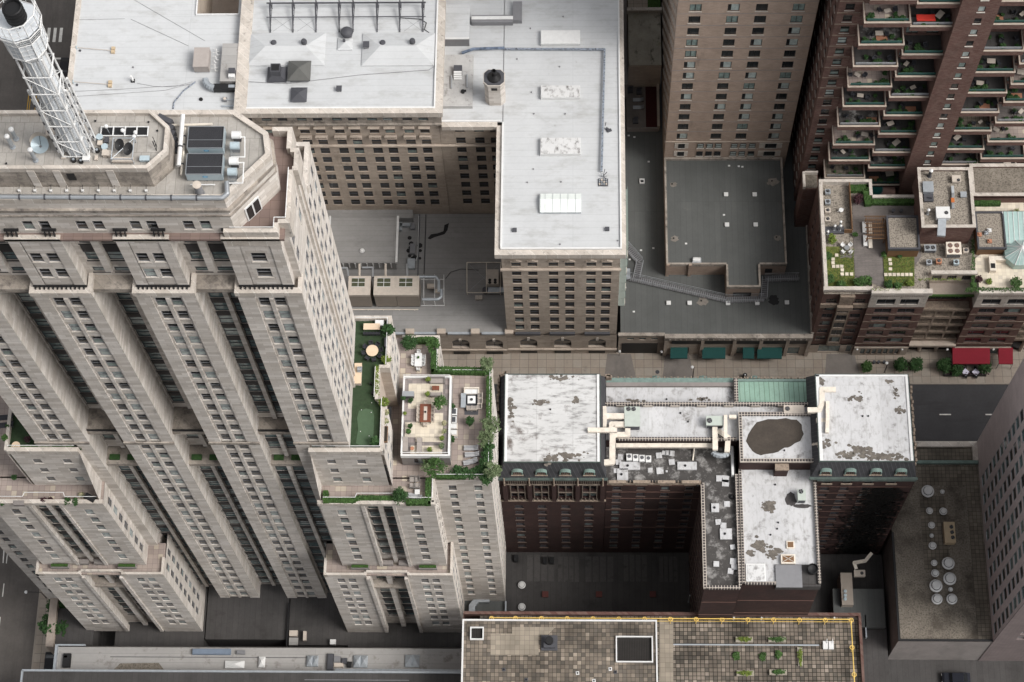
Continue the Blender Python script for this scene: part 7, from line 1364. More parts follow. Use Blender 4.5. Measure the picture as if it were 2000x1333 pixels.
    for k in range(8):
        z = 12.6+3.07*k; b = MB(); b.box(7.25, 8.5, 130.5, 141, z, z+.05); b.build('landing', [flat('worn green steel', (.22, .25, .23))] if k == 0 else [bpy.data.materials['worn green steel']], t); r = MB(); 
        for s_ in (.5, 1.0): r.bar((8.5, 130.5, z+s_), (8.5, 141, z+s_), .03, 4)
        for i in range(9): r.bar((8.5, 130.5+i*1.3, z), (8.5, 130.5+i*1.3, z+1.0), .03, 4)
        r.build('landing_rail', [COPPER if k % 2 else OFFW], t)
        if k < 7: MB().add([(7.5, 133, z), (8.3, 133, z), (8.3, 138, z+3.07), (7.5, 138, z+3.07)], [(0, 1, 2, 3)]).build('stair_flight', GALV, t)
    # green awnings and street door lamps
    for i, (x0, x1, lb) in enumerate(((1309, 1342, 'leftmost dark green awning on the low building'), (1371, 1416, 'widest dark green awning, second from the left'), (1450, 1472, 'smallest dark green awning on the low building'), (1478, 1526, 'dark green awning at the right, next to the smallest one'))):
        a, c = onY(x0, 688, 126.6)[0], onY(x1, 688, 126.6)[0]; t = thing('green_awning', lb, 'awning', ((a+c)/2, 126.8, 2.2)); MB().add([(a, 126.85, 3.5), (c, 126.85, 3.5), (c, 125.3, 2.5), (a, 125.3, 2.5), (a, 126.85, 2.5), (c, 126.85, 2.5)], [(0, 1, 2, 3), (0, 3, 4), (1, 5, 2)]).build('canopy', GREENF, t); MB().box(a, c, 125.27, 125.3, 2.2, 2.5).build('valance', GREENF, t)
        for q in (a, c): MB().bar((q, 125.3, 2.3), (q, 126.85, 2.3), .03, 4).build('frame_arm', DGREY, t)
    for i, px in enumerate((1210, 1292)): x, y = at(px, 692, 2.0); t = thing('wall_lantern', ('left', 'right')[i]+' of the two pale lanterns flanking the dark street entrance', 'lantern', (x, 126.9, 1.4)); MB().lathe(x, 126.7, [(.12, 1.6), (.22, 1.8), (.22, 2.2), (.05, 2.4)], 10).build('lamp', WHITE, t); MB().bar((x, 126.7, .2), (x, 126.7, 1.6), .05).build('post', BLACK, t)
    # walled yard between wing and high-rise
    p, q = at(1228, 128, 16), at(1290, 26, 16); t = thing('yard_building', 'narrow mossy-roofed building squeezed between the hotel wing and the brown high-rise', 'building', ((p[0]+q[0])/2, p[1], 7.9)); MB().box(p[0], q[0], p[1], 200, 7.9, 15.9).build('wall', LTAN, t); MB().box(p[0], q[0], p[1], q[1], 15.9, 16.0).build('roof', M('mossy pale roof', (.34, .32, .27), .9, .15, .6, stain=((.05, .05, .045), .5, .56, .68, (1.4, .7, 1)), stain2=((.13, .14, .07), .3, .58, .8, None)), t); MB().box(p[0]-.2, q[0]+.2, q[1], q[1]+.6, 15.9, 16.9).build('coping', LIMEB, t); MB().box(p[0], q[0]-2.2, q[1]+.6, q[1]+8, 15.95, 16.1).build('upper_terrace', SIDEW, t); MB().box(q[0]-2.2, q[0], q[1]+.8, q[1]+8, 15.95, 16.2).build('lawn', HEDGE, t); MB().box(8.2, p[0]-.1, p[1]-2, 200, 7.9, 13.0).build('side_strip', GREYC, t)
    p, q = at(1224, 250, 9), at(1284, 132, 9); t = thing('roof_patio', 'enclosed grey patio with loungers behind the lower dark roof', 'patio', ((p[0]+q[0])/2, p[1], 7.9)); MB().box(p[0], q[0], p[1], q[1], 7.9, 8.6).build('paving', SIDEW2, t); MB().box(q[0]-.2, q[0]+.2, p[1], q[1], 7.9, 9.6).build('wall', LTAN, t); MB().box(p[0], q[0], p[1]-.2, p[1], 7.9, 9.2).build('wall', GREYC, t); rx = at(1261, 200, 8.7)[0]; MB().box(rx, q[0]-.25, p[1]+.3, q[1]-.3, 8.6, 8.68).build('red_mat', M('maroon deck', (.05, .012, .012), .9), t)
    k = 0
    for px, py in ((1247, 195), (1247, 210)): lounger(px, py, 8.6, 0, 'pale grey sun lounger lying on the enclosed patio', group='sun loungers on the enclosed patio', fab=GALV)
    for px, py in ((1230, 152), (1255, 148), (1231, 175), (1248, 178), (1241, 235)): x, y = at(px, py, 9.2); one('covered_furniture', MB().cbox(x, y, 8.6, .9, .9, .5, rz=.1).cbox(x+.1, y+.4, 9.1, .8, .2, .4, rz=.1), DGREY, 'dark covered furniture on the enclosed patio', 'furniture', 'covered furniture on the enclosed patio', org=(x, y, 8.6))
podium_stuff()
# ================================================================ planted terraces of the stepped tower
def terracegarden():
    z = 79.76
    A = lambda px, py, zz=67.8: at(px, py, zz)
    t, x, y = table(727, 685, z, 1.55, 1.55, 'large round pale-topped dining table on the green terrace', WOODL, True); ring_chairs(x, y, z, 1.12, 8, .2, DWICK, 'charcoal wicker chair around the large round pale table', 'chairs round the large round table')
    t, x, y = table(726, 638, z, 2.1, .85, 'long pale bar table at the far end of the green terrace', WOODL); chairs([(x-.85+i*.42, y-.85, z, math.pi) for i in range(5)], DWICK, 'charcoal wicker chair tucked under the long pale bar table', 'chairs at the bar table', w=.4)
    x, y = at(699, 730, z+.8); t = thing('grill_island', 'pale wood kitchen island with a grey hooded grill on the green terrace', 'outdoor kitchen', (x, y, z)); MB().box(x-.42, x+.42, y-1.3, y+1.35, z, z+.8).build('cabinet', BEIGE, t); MB().box(x-.47, x+.47, y-1.35, y+1.4, z+.8, z+.86).build('worktop', WOODL, t); MB().box(x-.05, x+.5, y+.1, y+.85, z+.86, z+1.1).bar((x-.05, y+.48, z+1.1), (x+.45, y+.48, z+1.1), .3, 10).build('grill_hood', STEEL, t)
    shrub(757, 644, z, .95, 'tall clipped column shrub at the corner of the green terrace', h=2.2, m=1, n=500); shrub(755, 702, z, .75, 'bright yellow-green shrub halfway down the green terrace parapet', m=2, n=330); shrub(750, 785, z, .85, 'yellow-green shrub at the step of the green terrace parapet', m=2, n=380); shrub(754, 805, z, .45, 'pale flowering plant below the yellow-green shrub', m=5, n=160); shrub(753, 822, z, .45, 'second pale flowering plant, above the brown planter box', m=5, n=160); shrub(731, 860, z, .65, 'small loose tree in the bottom corner of the green terrace', h=1.8, m=1, n=300)
    x, y = at(757, 668, z+.6); one('planter_box', MB().box(x-.4, x+.4, y-.6, y+.6, z, z+.6).box(x-.34, x+.34, y-.54, y+.54, z+.6, z+.62), DGREY, 'dark planter box beside the round table', 'planter'); x, y = at(750, 848, z+.4); one('planter_box', MB().box(x-.45, x+.45, y-1.05, y+1.05, z, z+.4).box(x-.39, x+.39, y-.98, y+.98, z+.4, z+.42, 1), [WOODB, SOIL], 'long brown soil-filled planter at the putting green end', 'planter')
    a, c = at(739, 720, z), at(738, 775, z); hedge([(a[0]-.1, a[1]), (c[0]-.1, c[1])], z, .5, .8, 'low golden hedge along the stepped green terrace parapet', LEAF[2])
    for px, py in ((724, 750), (730, 765), (727, 769)): x, y = at(px, py, z+.3); one('golf_bag', MB().cyl(x, y, z, z+.7, .16, .12, 8).bar((x, y, z+.7), (x+.2, y+.1, z+1.0), .03, 4), BLACK, 'small black bag standing on the green terrace', 'golf bag', 'bags on the green terrace')
    for px, py in ((706, 801), (725, 806), (704, 843), (721, 852), (726, 787)): x, y = at(px, py, z+.05); one('golf_ball', MB().ball((x, y, z+.06), .06, 8), WHITE, 'white golf ball lying on the putting green', 'golf ball', 'golf balls on the putting green')
    x, y = at(741, 631, z+.7); one('side_cabinet', MB().box(x-.5, x+.5, y-.3, y+.35, z, z+.65).box(x-.55, x+.55, y-.35, y+.4, z+.65, z+.7), WHITE, 'white cabinet behind the long bar table', 'cabinet')
    for i in range(9):
        x, y = at(687-.3*i, 800+8*i, z+.2); 
    # lower paved terrace
    z = 66.7; zz = z
    hd = lambda pts, lb, h=.95, w=.75, m=None: hedge([at(px, py, z+h) for px, py in pts], z, w*1.25, h*1.15, lb, m)
    hd([(848, 690), (848, 722), (940, 724)], 'clipped green hedge stepping round the far corner of the paved terrace'); hd([(955, 740), (955, 860)], 'long clipped hedge along the right edge of the paved terrace', w=.6); hd([(638, 978), (690, 978), (700, 973), (770, 973)], 'low clipped hedge along the front edge of the narrow walkway', .7, .6); hd([(798, 980), (836, 980), (836, 938)], 'clipped hedge round the corner by the single striped lounger', .9, .6); hd([(856, 930), (905, 930)], 'short clipped hedge behind the clipped boxwoods at the front parapet', .8, .5); hd([(636, 963), (636, 978)], 'stub of hedge at the left end of the narrow walkway', .9, .6); hd([(820, 664), (845, 664)], 'short hedge strip behind the white dining table', .8, .7)
    shrub(800, 668, z, 1.35, 'big round clipped bush at the far left of the paved terrace', h=2.2, m=1, n=900, s=.12); shrub(781, 969, z, 1.25, 'dark ball-shaped bush on the front corner of the walkway', h=2.4, m=1, n=1100, s=.11); shrub(948, 722, z, 1.0, 'round light bush at the far right corner of the hedge', m=0, n=420)
    for i, (px, py, r) in enumerate(((893, 922, .75), (908, 924, .7), (922, 924, .7), (936, 920, .75), (950, 905, .8), (952, 888, .75), (953, 872, .75), (950, 935, .8))): shrub(px, py, z, r*1.3, 'dark rounded boxwood in the row round the front right corner', m=1, n=420, group='boxwoods round the front right corner')
    for i, (px, py, r, h, lb, m) in enumerate(((845, 674, 1.1, 3.0, 'airy light green tree at the far hedge by the white table', 0), (950, 712, 1.0, 3.2, 'small silvery tree at the far right hedge corner', 3), (957, 835, 1.5, 3.6, 'silvery tree spilling over the right parapet, upper one', 3), (962, 920, 1.3, 3.2, 'silvery tree spilling over the front right corner', 3), (847, 912, 1.7, 3.4, 'airy tree in front of the raised dining block', 0), (948, 857, 1.2, 3.0, 'silvery tree just below the upper one on the right parapet', 3), (836, 905, 1.0, 2.6, 'smaller airy tree left of the one before the dining block', 3))): tree(px, py, z, r, h, lb, m, n=620)
    t, x, y = table(817, 703, z, .95, 1.9, 'white rectangular dining table in the far left corner of the terrace'); chairs([(x+sx*.72, y+k, z, math.pi/2*(-sx)) for sx in (-1, 1) for k in (-.5, 0, .5)] + [(x, y+1.2, z, 0), (x, y-1.25, z, math.pi)], WHITE, 'white chair at the white rectangular dining table', 'chairs at the white dining table', w=.42); shrub(817, 698, z+.75, .22, 'small potted plant centred on the white dining table', n=60, s=.07)
    x, y = at(921, 783, z); one('dark_rug', MB().box(x-.9, x+.9, y-2.0, y+1.5, z+.004, z+.03), DGREY, 'dark rectangular rug under the outdoor lounge set', 'rug')
    sofa(921, 764, z, 2.0, 0, 'pale outdoor sofa with tumbled white cushions above the dark rug', OFFW, WHITE); t, x, y = table(921, 781, z, 1.05, 1.05, 'square white coffee table on the dark rug', WHITE, h=.5); one('fire_bowl', MB().lathe(x, y, [(.14, z+.51), (.2, z+.6), (.16, z+.62), (.02, z+.56)], 14), BLACK, 'small black bowl on the square white coffee table', 'bowl')
    chairs([(at(938, 776, z)[0], at(938, 776, z)[1], z, -1.57), (at(938, 787, z)[0], at(938, 787, z)[1], z, -1.57), (at(937, 797, z)[0], at(937, 797, z)[1], z, -1.57), (at(917, 800, z)[0], at(917, 800, z)[1], z, 3.14), (at(927, 800, z)[0], at(927, 800, z)[1], z, 3.14)], BEIGE, 'beige armchair at the edge of the dark rug', 'armchairs round the dark rug', name='armchair', w=.66, cushion=CUSH)
    lounger(905, 783, z, 1.57, 'pale striped daybed left of the dark rug', GALV)
    for i, (px, py) in enumerate(((885, 806), (884, 822), (886, 835), (886, 847))): x, y = at(px, py, z+.5); one('white_grill_cabinet', MB().box(x-.5, x+.5, y-.45, y+.45, z, z+.75).box(x-.55, x+.55, y-.5, y+.5, z+.75, z+.8, 1).box(x-.4, x+.4, y-.3, y+.35, z+.8, z+.95), [DGREY, WHITE] if i < 2 else [WHITE, BEIGE], ('topmost white-lidded grill cabinet beside the dining block', 'second white-lidded grill cabinet beside the dining block', 'third white cabinet down beside the dining block', 'lowest white cabinet, next to the square shrub box')[i], 'cabinet')
    shrub(882, 794, z, .5, 'dark shrub in a black box above the grill cabinets', m=1, pot=DGREY); shrub(881, 858, z, .5, 'dark shrub in a black box below the grill cabinets', m=1, pot=DGREY); shrub(918, 822, z, .65, 'lone potted shrub in the middle of the right terrace', m=1, pot=BLACK, h=1.2, n=320)
    for i, (px, py, r) in enumerate(((920, 875, 0), (922, 888, .06), (919, 902, .25))): lounger(px, py, z, r, ('topmost of the three grey striped loungers in a row', 'middle of the three grey striped loungers in a row', 'lowest of the three grey striped loungers, slightly turned')[i])
    lounger(810, 970, z, -.25, 'single grey striped lounger at the front corner by the hedge'); t, x, y = table(815, 961, z, .65, .65, 'small white side table above the single striped lounger', h=.45)
    chairs([(at(px, py, z+.3)[0], at(px, py, z+.3)[1], z, rz) for px, py, rz in ((806, 937, 0), (815, 937, -1.3), (806, 950, 3.1), (815, 950, 3.1))], WICK, 'grey cushioned armchair in the cluster of four on the lower walkway', 'cluster of four grey armchairs', name='armchair', w=.72, cushion=CUSH)
    x, y = at(942, 913, z+.5); one('side_cube', MB().cbox(x, y, z, .55, .55, .5).cyl(x, y, z+.5, z+.56, .2, n=12, mi=1), [WHITE, DGREY], 'small white cube table behind the striped loungers', 'side table')
    # raised dining block
    z = 70.11
    t, x, y = table(831, 807, z, 1.45, 2.5, 'large red-brown timber dining table on the raised block', WOODR); one('table_runner', MB().box(x-.22, x+.22, y-1.0, y+.9, z+.745, z+.76), BEIGE, 'beige runner on the red-brown timber table', 'runner'); one('dark_vase', MB().lathe(x, y+.1, [(.1, z+.76), (.14, z+.9), (.05, z+1.0)], 10), BLACK, 'small dark vase on the beige runner', 'vase')
    chairs([(x+sx*.92, y+k, z, -sx*1.57) for sx in (-1, 1) for k in (-.85, -.28, .28, .85)] + [(x, y+1.55, z, 0), (x, y-1.5, z, 3.14)], BEIGE, 'beige chair pushed up to the red-brown timber table', 'chairs at the timber table', w=.46)
    sofa(854, 743, z, 2.0, 0, 'grey wicker two-seat sofa in the far corner of the dining block', WICK, CUSH, 2); sofa(852, 771, z, 1.6, 3.14, 'grey cushioned bench facing the two-seat sofa', WICK, CUSH, 2, .6); t, x, y = table(851, 758, z, .95, .6, 'small brown timber coffee table between sofa and bench', WOODR, h=.42)
    x, y = at(797, 770, z+.9); t = thing('barbecue', 'steel barbecue with white shelf on the raised dining block', 'barbecue', (x, y, z)); MB().box(x-.75, x+.75, y-.3, y+.35, z, z+.85).build('cabinet', DGREY, t); MB().box(x-.78, x+.78, y-.32, y+.38, z+.85, z+.95).build('lid', STEEL, t)
    lounger(792, 868, z, 1.57, 'taupe lounger, left one of the pair on the dining block', CUSH); lounger(819, 870, z, 1.57, 'taupe lounger, right one of the pair on the dining block', CUSH); t, x, y = table(805, 876, z, .5, .5, 'small round terracotta side table between the taupe loungers', TERRA, True, h=.4)
    for px, py, r, m, lb in ((836, 741, .38, 2, 'potted yellow-green plant left of the two-seat sofa'), (835, 769, .38, 2, 'potted yellow-green plant left of the grey bench'), (788, 777, .4, 1, 'small dark potted shrub left below the barbecue'), (801, 782, .42, 1, 'dark potted shrub right below the barbecue'), (791, 807, .25, 2, 'tiny potted plant beside the grey border paving'), (801, 832, .35, 1, 'small round topiary left of the paved centre'), (798, 842, .42, 0, 'leafy potted plant below the small topiary'), (868, 826, .4, 5, 'reddish flowering plant at the right edge of the dining block'), (867, 842, .4, 5, 'paler flowering plant below the reddish one'), (863, 856, .4, 2, 'bright shrub near the right parapet of the dining block'), (863, 871, .5, 3, 'light shrub in the front right corner of the dining block'), (840, 878, .42, 2, 'bright green shrub at the front railing of the dining block')): shrub(px, py, z, r, lb, m=m, n=190, pot=MGREY, s=.1)
    tree(858, 788, z, 1.0, 2.5, 'light green tree leaning over the right parapet of the dining block', 0, n=520)
    # left side terraces
    z = 79.76; x, y = at(31, 871, z+.7); t = thing('table', 'round pale table on the left green terrace', 'table', (x, y, z)); MB().cyl(x, y, z+.7, z+.75, .55, n=24).build('tabletop', WOODL, t); MB().cyl(x, y, z, z+.7, .1, n=8).build('pedestal', DGREY, t)
    for px, py, r, m, lb in ((8, 855, .5, 0, 'light potted shrub left of the round table on the left terrace'), (53, 858, .45, 4, 'reddish potted shrub beside the left round table'), (15, 832, .3, 1, 'dark shrub near the loungers of the left terrace'), (27, 932, .4, 1, 'small shrub near the left tower wall')): shrub(px, py, z if py < 900 else 66.7, r, lb, m=m, n=150, pot=MGREY)
    hedge([at(20, 872, 80.5), at(140, 872, 80.5)], 79.76, .4, .7, 'dark hedge strip along the left green terrace parapet'); lounger(12, 815, z, .1, 'charcoal lounger on the left green terrace, upper one', DWICK); lounger(12, 830, z, .1, 'charcoal lounger on the left green terrace, lower one', DWICK)
    z = 66.7
    for px, py, r, m, lb in ((4, 982, .45, 1, 'dark boxwood at the very left of the lower left walkway'), (85, 977, .5, 4, 'dark maroon bush at the front of the lower left walkway'), (98, 977, .45, 4, 'second dark maroon bush on the lower left walkway'), (131, 979, .6, 1, 'green bush, left one beside the parked grill cover'), (147, 980, .6, 1, 'green bush, right one beside the parked grill cover'), (158, 967, .35, 5, 'small yellow flowering plant by the grill cover')): shrub(px, py, z, r, lb, m=m, n=190)
    x, y = at(176, 973, z+.5); one('covered_grill', MB().cbox(x, y, z, 1.5, .8, .7, rz=-.5).cbox(x, y, z+.7, 1.3, .6, .2, rz=-.5), BLACK, 'black covered grill in the right corner of the lower left walkway', 'grill'); x, y = at(37, 983, z+.5); one('planter_box', MB().box(x-.7, x+.7, y-.3, y+.3, z, z+.7), GREYC, 'grey planter box by the lower left parapet', 'planter')
terracegarden()
# ================================================================ clutter on the old hotel
def oldroof():
    GR = flat('pale green-grey casing', (.42, .46, .42), .55); z = 40.9
    def pth(pts, zz): return [P3(a, c, zz) for a, c in pts]
    ac(1235, 814, z, 2.2, 3.0, 1.5, 'large pale green rooftop unit with two fans on the white centre roof', [(-.55, 1.15, .32), (.2, 1.15, .32)], GR); ac(1396, 822, z, 2.4, 1.4, 1.3, 'pale green rooftop unit with one fan near the roof house', [(-.75, 0, .38)], GR); ac(1551, 800, z, 2.9, 1.25, 1.3, 'pale rooftop unit with one fan by the right mansard wing', [(-.95, .1, .34)], BEIGE); ac(1566, 967, 38.6, 1.1, 1.6, 1.3, 'narrow pale unit with one fan on the front white roof', [(-.1, .5, .34)], GR)
    for pts, w, zz, lb in ((((1178, 795), (1180, 815), (1178, 835)), .9, 42.6, 'wide cream duct standing against the left mansard wing'), (((1184, 814), (1222, 814)), .85, 42.3, 'cream duct from the mansard wing to the large green unit'), (((1195, 845), (1195, 830), (1225, 830)), .8, 42.2, 'cream duct looping below the large green unit'), (((1148, 841), (1205, 841)), .65, 45.2, 'long cream duct crossing onto the left white mansard roof'), (((1197, 844), (1196, 880), (1196, 903), (1178, 905)), .85, 42.0, 'cream duct running down beside the left wing and turning in'), (((1200, 850), (1226, 850), (1226, 838)), .75, 41.9, 'short cream duct elbow under the large green unit'), (((1203, 871), (1395, 871)), .6, 40.4, 'long cream duct lying along the tile coping'), (((1396, 832), (1397, 880)), .75, 41.6, 'left leg of the tall cream duct pair beside the roof house'), (((1417, 812), (1417, 858)), .5, 42.5, 'slim cream duct rising beside the roof house'), (((1402, 842), (1422, 856), (1420, 884)), .75, 41.2, 'right leg of the tall cream duct pair beside the roof house'), (((1424, 815), (1438, 815)), .5, 42.2, 'short cream duct stub entering the roof house'), (((1577, 802), (1600, 802), (1605, 790), (1605, 762), (1632, 762)), .75, 44.9, 'cream duct bending up onto the right white mansard roof'), (((1616, 785), (1616, 822), (1615, 846)), .5, 45.2, 'slim cream duct lying on the right mansard roof'), (((1594, 822), (1616, 822)), .6, 44.6, 'cream duct stub between the roof house and the right wing')): duct(pth(pts, zz), w, .55, OFFW, lb)
    b = MB(); 
    for k in range(8): a = math.pi*k/7; c = math.pi*(k+1)/7; x, y = at(1408, 884, 40.6); b.bar((x-1.1*math.cos(a), y-.5*math.sin(a), 40.6), (x-1.1*math.cos(c), y-.5*math.sin(c), 40.6), .42, 8)
    one('duct_elbow', b, GALV, 'silver U-shaped duct bend joining the tall cream duct pair', 'air duct')
    z = 38.2; x, y = at(1247, 894, z+.3)
    for k in range(4): ac(1229+12.5*k, 893+1.2*k, z, .75, .95, .45, 'small white condenser in the row of four on the blackened roof', [(0, .1, .26)], WHITE, group='row of four white condensers', louv=False, fm=DGREY)
    for i, (px, py, s_) in enumerate(((1212, 893, .4), (1208, 903, .4), (1203, 920, .35), (1287, 890, .42), (1297, 885, .3), (1304, 885, .35), (1312, 886, .4), (1312, 903, .42), (1270, 919, .35), (1289, 920, .5), (1302, 921, .15), (1405, 935, .45), (1417, 936, .5), (1417, 944, .5), (1420, 985, .42), (1403, 1020, .4), (1413, 1027, .42), (1431, 1069, .35), (1432, 1097, .45), (1434, 1108, .4), (1427, 1116, .4), (1399, 1102, .4))): x, y = at(px, py, z+.1); one('white_pad', MB().cbox(x, y, z+.01, s_*2, s_*2, .16, rz=random.uniform(-.15, .15)), KNICK2, 'square white roof pad on the blackened felt roof', 'roof pad', 'white pads on the blackened roof')
    for px, py, w, d, lb in ((1230, 910, 3.0, 1.2, 'long white stained slab with vents, left on the blackened roof'), (1342, 910, 2.8, 1.2, 'long white stained slab, right on the blackened roof'), (1216, 927, 1.6, 1.8, 'large square white pad left on the blackened roof'), (1418, 1043, 1.7, 1.6, 'large square white pad on the corridor roof'), (1397, 992, 1.1, 1.3, 'weathered white pad with a black pipe on the corridor roof')): x, y = at(px, py, z+.3); one('white_slab', MB().box(x-w/2, x+w/2, y-d/2, y+d/2, z, z+.3).cyl(x-w*.1, y, z+.3, z+.42, .18, n=10, mi=1), [KNICK2, BLACK], lb, 'roof slab')
    flue(1429, 971, 1429, 970, z, .26, BLACK, 'black ringed pipe at the corridor roof edge'); pipes([P3(1356, 876, 38.6), P3(1353, 900, 38.4)], .12, OFFW, 'short cream ladder stub on the blackened roof'); x, y = at(1428, 895, 39.2); one('white_wall_flashing', MB().box(x, x+.35, y-2.6, y+1.8, 38.2, 39.3), WHITE, 'white flashing strip at the foot of the roof house', 'flashing')
    z = 38.6; p, q = at(1458, 1137, z+.5), at(1495, 1101, z+.5); t = thing('large_skylight', 'large white-framed sooty skylight at the front of the white roof', 'skylight', ((p[0]+q[0])/2, p[1], z)); MB().box(p[0], q[0], p[1], q[1], z, z+.45).build('frame', WHITE, t); MB().box(p[0]+.2, q[0]-.2, p[1]+.2, q[1]-.2, z+.45, z+.5).build('glazing', bpy.data.materials['sooted white skylight cover'], t)
    p, q = at(1526, 1101, z+.6), at(1553, 1083, z+.6); t = thing('brown_hatch', 'brown timber hatch with a white cross brace on the front roof', 'hatch', ((p[0]+q[0])/2, p[1], z)); MB().box(p[0], q[0], p[1], q[1], z, z+.6).build('frame', OFFW, t); MB().box(p[0]+.2, q[0]-.2, p[1]+.2, q[1]-.2, z+.6, z+.63).build('cover', WOODB, t); MB().bar((p[0]+.2, p[1]+.2, z+.68), (q[0]-.2, q[1]-.2, z+.68), .06, 4).bar((p[0]+.2, q[1]-.2, z+.68), (q[0]-.2, p[1]+.2, z+.68), .06, 4).build('cross_brace', BEIGE, t)
    p, q = at(1538, 1070, z+.3), at(1550, 1058, z+.3); t = thing('small_hatch', 'small square brown hatch with a pale rim on the front roof', 'hatch', (p[0], p[1], z)); MB().box(p[0]-.1, q[0]+.1, p[1]-.1, q[1]+.1, z, z+.25).build('frame', OFFW, t); MB().box(p[0]+.05, q[0]-.05, p[1]+.05, q[1]-.05, z+.25, z+.28).build('cover', WOODB, t)
    dk = M('dark wet patch', (.05, .045, .045), .6, .3, 2)
    for px, py, rx, ry, lb in ((1545, 975, .85, 1.25, 'dark wet patch spreading left of the narrow pale unit'), (1567, 989, 1.3, .4, 'dark wet patch in front of the narrow pale unit')): x, y = at(px, py, z); one('wet_patch', MB().add([(x+rx*random.uniform(.7, 1.1)*math.cos(6.283*k/16), y+ry*random.uniform(.7, 1.1)*math.sin(6.283*k/16), z+.012) for k in range(16)], [tuple(range(16))]), dk, lb, 'stain')
    x, y = at(1587, 1112, 39.6); t = thing('exhaust_stack', 'round black exhaust cowl at the sooty corner of the front roof', 'chimney', (x, y, 38.75)); MB().cyl(x, y, 38.75, 39.2, .5, n=16).build('base', DGREY, t); MB().lathe(x, y, [(.75, 39.1), (.78, 39.9), (.7, 40.0), (.6, 39.6), (.02, 39.5)], 20).build('cowl', BLACK, t)
    p, q = onY(1513, 912, 93.1), onY(1534, 927, 93.1); one('chimney_breast', MB().box(p[0], q[0], 92.3, 93.2, 38.6, 41.4).box(p[0]-.05, q[0]+.05, 92.2, 93.2, 41.4, 41.7, 1), [DREDB, ORNA], 'small brick chimney breast on the face of the roof house', 'chimney')
    for px, py, zz in ((1329, 807, 40.9), (1344, 824, 40.9), (1302, 780, 38.8), (1372, 780, 38.8), (1075, 800, 44.86), (1685, 813, 44.86), (1696, 813, 44.86), (1532, 880, 42.03), (1363, 949, 38.6), (1514, 947, 38.6), (1520, 1021, 38.6), (1518, 1033, 38.6), (1505, 1045, 38.6)): x, y = at(px, py, zz+.1); one('pipe_stub', MB().cyl(x, y, zz, zz+.2, .13, n=8), BLACK, 'tiny black pipe stub on the old hotel roofs', 'pipe stub', 'pipe stubs on the old hotel roofs')
    z = 3.5
    for i, (px, py) in enumerate(((1019, 1142), (1019, 1185))): mushroom(px, py, z, .62, ('upper', 'lower')[i]+' round white vent at the left of the dark courtyard deck')
    for i, (px, py) in enumerate(((1065, 1161), (1170, 1161), (1275, 1161))): x, y = at(px, py, z+.4); one('red_hatch', MB().box(x-.45, x+.45, y-.42, y+.42, z, z+.4).box(x-.5, x+.5, y-.47, y+.47, z+.4, z+.45), flat('dull red metal', (.10, .03, .025)), ('left', 'middle', 'right')[i]+' one of three dull red hatches on the courtyard deck', 'hatch')
    for px, py in ((1064, 1095), (1078, 1095), (1008, 1091)): x, y = at(px, py, z+.5); one('black_cooler', MB().box(x-.35, x+.35, y-.55, y+.55, z, z+.6).box(x-.3, x+.3, y-.4, y+.4, z+.6, z+.63), BLACK, 'small black cooler against the courtyard wall', 'cooler', 'black coolers in the courtyard')
    flue(1345, 1176, 1301, 1163, z, .09, GALV, 'thin leaning-looking pipe with a pale head in the courtyard corner')
oldroof()
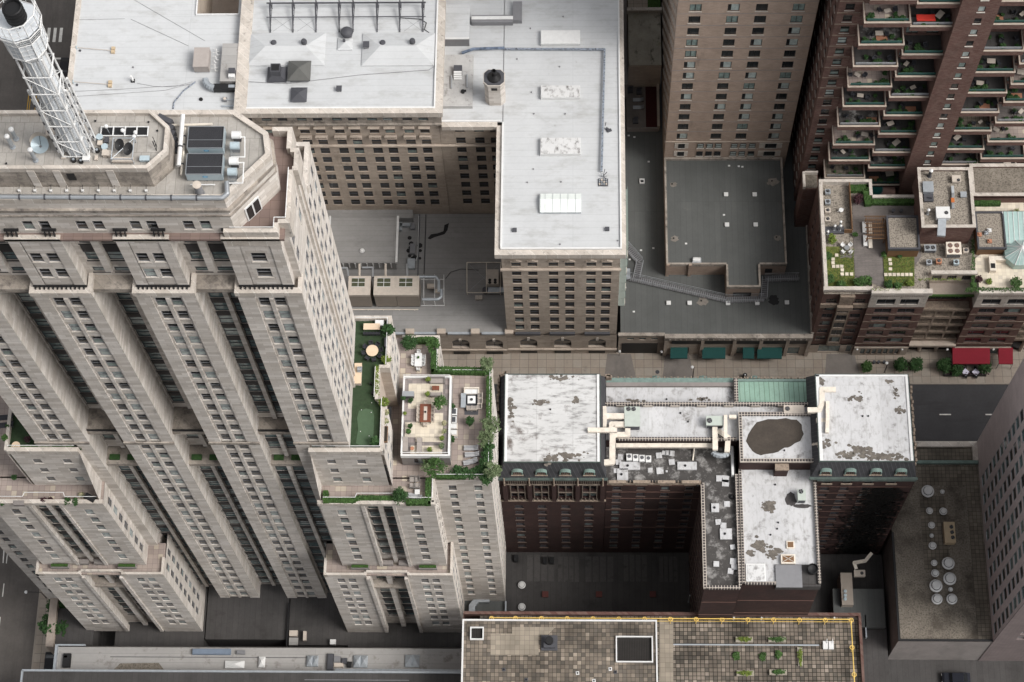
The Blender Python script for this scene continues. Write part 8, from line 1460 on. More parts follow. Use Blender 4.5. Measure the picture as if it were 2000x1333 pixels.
# ================================================================ roof gardens at the right
def roofgarden():
    z = 25.1
    for i, (px, py, m, lb) in enumerate(((1617, 374, GALV, 'silver round-fan condenser, topmost of the left gravel strip'), (1617, 394, GALV, 'silver domed condenser, second in the left gravel strip'), (1617, 411, BEIGE, 'beige condenser, third in the left gravel strip'), (1617, 428, BEIGE, 'beige condenser, fourth in the left gravel strip'), (1815, 484, GALV, None), (1866, 484, BEIGE, None), (1815, 512, GALV, 'small silver condenser in the lower gravel strip'), (1834, 510, TERRA, 'small terracotta-coloured condenser in the lower gravel strip'), (1868, 512, BLUEG, 'small blue-grey condenser in the lower gravel strip'), (1887, 489, BEIGE, 'tiny beige box unit right of the four-fan unit'))):
        if lb: ac(px, py, z, .8, .75, .6, lb, [(0, .02, .27)], m, louv=False)
    ac(1817, 484, z, 1.8, 1.0, .8, 'wide grey unit with two fans below the lift house', [(-.42, 0, .33), (.42, 0, .33)], GALV); ac(1863, 485, z, 2.3, 2.1, 1.3, 'big cream unit with four rusty fans on the garden roof', [(-.55, .45, .38), (.5, .45, .38), (-.55, -.5, .38), (.5, -.5, .38)], OFFW, fm=flat('rusty fan', (.16, .08, .05)))
    z = 30.75; ac(1842, 415, z, 2.1, 1.9, .9, 'bright white unit with one fan on the lift house roof', [(.5, -.1, .3)], WHITE, louv=False); duct([P3(1840, 428, 31.2), P3(1838, 462, 31.0)], 1.25, .6, GALV, 'pale ribbed duct dropping over the front of the lift house'); ac(1813, 365, z, 1.6, 1.8, .8, 'grey-white square unit at the left edge of the lift house', [], GALV, louv=False); ac(1868, 349, z, 1.3, 1.1, .5, 'low beige unit with a dark fan at the back of the lift house', [(.3, -.3, .26)], BEIGE, louv=False); ac(1882, 380, z, .9, .9, .25, 'small grey hatch box at the right of the lift house roof', [], GALV, louv=False, name='roof_hatch')
    flue(1815, 344, 1813, 333, z, .26, DGREY, 'dark flue with shiny white cap at the back of the lift house'); flue(1811, 418, 1811, 410, z, .2, STEEL, 'short steel flue at the front left of the lift house roof'); duct([P3(1860, 364, 31.3), P3(1861, 378, 31.1), P3(1861, 408, 31.0)], .42, .35, STEEL, 'slim duct with an orange band on the lift house roof'); x, y = at(1861, 391, 31.3); one('orange_band', MB().box(x-.26, x+.26, y-.4, y+.4, 31.17, 31.3), flat('orange rust', (.45, .14, .04)), 'orange section of the slim duct on the lift house', 'duct band'); x, y = at(1814, 382, 31.4); one('dark_unit_base', MB().box(x-.75, x+.75, y-.9, y+.4, z, z+.5).bar((x-.2, y-.3, z+.5), (x+.5, y-.6, z+.9), .12), DGREY, 'dark pipework box below the grey-white square unit', 'equipment box')
    z = 25.1
    x, y = at(1629, 448, z+.6); one('equipment_deck', MB().box(x-1.6, x+1.6, y-.6, y+.6, z, z+.35), DGREY, 'dark steel deck carrying white vents at the gravel strip end', 'equipment deck')
    for i, (bx, by, tx, ty) in enumerate(((1640, 442, 1638, 433), (1629, 449, 1628, 441), (1640, 450, 1638, 441), (1616, 457, 1615, 452))): flue(bx, by, tx, ty, z+.3, .17, STEEL, ('tallest capped vent on the dark steel deck', 'left short vent on the dark steel deck', 'right short vent on the dark steel deck', 'white vent on the gravel by the dark deck')[i])
    x, y = at(1643, 410, z+.6); one('small_antenna', MB().cyl(x, y, z, z+.5, .22, n=12).bar((x-.6, y-.3, z+.5), (x+.5, y+.2, z+.6), .04, 4).cyl(x, y, z+.5, z+.55, .38, n=14), WHITE, 'small white vent tripod in the middle of the left gravel strip', 'roof vent')
    fb = MB(); p, q = at(1663, 455, z), at(1659, 363, z); fb.box(p[0]-.06, p[0]+.06, p[1], q[1], z, z+1.2); fb.box(at(1648, 456, z)[0], p[0], p[1]-.06, p[1]+.06, z, z+1.2); one('timber_fence', fb, WOODB, 'brown timber fence between the gravel strip and the deck', 'fence')
    t = thing('pergola', 'open brown timber pergola over the white benches', 'pergola', (*at(1713, 443, 27.3), z)); p, q = at(1691, 466, 27.4), at(1730, 422, 27.4)
    for a in (p[0]+.3, q[0]-.3):
        for c in (p[1]+.3, q[1]-.3): MB().box(a-.07, a+.07, c-.07, c+.07, z, 27.2).build('post', WOODB, t)
    for i in range(7): y = p[1]+(q[1]-p[1])*i/6; MB().box(p[0], q[0], y-.05, y+.05, 27.2, 27.34).build('beam', WOODB, t)
    for i in range(11): x = p[0]+.3+(q[0]-p[0]-.6)*i/10; MB().box(x-.03, x+.03, p[1], q[1], 27.34, 27.42).build('slat', WOODB, t)
    for i, (px, py) in enumerate(((1688, 444), (1700, 446), (1690, 470), (1700, 474))): x, y = at(px, py, z+.4); one('white_bench', MB().box(x-.3, x+.3, y-.95, y+.95, z+.25, z+.42).box(x-.28, x-.2, y-.9, y+.9, z, z+.25).box(x+.2, x+.28, y-.9, y+.9, z, z+.25), WHITE if i % 2 == 0 else OFFW, ('upper left', 'upper right', 'lower left', 'lower right')[i]+' one of the four pale benches under the pergola', 'bench')
    t, x, y = table(1654, 484, z, .8, .8, 'small round glass garden table among white chairs', STEEL, True); ring_chairs(x, y, z, .85, 4, .78, WHITE, 'white garden chair round the small glass table', 'white chairs round the glass table', w=.55)
    t, x, y = table(1745, 411, z, .6, .6, 'small dark table left behind the square lift house', DGREY, True); t, x, y = table(1761, 411, z, .6, .6, 'small dark table right behind the square lift house', DGREY, True)
    hedge([at(1668, 366, 26.2), at(1692, 366, 26.2), at(1696, 392, 26.2)], z, 1.3, 1.0, 'thick leafy hedge turning the corner behind the maroon shrub'); hedge([at(1706, 393, 26), at(1783, 393, 26)], z, .9, 1.0, 'leafy hedge along the back of the timber deck'); hedge([at(1904, 395, 26), at(1950, 395, 26)], z, .9, .9, 'low hedge behind the conservatory roof terrace')
    for px, py, r, m, lb in ((1676, 389, 1.05, 4, 'round maroon shrub in the corner of the timber deck'), (1967, 425, .8, 4, 'dark maroon shrub beside the conservatory'), (1987, 414, .7, 5, 'flowering shrub above the conservatory'), (1913, 545, .7, 4, 'dark maroon shrub at the front of the tiled terrace'), (1933, 550, .6, 2, 'yellow-green shrub right of the front maroon shrub'), (1985, 552, 1.2, 0, 'large round green shrub at the front of the tiled terrace'), (1625, 467, 1.0, 2, 'broad light green shrub below the dark steel deck'), (1671, 458, .5, 0, 'small green shrub at the end of the timber fence'), (1616, 500, .85, 0, 'green shrub at the left edge of the lawn, upper one'), (1621, 545, .95, 0, 'green shrub in the lower left lawn corner'), (1643, 556, .9, 0, 'green shrub at the bottom of the left lawn'), (1680, 552, 1.2, 0, 'large dense shrub between lawn and deck at the front parapet'), (1694, 548, 1.0, 0, 'dense shrub right of the largest one at the front parapet'), (1736, 555, .8, 1, 'dark shrub at the bottom of the right lawn'), (1755, 557, .8, 0, 'green shrub bottom middle of the right lawn'), (1778, 553, .7, 2, 'light shrub at the bottom right of the right lawn'), (1727, 497, .55, 0, 'small leafy shrub by the lift house corner'), (1757, 498, .6, 1, 'dark shrub against the lift house wall'), (1902, 556, .7, 0, 'leafy shrub spilling over the limestone parapet')): shrub(px, py, z, r, lb, m=m, n=int(330*r), s=.14)
    b = MB()
    for px in range(1890, 2010, 5): x, y = at(px, 566, 26.6); leaves(b, x, y, 26.5, .5, .45, .5, 26, .13, .3)
    for py in range(470, 560, 7): x, y = at(1901, py, 26); leaves(b, x, y, 25.8, .35, .4, .7, 20, .13, .3)
    one('ivy', b, LEAF[0], 'trailing ivy over the limestone parapet at the right', 'ivy'); b = MB()
    for px in range(1795, 1880, 5): x, y = at(px, 545, 26.5); leaves(b, x, y, 26.3, .4, .3, .3, 9, .1, .3)
    for px in range(1705, 1760, 6): x, y = at(px, 566, 26.5); leaves(b, x, y, 26.4, .4, .35, .4, 14, .12, .3)
    one('ivy', b, LEAF[2], 'pale creeper along the front limestone parapets of the garden roof', 'ivy')
    b = MB()
    for X0, Y0, X1, Y1 in ((1612, 486, 1668, 562), (1727, 504, 1785, 558)):
        for _ in range(800): x, y = at(random.uniform(X0, X1), random.uniform(Y0, Y1), 25.3); q = random.uniform(.05, .13); a = random.random()*6; b.add([(x-q, y, 25.24), (x, y-q, 25.3), (x+q, y, 25.27), (x, y+q, 25.33)], [(0, 1, 2, 3)], random.choice((0, 1, 2, 2, 2)))
    tag(b.build('sedum_tufts', [LEAF[2], LEAF[0], SEDUM]), 'mossy yellow-green ground cover on the two roof lawns', 'ground cover', kind='stuff')
    # conservatory
    cx_, cy_ = at(1992, 492, 26.5); t = thing('conservatory', 'white-framed glass conservatory with an octagonal end at the right edge', 'conservatory', (cx_, cy_, 25.1)); R_ = 2.6; O8 = [(cx_+R_*math.cos(6.283*(k+.5)/8), cy_+R_*math.sin(6.283*(k+.5)/8)) for k in range(8)]
    MB().prism(O8, 25.1, 26.6, top=False).build('glass_wall', AQG, t); MB().add([(a, c, 26.6) for a, c in O8]+[(cx_, cy_, 28.2)], [(k, (k+1) % 8, 8) for k in range(8)]).build('glass_roof', AQG, t)
    for k in range(8):
        MB().bar((*O8[k], 26.62), (cx_, cy_, 28.24), .07, 5).build('rib', WHITE, t); a, c = O8[k], O8[(k+1) % 8]
        for f in (.33, .66): MB().bar((a[0]*(1-f)+c[0]*f, a[1]*(1-f)+c[1]*f, 26.62), (cx_, cy_, 28.22), .03, 4).build('glazing_bar', WHITE, t)
    MB().add([(cx_-2.4, cy_+1.2, 27), (cx_+6, cy_+1.2, 27), (cx_+6, cy_+6.5, 27.6), (cx_-2.4, cy_+6.5, 27.6)], [(0, 1, 2, 3)]).build('glass_roof', AQG, t)
    for k in range(10): MB().bar((cx_-2.4+k*.8, cy_+1.2, 27.03), (cx_-2.4+k*.8, cy_+6.5, 27.63), .05, 4).build('glazing_bar', WHITE, t)
    x, y = at(1939, 519, 26); t = thing('bar_counter', 'curved cream bar counter with a black stool on the tiled terrace', 'bar counter', (x, y, z)); MB().box(x-.5, x+.5, y-.9, y+1.6, z, z+1).box(x+.5, x+2.6, y+.9, y+1.6, z, z+1).build('counter', OFFW, t); MB().box(x-.3, x+.35, y-.5, y+.3, z+1, z+1.1).build('stool_seat', BLACK, t)
    for i, (px, py, dx) in enumerate(((1927, 453, 0), (1933, 448, .5), (1914, 456, 0), (1934, 469, 0))): x, y = at(px, py, 28); one('roof_gadget', MB().cbox(x, y, 27.32, .7, .6, .35).cyl(x, y, 27.67, 27.9, .2, n=10), (STEEL, WHITE, TERRA, TERRA)[i], ('silver', 'white', 'left rusty', 'front rusty')[i]+' vent box on the small square gravel roof by the conservatory', 'roof vent')
    # terrace furniture and plants on the high-rise
    G1 = 'pot plants on the stacked terraces'; G2 = 'tables on the stacked terraces'; G3 = 'chairs on the stacked terraces'
    pp = shrub(0, 0, 0, .45, 'potted plant on a brick terrace', n=110, group=G1, m=1); pp.location = (0, 0, -50); k = 0
    tb = None; ch = None; rr = random.Random(3)
    for i, (x0, x1, zt, cn) in enumerate(TERR):
        if zt > 74 or zt < 12: continue
        for q in range(6):
            lc = (rr.uniform(x0+.5, x1-.5), 149.45+rr.random()*(.3 if q < 4 else 1.9), zt+.05)
            if k == 0: pp.location = lc; k = 1
            else: copy_thing(pp, lc, rr.random()*6, sc=rr.uniform(.6, 1.3))
        tx, ty = rr.uniform(x0+1.5, x1-1.5), rr.uniform(150.4, 151)
        if tb is None: tb = thing('terrace_table', 'small table on a brick terrace of the stacked-terrace high-rise', 'table', (tx, ty, zt+.05), G2); MB().box(tx-.6, tx+.6, ty-.4, ty+.4, zt+.7, zt+.75).build('tabletop', BEIGE, tb); MB().box(tx-.1, tx+.1, ty-.1, ty+.1, zt+.05, zt+.7).build('leg', DGREY, tb)
        elif i % 3 != 1: copy_thing(tb, (tx, ty, zt+.05), rr.uniform(-.9, .9), sc=rr.uniform(.6, 1.1))
        for q in range(2):
            lc = (tx+(q*2-1)*1.1, ty+rr.uniform(-.3, .3), zt+.05)
            if ch is None: ch = chair(*lc, 0, DWICK, 'dark chair on a brick terrace of the stacked-terrace high-rise', G3, w=.6)
            else: copy_thing(ch, lc, rr.uniform(0, 6))
        if i % 4 == 0: x, y = rr.uniform(x0+1, x1-1), 150.1; one('terrace_rug', MB().box(x-.8, x+.8, y-.5, y+.5, zt+.06, zt+.08), rr.choice((BEIGE, MGREY, TERRA)), 'rug lying on a brick terrace of the stacked-terrace high-rise', 'rug', 'rugs on the stacked terraces')
    x, y, = 61.2, 150.6; zz = onY(1883, 206, y)[1]; t = thing('red_chair', 'bright red egg chair on a dark brick terrace right of the stair shaft', 'chair', (x, y, zz-1)); MB().lathe(*[onY(1883, 206, y)[0], y], [(.3, zz-.9), (.55, zz-.4), (.5, zz+.1), (.2, zz+.4), (.02, zz+.45)], 16).build('shell', REDP, t); MB().cyl(onY(1883, 206, y)[0], y, zz-1.3, zz-.9, .3, n=12).build('base', REDP, t)
    for i, (px, py, w, d) in enumerate(((1808, 32, 2.6, 1.1), (1918, 34, 1.8, 1.6), (1783, 44, 6.6, .35))): x, zt = onY(px, py, 150.2); one('red_terrace_mat', MB().box(x-w/2, x+w/2, 149.9-d/2, 149.9+d/2, zt, zt+.06).box(x-w/2, x+w/2, 149.9-d/2, 149.9-d/2+.05, zt, zt+.4), REDP, ('red panel with a round table on the top left terrace', 'bright red mat on the top right terrace', 'long red strip behind the glass of the top left terrace')[i], 'mat')
    p, q = at(1569, 370, 22), at(1600, 340, 22); t = thing('side_court', 'small gravel-roofed annex between the dark alley and the garden block', 'annex', (p[0], p[1], 0)); MB().box(p[0], q[0]-.3, p[1], q[1], 0, 22).build('wall', REDB, t); MB().box(p[0]+.3, q[0]-.4, p[1]+.2, q[1]-.2, 22, 22.1).build('gravel_roof', GRAVELD, t); MB().box(p[0]-.1, p[0]+.3, p[1], q[1], 22, 22.9).box(p[0]+.3, q[0]-.3, q[1]-.2, q[1]+.1, 22, 22.9).build('coping', LIMEB, t)
    x, y = at(1711, 366, 20); t = thing('plunge_pool', 'round dark green pool in the shaded court below the stacked terraces', 'pool', (x, y, 19)); MB().box(x-3.6, x+3.2, y-1.6, y+3, 18.8, 19.2).build('brick_paving', REDB, t); MB().cyl(x, y, 19.2, 19.4, 1.3, n=24).build('pool_rim', DGREY, t); MB().cyl(x, y, 19.4, 19.41, 1.15, n=24).build('water', flat('dark green water', (.01, .05, .045), .1), t)
roofgarden()
# ================================================================ near roof, deck, yard, alley and street things
def nearthings():
    z = 20.8; zr = 22.0; a, c, e = P3(957, 1207, zr), P3(1662, 1210, zr), P3(1672, 1345, zr); t = thing('yellow_guard_pipe', 'yellow pipe rail with ring brackets round the edge of the paved roof', 'pipe rail', (c[0], c[1], z))
    MB().bar(a, c, .08, 8).build('pipe', YEL, t); MB().bar(c, (c[0]+.05, 45, zr), .08, 8).build('pipe', YEL, t); MB().bar((a[0]+2, a[1]-.35, zr-.2), (c[0], c[1]-.35, zr-.2), .04, 5).build('guard_wire', YEL, t); r = None
    for px, py in [(960, 1206)] + [(1007+50.4*i, 1206+.3*i) for i in range(14)] + [(1664, 1263), (1668, 1316)]:
        x, y, _ = P3(px, py, zr); b = MB(); n = 12
        for k in range(n): u, v = 6.283*k/n, 6.283*(k+1)/n; b.bar((x+.3*math.cos(u), y-.15+.3*math.sin(u), zr), (x+.3*math.cos(v), y-.15+.3*math.sin(v), zr), .07, 5)
        b.bar((x, y, z), (x, y, zr), .06, 5).bar((x, y-.5, z), (x, y-.15, zr), .05, 5); b.build('ring_bracket', YEL, t)
    for px in (1433, 1487, 1629): x, y = at(px, 1208, 21.5); one('white_bollard', MB().cyl(x, y, z, z+1.1, .13, n=10).lathe(x, y, [(.17, z+.9), (.1, z+1.2), (.02, z+1.22)], 10), WHITE, 'short white bollard behind the yellow pipe rail', 'bollard', 'white bollards behind the yellow rail')
    z = 22.4
    for x0, y0, x1, y1, lb in ((1203, 1294, 1275, 1243, 'large dark rectangular roof opening with a white rim'), (918, 1250, 945, 1225, 'small square roof opening with a white rim at the left corner')):
        p, q = at(x0, y1 if 0 else y0, z+.3), at(x1, y1, z+.3); t = thing('roof_opening', lb, 'roof opening', ((p[0]+q[0])/2, p[1], z)); b = MB(); w = .18
        for bx in ((p[0], q[0], p[1], p[1]+w), (p[0], q[0], q[1]-w, q[1]), (p[0], p[0]+w, p[1]+w, q[1]-w), (q[0]-w, q[0], p[1]+w, q[1]-w)): b.box(*bx, z, z+.45)
        b.build('rim', WHITE, t); MB().quad((p[0]+w, p[1]+w, z+.03), (q[0]-w, p[1]+w, z+.03), (q[0]-w, q[1]-w, z+.03), (p[0]+w, q[1]-w, z+.03)).build('dark_grating', M('dark grating', (.018, .016, .015), .9, .1, 1, tile=(.25, 30, .05, (.03, .027, .025), (.015, .014, .013), 0, False)), t)
    x, y = at(1073, 1255, z+.5); t = thing('square_flue', 'dark square flue with a round black mouth on the near roof', 'chimney', (x, y, z)); MB().box(x-1.2, x+1.2, y-1.15, y+1.15, z, z+.2).build('flashing', DGREY, t); MB().box(x-.85, x+.85, y-.85, y+.85, z+.2, z+.8).build('housing', DGREY, t); MB().cyl(x, y+.1, z+.8, z+1.5, .6, n=20).cyl(x, y+.1, z+1.5, z+1.51, .5, n=20).build('mouth', BLACK, t)
    for i, (px, py) in enumerate(((1128, 1315), (1202, 1313), (1192, 1307), (1028, 1328), (1160, 1330), (984, 1308))): x, y = at(px, py, z+.1); one('roof_drain_plate', MB().cbox(x, y, z, .5, .5, .12, rz=.1).cyl(x, y, z+.12, z+.2, .14, n=8, mi=1), [WHITE if i % 2 == 0 else DGREY, BLACK], 'small square drain plate on the mottled near roof', 'roof drain', 'drain plates on the mottled near roof')
    z = 20.82
    for i, (px, py, w, d, lb) in enumerate(((1454, 1249, 2.6, .8, 'long cream trough of grass, upper left of the near roof'), (1518, 1249, 2.6, .8, 'long cream trough of grass, upper right of the near roof'), (1456, 1315, 2.6, .8, 'long cream trough of grass, lower left of the near roof'), (1520, 1313, 2.6, .8, 'long cream trough of grass, lower right of the near roof'), (1563, 1282, .75, 2.8, 'upright cream trough of grass at the right of the near roof'))):
        x, y = at(px, py, z+.4); t = thing('grass_trough', lb, 'planter', (x, y, z)); MB().box(x-w/2, x+w/2, y-d/2, y+d/2, z, z+.35).box(x-w/2+.08, x+w/2-.08, y-d/2+.08, y+d/2-.08, z+.35, z+.36).build('trough', flat('weathered trough', (.30, .27, .22)) if i == 0 else bpy.data.materials['weathered trough'], t); b = MB(); leaves(b, x, y, z+.45, w*.47, d*.5, .3, 330, .13, .1); b.build('grass', LEAF[0] if i % 2 else LEAF[2], t)
    for px, py in ((1438, 1281), (1490, 1283), (1520, 1279)): shrub(px, py, z, .75, 'low weedy clump growing between the near roof troughs', m=0, n=200, h=.5, group='weedy clumps on the near roof')
    x, y = at(1618, 1260, z+.6)
    for s_ in (-.42, .42): one('white_cabinet', MB().box(x+s_-.36, x+s_+.36, y-.6, y+.6, z, z+.6).bar((x+s_+.2, y+.2, z+.6), (x+s_+.2, y+.8, z+1.1), .05), WHITE, ('left' if s_ < 0 else 'right')+' one of two white cabinets at the right of the near roof', 'cabinet')
    one('white_roof_line', MB().box(at(1315, 1259, z)[0], at(1600, 1259, z)[0], at(1400, 1261, z)[1], at(1400, 1258.5, z)[1], z, z+.05), GALV, 'faded white strip across the near paved roof', 'strip')
    # white vents on the gravel deck
    z = 12.05
    for i, (px, py, r) in enumerate(((1813, 958, 1.0), (1841, 960, .36), (1816, 997, .55), (1843, 998, .62), (1820, 1025, .55), (1820, 1046, .34), (1822, 1065, .62), (1825, 1099, .5), (1853, 1099, 1.0), (1827, 1119, .62), (1856, 1129, 1.02), (1829, 1143, 1.02), (1857, 1151, .36), (1831, 1169, .85), (1860, 1169, .85))): mushroom(px, py, z, r, ('big white round fan alone at the top of the gravel deck', 'tiny white vent right of the topmost big fan', 'small white fan, left of the second row on the gravel deck', 'white fan, right of the second row on the gravel deck', 'white fan with an open centre left of the orange-tan unit', 'tiny white vent left of the orange-tan unit', 'white fan just below the tiny vent beside the tan unit', 'small white fan left of the upper big pair', 'big white fan just below the tan unit', 'medium white fan left of the second big fan', 'second big white fan down on the right side', 'big white fan, lowest of the large three, on the left', 'tiny white vent between the big fans at the bottom', 'ringed white fan at the bottom left of the cluster', 'ringed white fan at the bottom right of the cluster')[i])
    ac(1855, 1040, z, 1.65, 3.3, 1.3, 'tan unit with three black fans in a column on the gravel deck', [(.3, .85, .3), (.35, 0, .3), (.4, -.85, .3)], TANM, louv=False)
    mo = M('black sooty patch', (.02, .018, .016), .95, .3, 1)
    # yard
    ac(1679, 1120, 6, 1.7, 1.0, .6, 'pale unit with one fan among ducts in the dark yard', [(.35, 0, .26)], BEIGE, louv=False); duct([P3(1672, 1112, 7), P3(1668, 1100, 7.2), P3(1690, 1096, 7.5), P3(1703, 1080, 8)], .5, .45, OFFW, 'cream duct snaking up the dark yard wall')
    for i, py in enumerate((1155, 1163, 1170)): x, y = at(1651, py, 7.6); one('exhaust_fan', MB().cyl(x, y, 7.4, 7.65, .25, n=14).cyl(x, y, 7.65, 7.7, .12, n=8), BLUEG, ('upper', 'middle', 'lower')[i]+' round blue-grey cap on the narrow duct housing', 'vent cap')
    x, y = at(1710, 1190, 5.6); one('square_fan', MB().box(x-.45, x+.45, y-.45, y+.45, 5.2, 5.7).cyl(x, y, 5.7, 5.8, .3, n=12, mi=1), [DGREY, GALV], 'small square fan box in the yard behind the near roof', 'exhaust fan')
    # alley and podium
    z = 5.2
    for i, (px, py, w, d, h) in enumerate(((573, 1237, 1.3, .9, .7), (573, 1253, 1.4, 1.2, .5), (595, 1242, .5, 1.5, .8), (650, 1254, .9, .8, .7))): x, y = at(px, py, z+h); one('alley_unit', MB().box(x-w/2, x+w/2, y-d/2, y+d/2, z+.1, z+h).box(x-w/2+.1, x+w/2-.1, y-d/2+.1, y+d/2-.1, z, z+.1), (BEIGE, WHITER2, BEIGE, WHITE)[i], ('grey-beige unit on the dark podium deck, upper of the pair', 'pale unit on the dark podium deck, lower of the pair', 'slim upright unit right of the pair on the podium deck', 'white square unit alone on the podium deck')[i], 'equipment box')
    for i, (px, py, r) in enumerate(((786, 1232, .28), (844, 1231, .22), (868, 1231, .3), (881, 1229, .42), (895, 1230, .3))): x, y = at(px, py, 4.0); one('round_vent', MB().cyl(x, y, 3.0, 3.8, r*.7, n=12).lathe(x, y, [(r, 3.7), (r, 3.9), (r*.6, 4.1), (.02, 4.15)], 14), WHITE, ('lone white round vent left in the dark alley', 'small white vent, first of the alley group', 'white vent, second of the alley group', 'largest white vent of the alley group', 'white vent at the right end of the alley group')[i], 'roof vent')
    duct([P3(922, 1213, 6.2), P3(922, 1185, 6.2), P3(932, 1172, 6.2), P3(956, 1172, 6.2)], .95, .8, GALV, 'large grey duct bending on the small roof beside the outer tower block'); x, y = at(196, 1214, 6); one('white_tank', MB().lathe(x, y, [(.6, 5.6), (.72, 6.0), (.7, 6.8), (.4, 7.1), (.02, 7.2)], 16), WHITE, 'white rounded tank at the foot of the left tower wing', 'tank')
    z = 9.62
    for i, (px, py, w, d) in enumerate(((458, 1298, 3.0, 1.2), (511, 1293, 1.0, 1.7), (610, 1291, 1.8, 1.7), (704, 1292, 2.2, 1.9), (805, 1291, 2.2, 1.9))):
        x, y = at(px, py, z+.4); b = MB().box(x-w/2, x+w/2, y-d/2, y+d/2, z, z+.3)
        n = 1 if i < 2 else 2
        for k in range(n): u0, u1 = x-w/2+k*w/n, x-w/2+(k+1)*w/n; b.add([(u0, y-d/2, z+.3), (u1, y-d/2, z+.3), (u1, y+d/2, z+.3), (u0, y+d/2, z+.3), ((u0+u1)/2, y, z+.75)], [(0, 1, 4), (1, 2, 4), (2, 3, 4), (3, 0, 4)])
        one('pyramid_skylight', b, WHITE if i < 2 else GALV, ('wide white low skylight on the alley roof', 'narrow white skylight on the alley roof', 'grey double-pyramid skylight, leftmost of three on the alley roof', 'grey double-pyramid skylight, middle of three on the alley roof', 'grey double-pyramid skylight, rightmost of three on the alley roof')[i], 'skylight')
    for i, (px, py, w, d, m) in enumerate(((645, 1293, 1.0, 2.6, DGREY), (658, 1288, 1.1, 1.0, MGREY), (672, 1291, .9, .9, DGREY), (661, 1299, 1.5, .7, BEIGE), (682, 1298, .7, .9, BLACK), (413, 1273, 6.0, .9, flat('blue-grey chiller', (.16, .20, .26))), (470, 1274, 1.3, .6, MGREY), (130, 1290, 1.2, 2.2, BLACK), (128, 1283, .7, .5, BEIGE))): x, y = at(px, py, z+.5); one('alley_equipment', MB().box(x-w/2, x+w/2, y-d/2, y+d/2, z, z+.45).box(x-w/2+.08, x+w/2-.08, y-d/2+.08, y+d/2-.08, z+.45, z+.6), m, ('long dark upright housing in the middle of the alley roof', 'brown-grey box right of the long dark housing', 'dark cube in the alley roof equipment cluster', 'beige low box at the front of the alley roof cluster', 'black box at the right of the alley roof cluster', 'long blue-grey chiller at the top edge of the alley roof', 'small grey unit right of the long chiller', 'black machinery at the left end of the alley roof', 'small beige box on the black machinery')[i], 'equipment box')
    # street
    def car(px, py, rz, paint, lb):
        x, y = at(px, py, .9); t = thing('parked_car', lb, 'car', (0, 0, 0)); ORG[t.name] = (0, 0, 0)
        P = [(-2.2, .35), (-2.25, .75), (-1.9, .95), (-1.2, 1.0), (-.7, 1.42), (1.0, 1.45), (1.75, 1.0), (2.15, .9), (2.25, .6), (2.2, .35)]; b = MB()
        L_ = [(u, -.86+(.14 if v > 1.2 else 0), v) for u, v in P]; Rr = [(u, .86-(.14 if v > 1.2 else 0), v) for u, v in P]; b.add(L_, [tuple(range(10))]); b.add(Rr, [tuple(range(9, -1, -1))])
        for i in range(10): j = (i+1) % 10; b.quad(L_[i], L_[j], Rr[j], Rr[i])
        b.build('body', paint, t); MB().quad((-1.15, -.7, 1.035), (-.74, -.66, 1.4), (-.74, .66, 1.4), (-1.15, .7, 1.035)).build('windscreen', GLASS, t); MB().quad((1.05, -.66, 1.43), (1.7, -.7, 1.04), (1.7, .7, 1.04), (1.05, .66, 1.43)).build('rear_window', GLASS, t)
        for s_ in (-1, 1): MB().quad((-.75, s_*.80, 1.35), (.95, s_*.80, 1.37), (1.4, s_*.865, 1.03), (-1.05, s_*.865, 1.03)).build('side_window', GLASS, t)
        for u in (-1.4, 1.4):
            for s_ in (-1, 1): MB().bar((u, s_*.72, .33), (u, s_*.9, .33), .33, 14).build('wheel', BLACK, t)
        for s_ in (-.6, .6): MB().box(-2.27, -2.2, s_-.15, s_+.15, .6, .75).build('headlight', WHITE, t)
        t.location = (x, y, .01); t.rotation_euler = (0, 0, rz)
    car(126, 133, math.pi/2, flat('dark car paint', (.02, .018, .02), .25, .3), 'dark car parked at the avenue kerb beside the white-roofed hotel'); car(1328, 752, 0, flat('red car paint', (.16, .008, .015), .25, .3), 'dark red car parked at the kerb behind the old hotel'); car(97, 1300, math.pi/2, flat('black car paint', (.012, .012, .014), .25, .3), 'black car at the bottom left avenue kerb'); car(1868, 1325, 0, flat('navy car paint', (.02, .022, .03), .25, .3), 'black car in the dark lane below the gravel deck')
    def lamp(bx, by, tx, ty, z, lb, arm=1.2):
        x, y = at(bx, by, z); zt = onY(tx, ty, y)[1]; zt = min(max(zt, 3.5), 9); t = thing('street_lamp', lb, 'street lamp', (x, y, z)); MB().bar((x, y, z), (x, y, zt), .09, 8, r2=.06).build('post', BLACK, t); MB().bar((x, y, zt), (x-arm, y, zt+.2), .05, 6).build('arm', BLACK, t); MB().ball((x-arm, y, zt+.12), .28, 10, 0, .5).build('lamp_head', WHITE, t)
    lamp(1352, 742, 1352, 718, .14, 'black street lamp by the driveway above the red car', .3); lamp(90, 1168, 45, 1165, .15, 'street lamp arching over the avenue at the bottom left', 2.4); lamp(1727, 728, 1729, 710, .14, 'thin pale street lamp between the kerbside bushes', .2)
    x, y = at(1455, 733, .9); one('litter_bin', MB().cyl(x, y, .14, 1.0, .32, n=16).cyl(x, y, 1.0, 1.05, .36, n=16).ball((x, y, 1.05), .16, 8, 1), [BLACK, WHITE], 'round black litter bin with a white bag on the pavement', 'litter bin'); x, y = at(1284, 727, .15); one('manhole_cover', MB().cyl(x, y, .145, .17, .35, n=20), DGREY, 'round dark manhole cover in the pavement driveway', 'manhole cover')
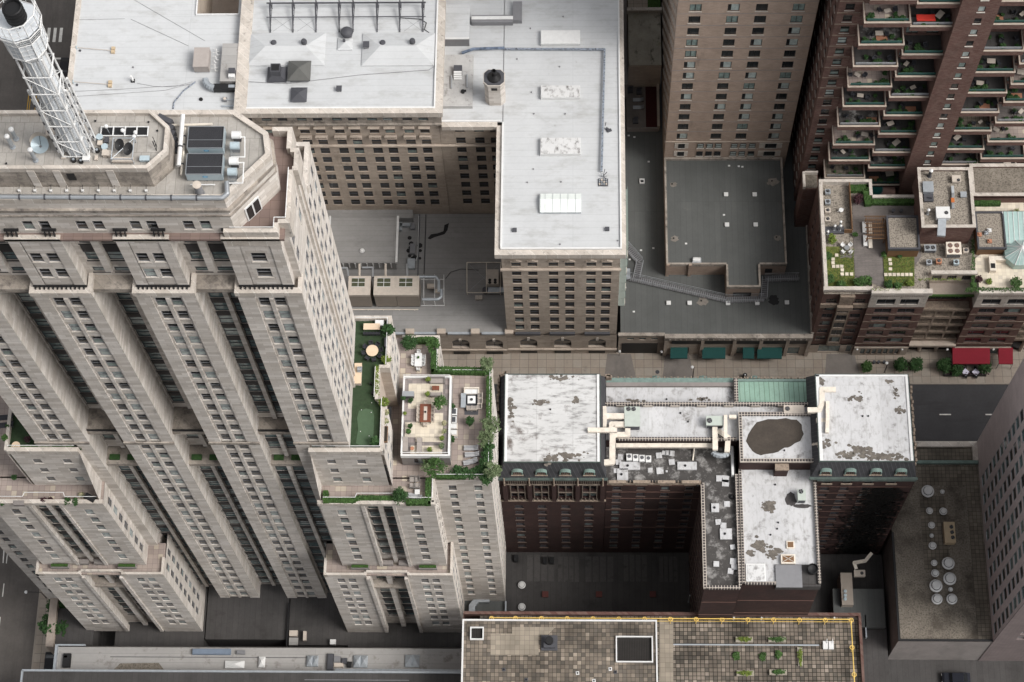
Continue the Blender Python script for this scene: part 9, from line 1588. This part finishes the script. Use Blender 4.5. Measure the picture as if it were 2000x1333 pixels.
    for i, (px, py, r, h, m) in enumerate(((1693, 716, 1.1, 2.0, 0), (1762, 712, 1.5, 2.8, 1), (1789, 712, 1.5, 2.8, 1), (1845, 712, 1.5, 2.8, 1), (1867, 718, 1.6, 2.6, 1), (1925, 715, 1.4, 2.8, 1))): shrub(px, py, .14, r, ('lone green bush left of the bollards on the pavement', 'dark pavement bush, left of the touching pair', 'dark pavement bush, right of the touching pair', 'dark bush left of the wide red awning', 'dark bush overlapping the lower left of the red awning', 'dark bush at the right end of the wide red awning')[i], h=h, m=m, n=700, s=.17)
    for i, px in enumerate((1707, 1716, 1727)): x, y = at(px, 708, .5); one('bollard', MB().cyl(x, y, .14, .75, .22, n=12).cyl(x, y, .75, .8, .26, n=12), DGREY, ('left', 'middle', 'right')[i]+' one of three round dark bollards beside the lone bush', 'bollard')
    for x0, x1, lb in ((1861, 1934, 'wide bright red awning over the pavement tables'), (1951, 1979, 'smaller red awning at the right edge')):
        a, c = at(x0, 700, 3.2)[0], at(x1, 700, 3.2)[0]; y0 = 126.7; y1 = at(x0, 711, 2.6)[1]; t = thing('red_awning', lb, 'awning', ((a+c)/2, y0, 2.3)); MB().add([(a, y0, 3.7), (c, y0, 3.7), (c, y1, 2.7), (a, y1, 2.7), (a, y0, 2.7), (c, y0, 2.7)], [(0, 1, 2, 3), (0, 3, 4), (1, 5, 2)]).build('canopy', REDF, t); MB().box(a, c, y1-.03, y1, 2.4, 2.7).build('valance', REDF, t)
        for q in (a, c): MB().bar((q, y1, .14), (q, y1, 2.7), .04, 5).build('post', DGREY, t)
    for i, px in enumerate((1886, 1906)):
        t, x, y = table(px, 727, .14, .95, .95, ('left', 'right')[i]+' small lilac-white café table turned like a diamond', flat('lilac white tabletop', (.62, .60, .72)) if i == 0 else bpy.data.materials['lilac white tabletop'], rz=.78); chairs([(x+.75*math.cos(k*1.571), y+.75*math.sin(k*1.571), .14, k*1.571-1.57) for k in range(4)], BLACK, 'black chair at the '+('left', 'right')[i]+' diamond café table', ('left', 'right')[i]+' café table chairs', w=.42)
    x0, y0 = at(1843, 735, .14); x1 = at(1925, 735, .14)[0]; b = MB().box(x0, x1, y0-.1, y0+.05, .14, .9).box(x0-.05, x0+.1, y0+.05, y0+1.6, .14, .9); one('planter_rail', b, BLACK, 'low black planter fence round the café tables', 'fence'); b = MB(); [leaves(b, x0+.4+i*.62, y0+.1, .9, .3, .2, .2, 16, .1, .3) for i in range(12)]; one('flower_trough', b, LEAF[4], 'maroon flowers growing along the café fence', 'flowers')
    for px in (1674, 1762, 1850, 1940): x, y = at(px, 686, 3.2); one('wall_lamp', MB().ball((x, 126.55, 3.3), .2, 10).box(x-.05, x+.05, 126.55, 126.8, 3.2, 3.3), WHITE, 'small round white lamp on the limestone street front', 'wall lamp', 'round lamps on the street front')
    tree(108, 1222, .14, 2.6, 6.5, 'dark street tree beside the avenue at the bottom left', 1, n=1500, s=.28); tree(112, 1185, .14, 1.6, 5.5, 'smaller dark street tree behind the first at the bottom left', 1, n=800, s=.25)
nearthings()
for o in COL.objects:
    if o.parent is None and o.get('label') and not o.get('kind'): o['kind'] = 'thing'
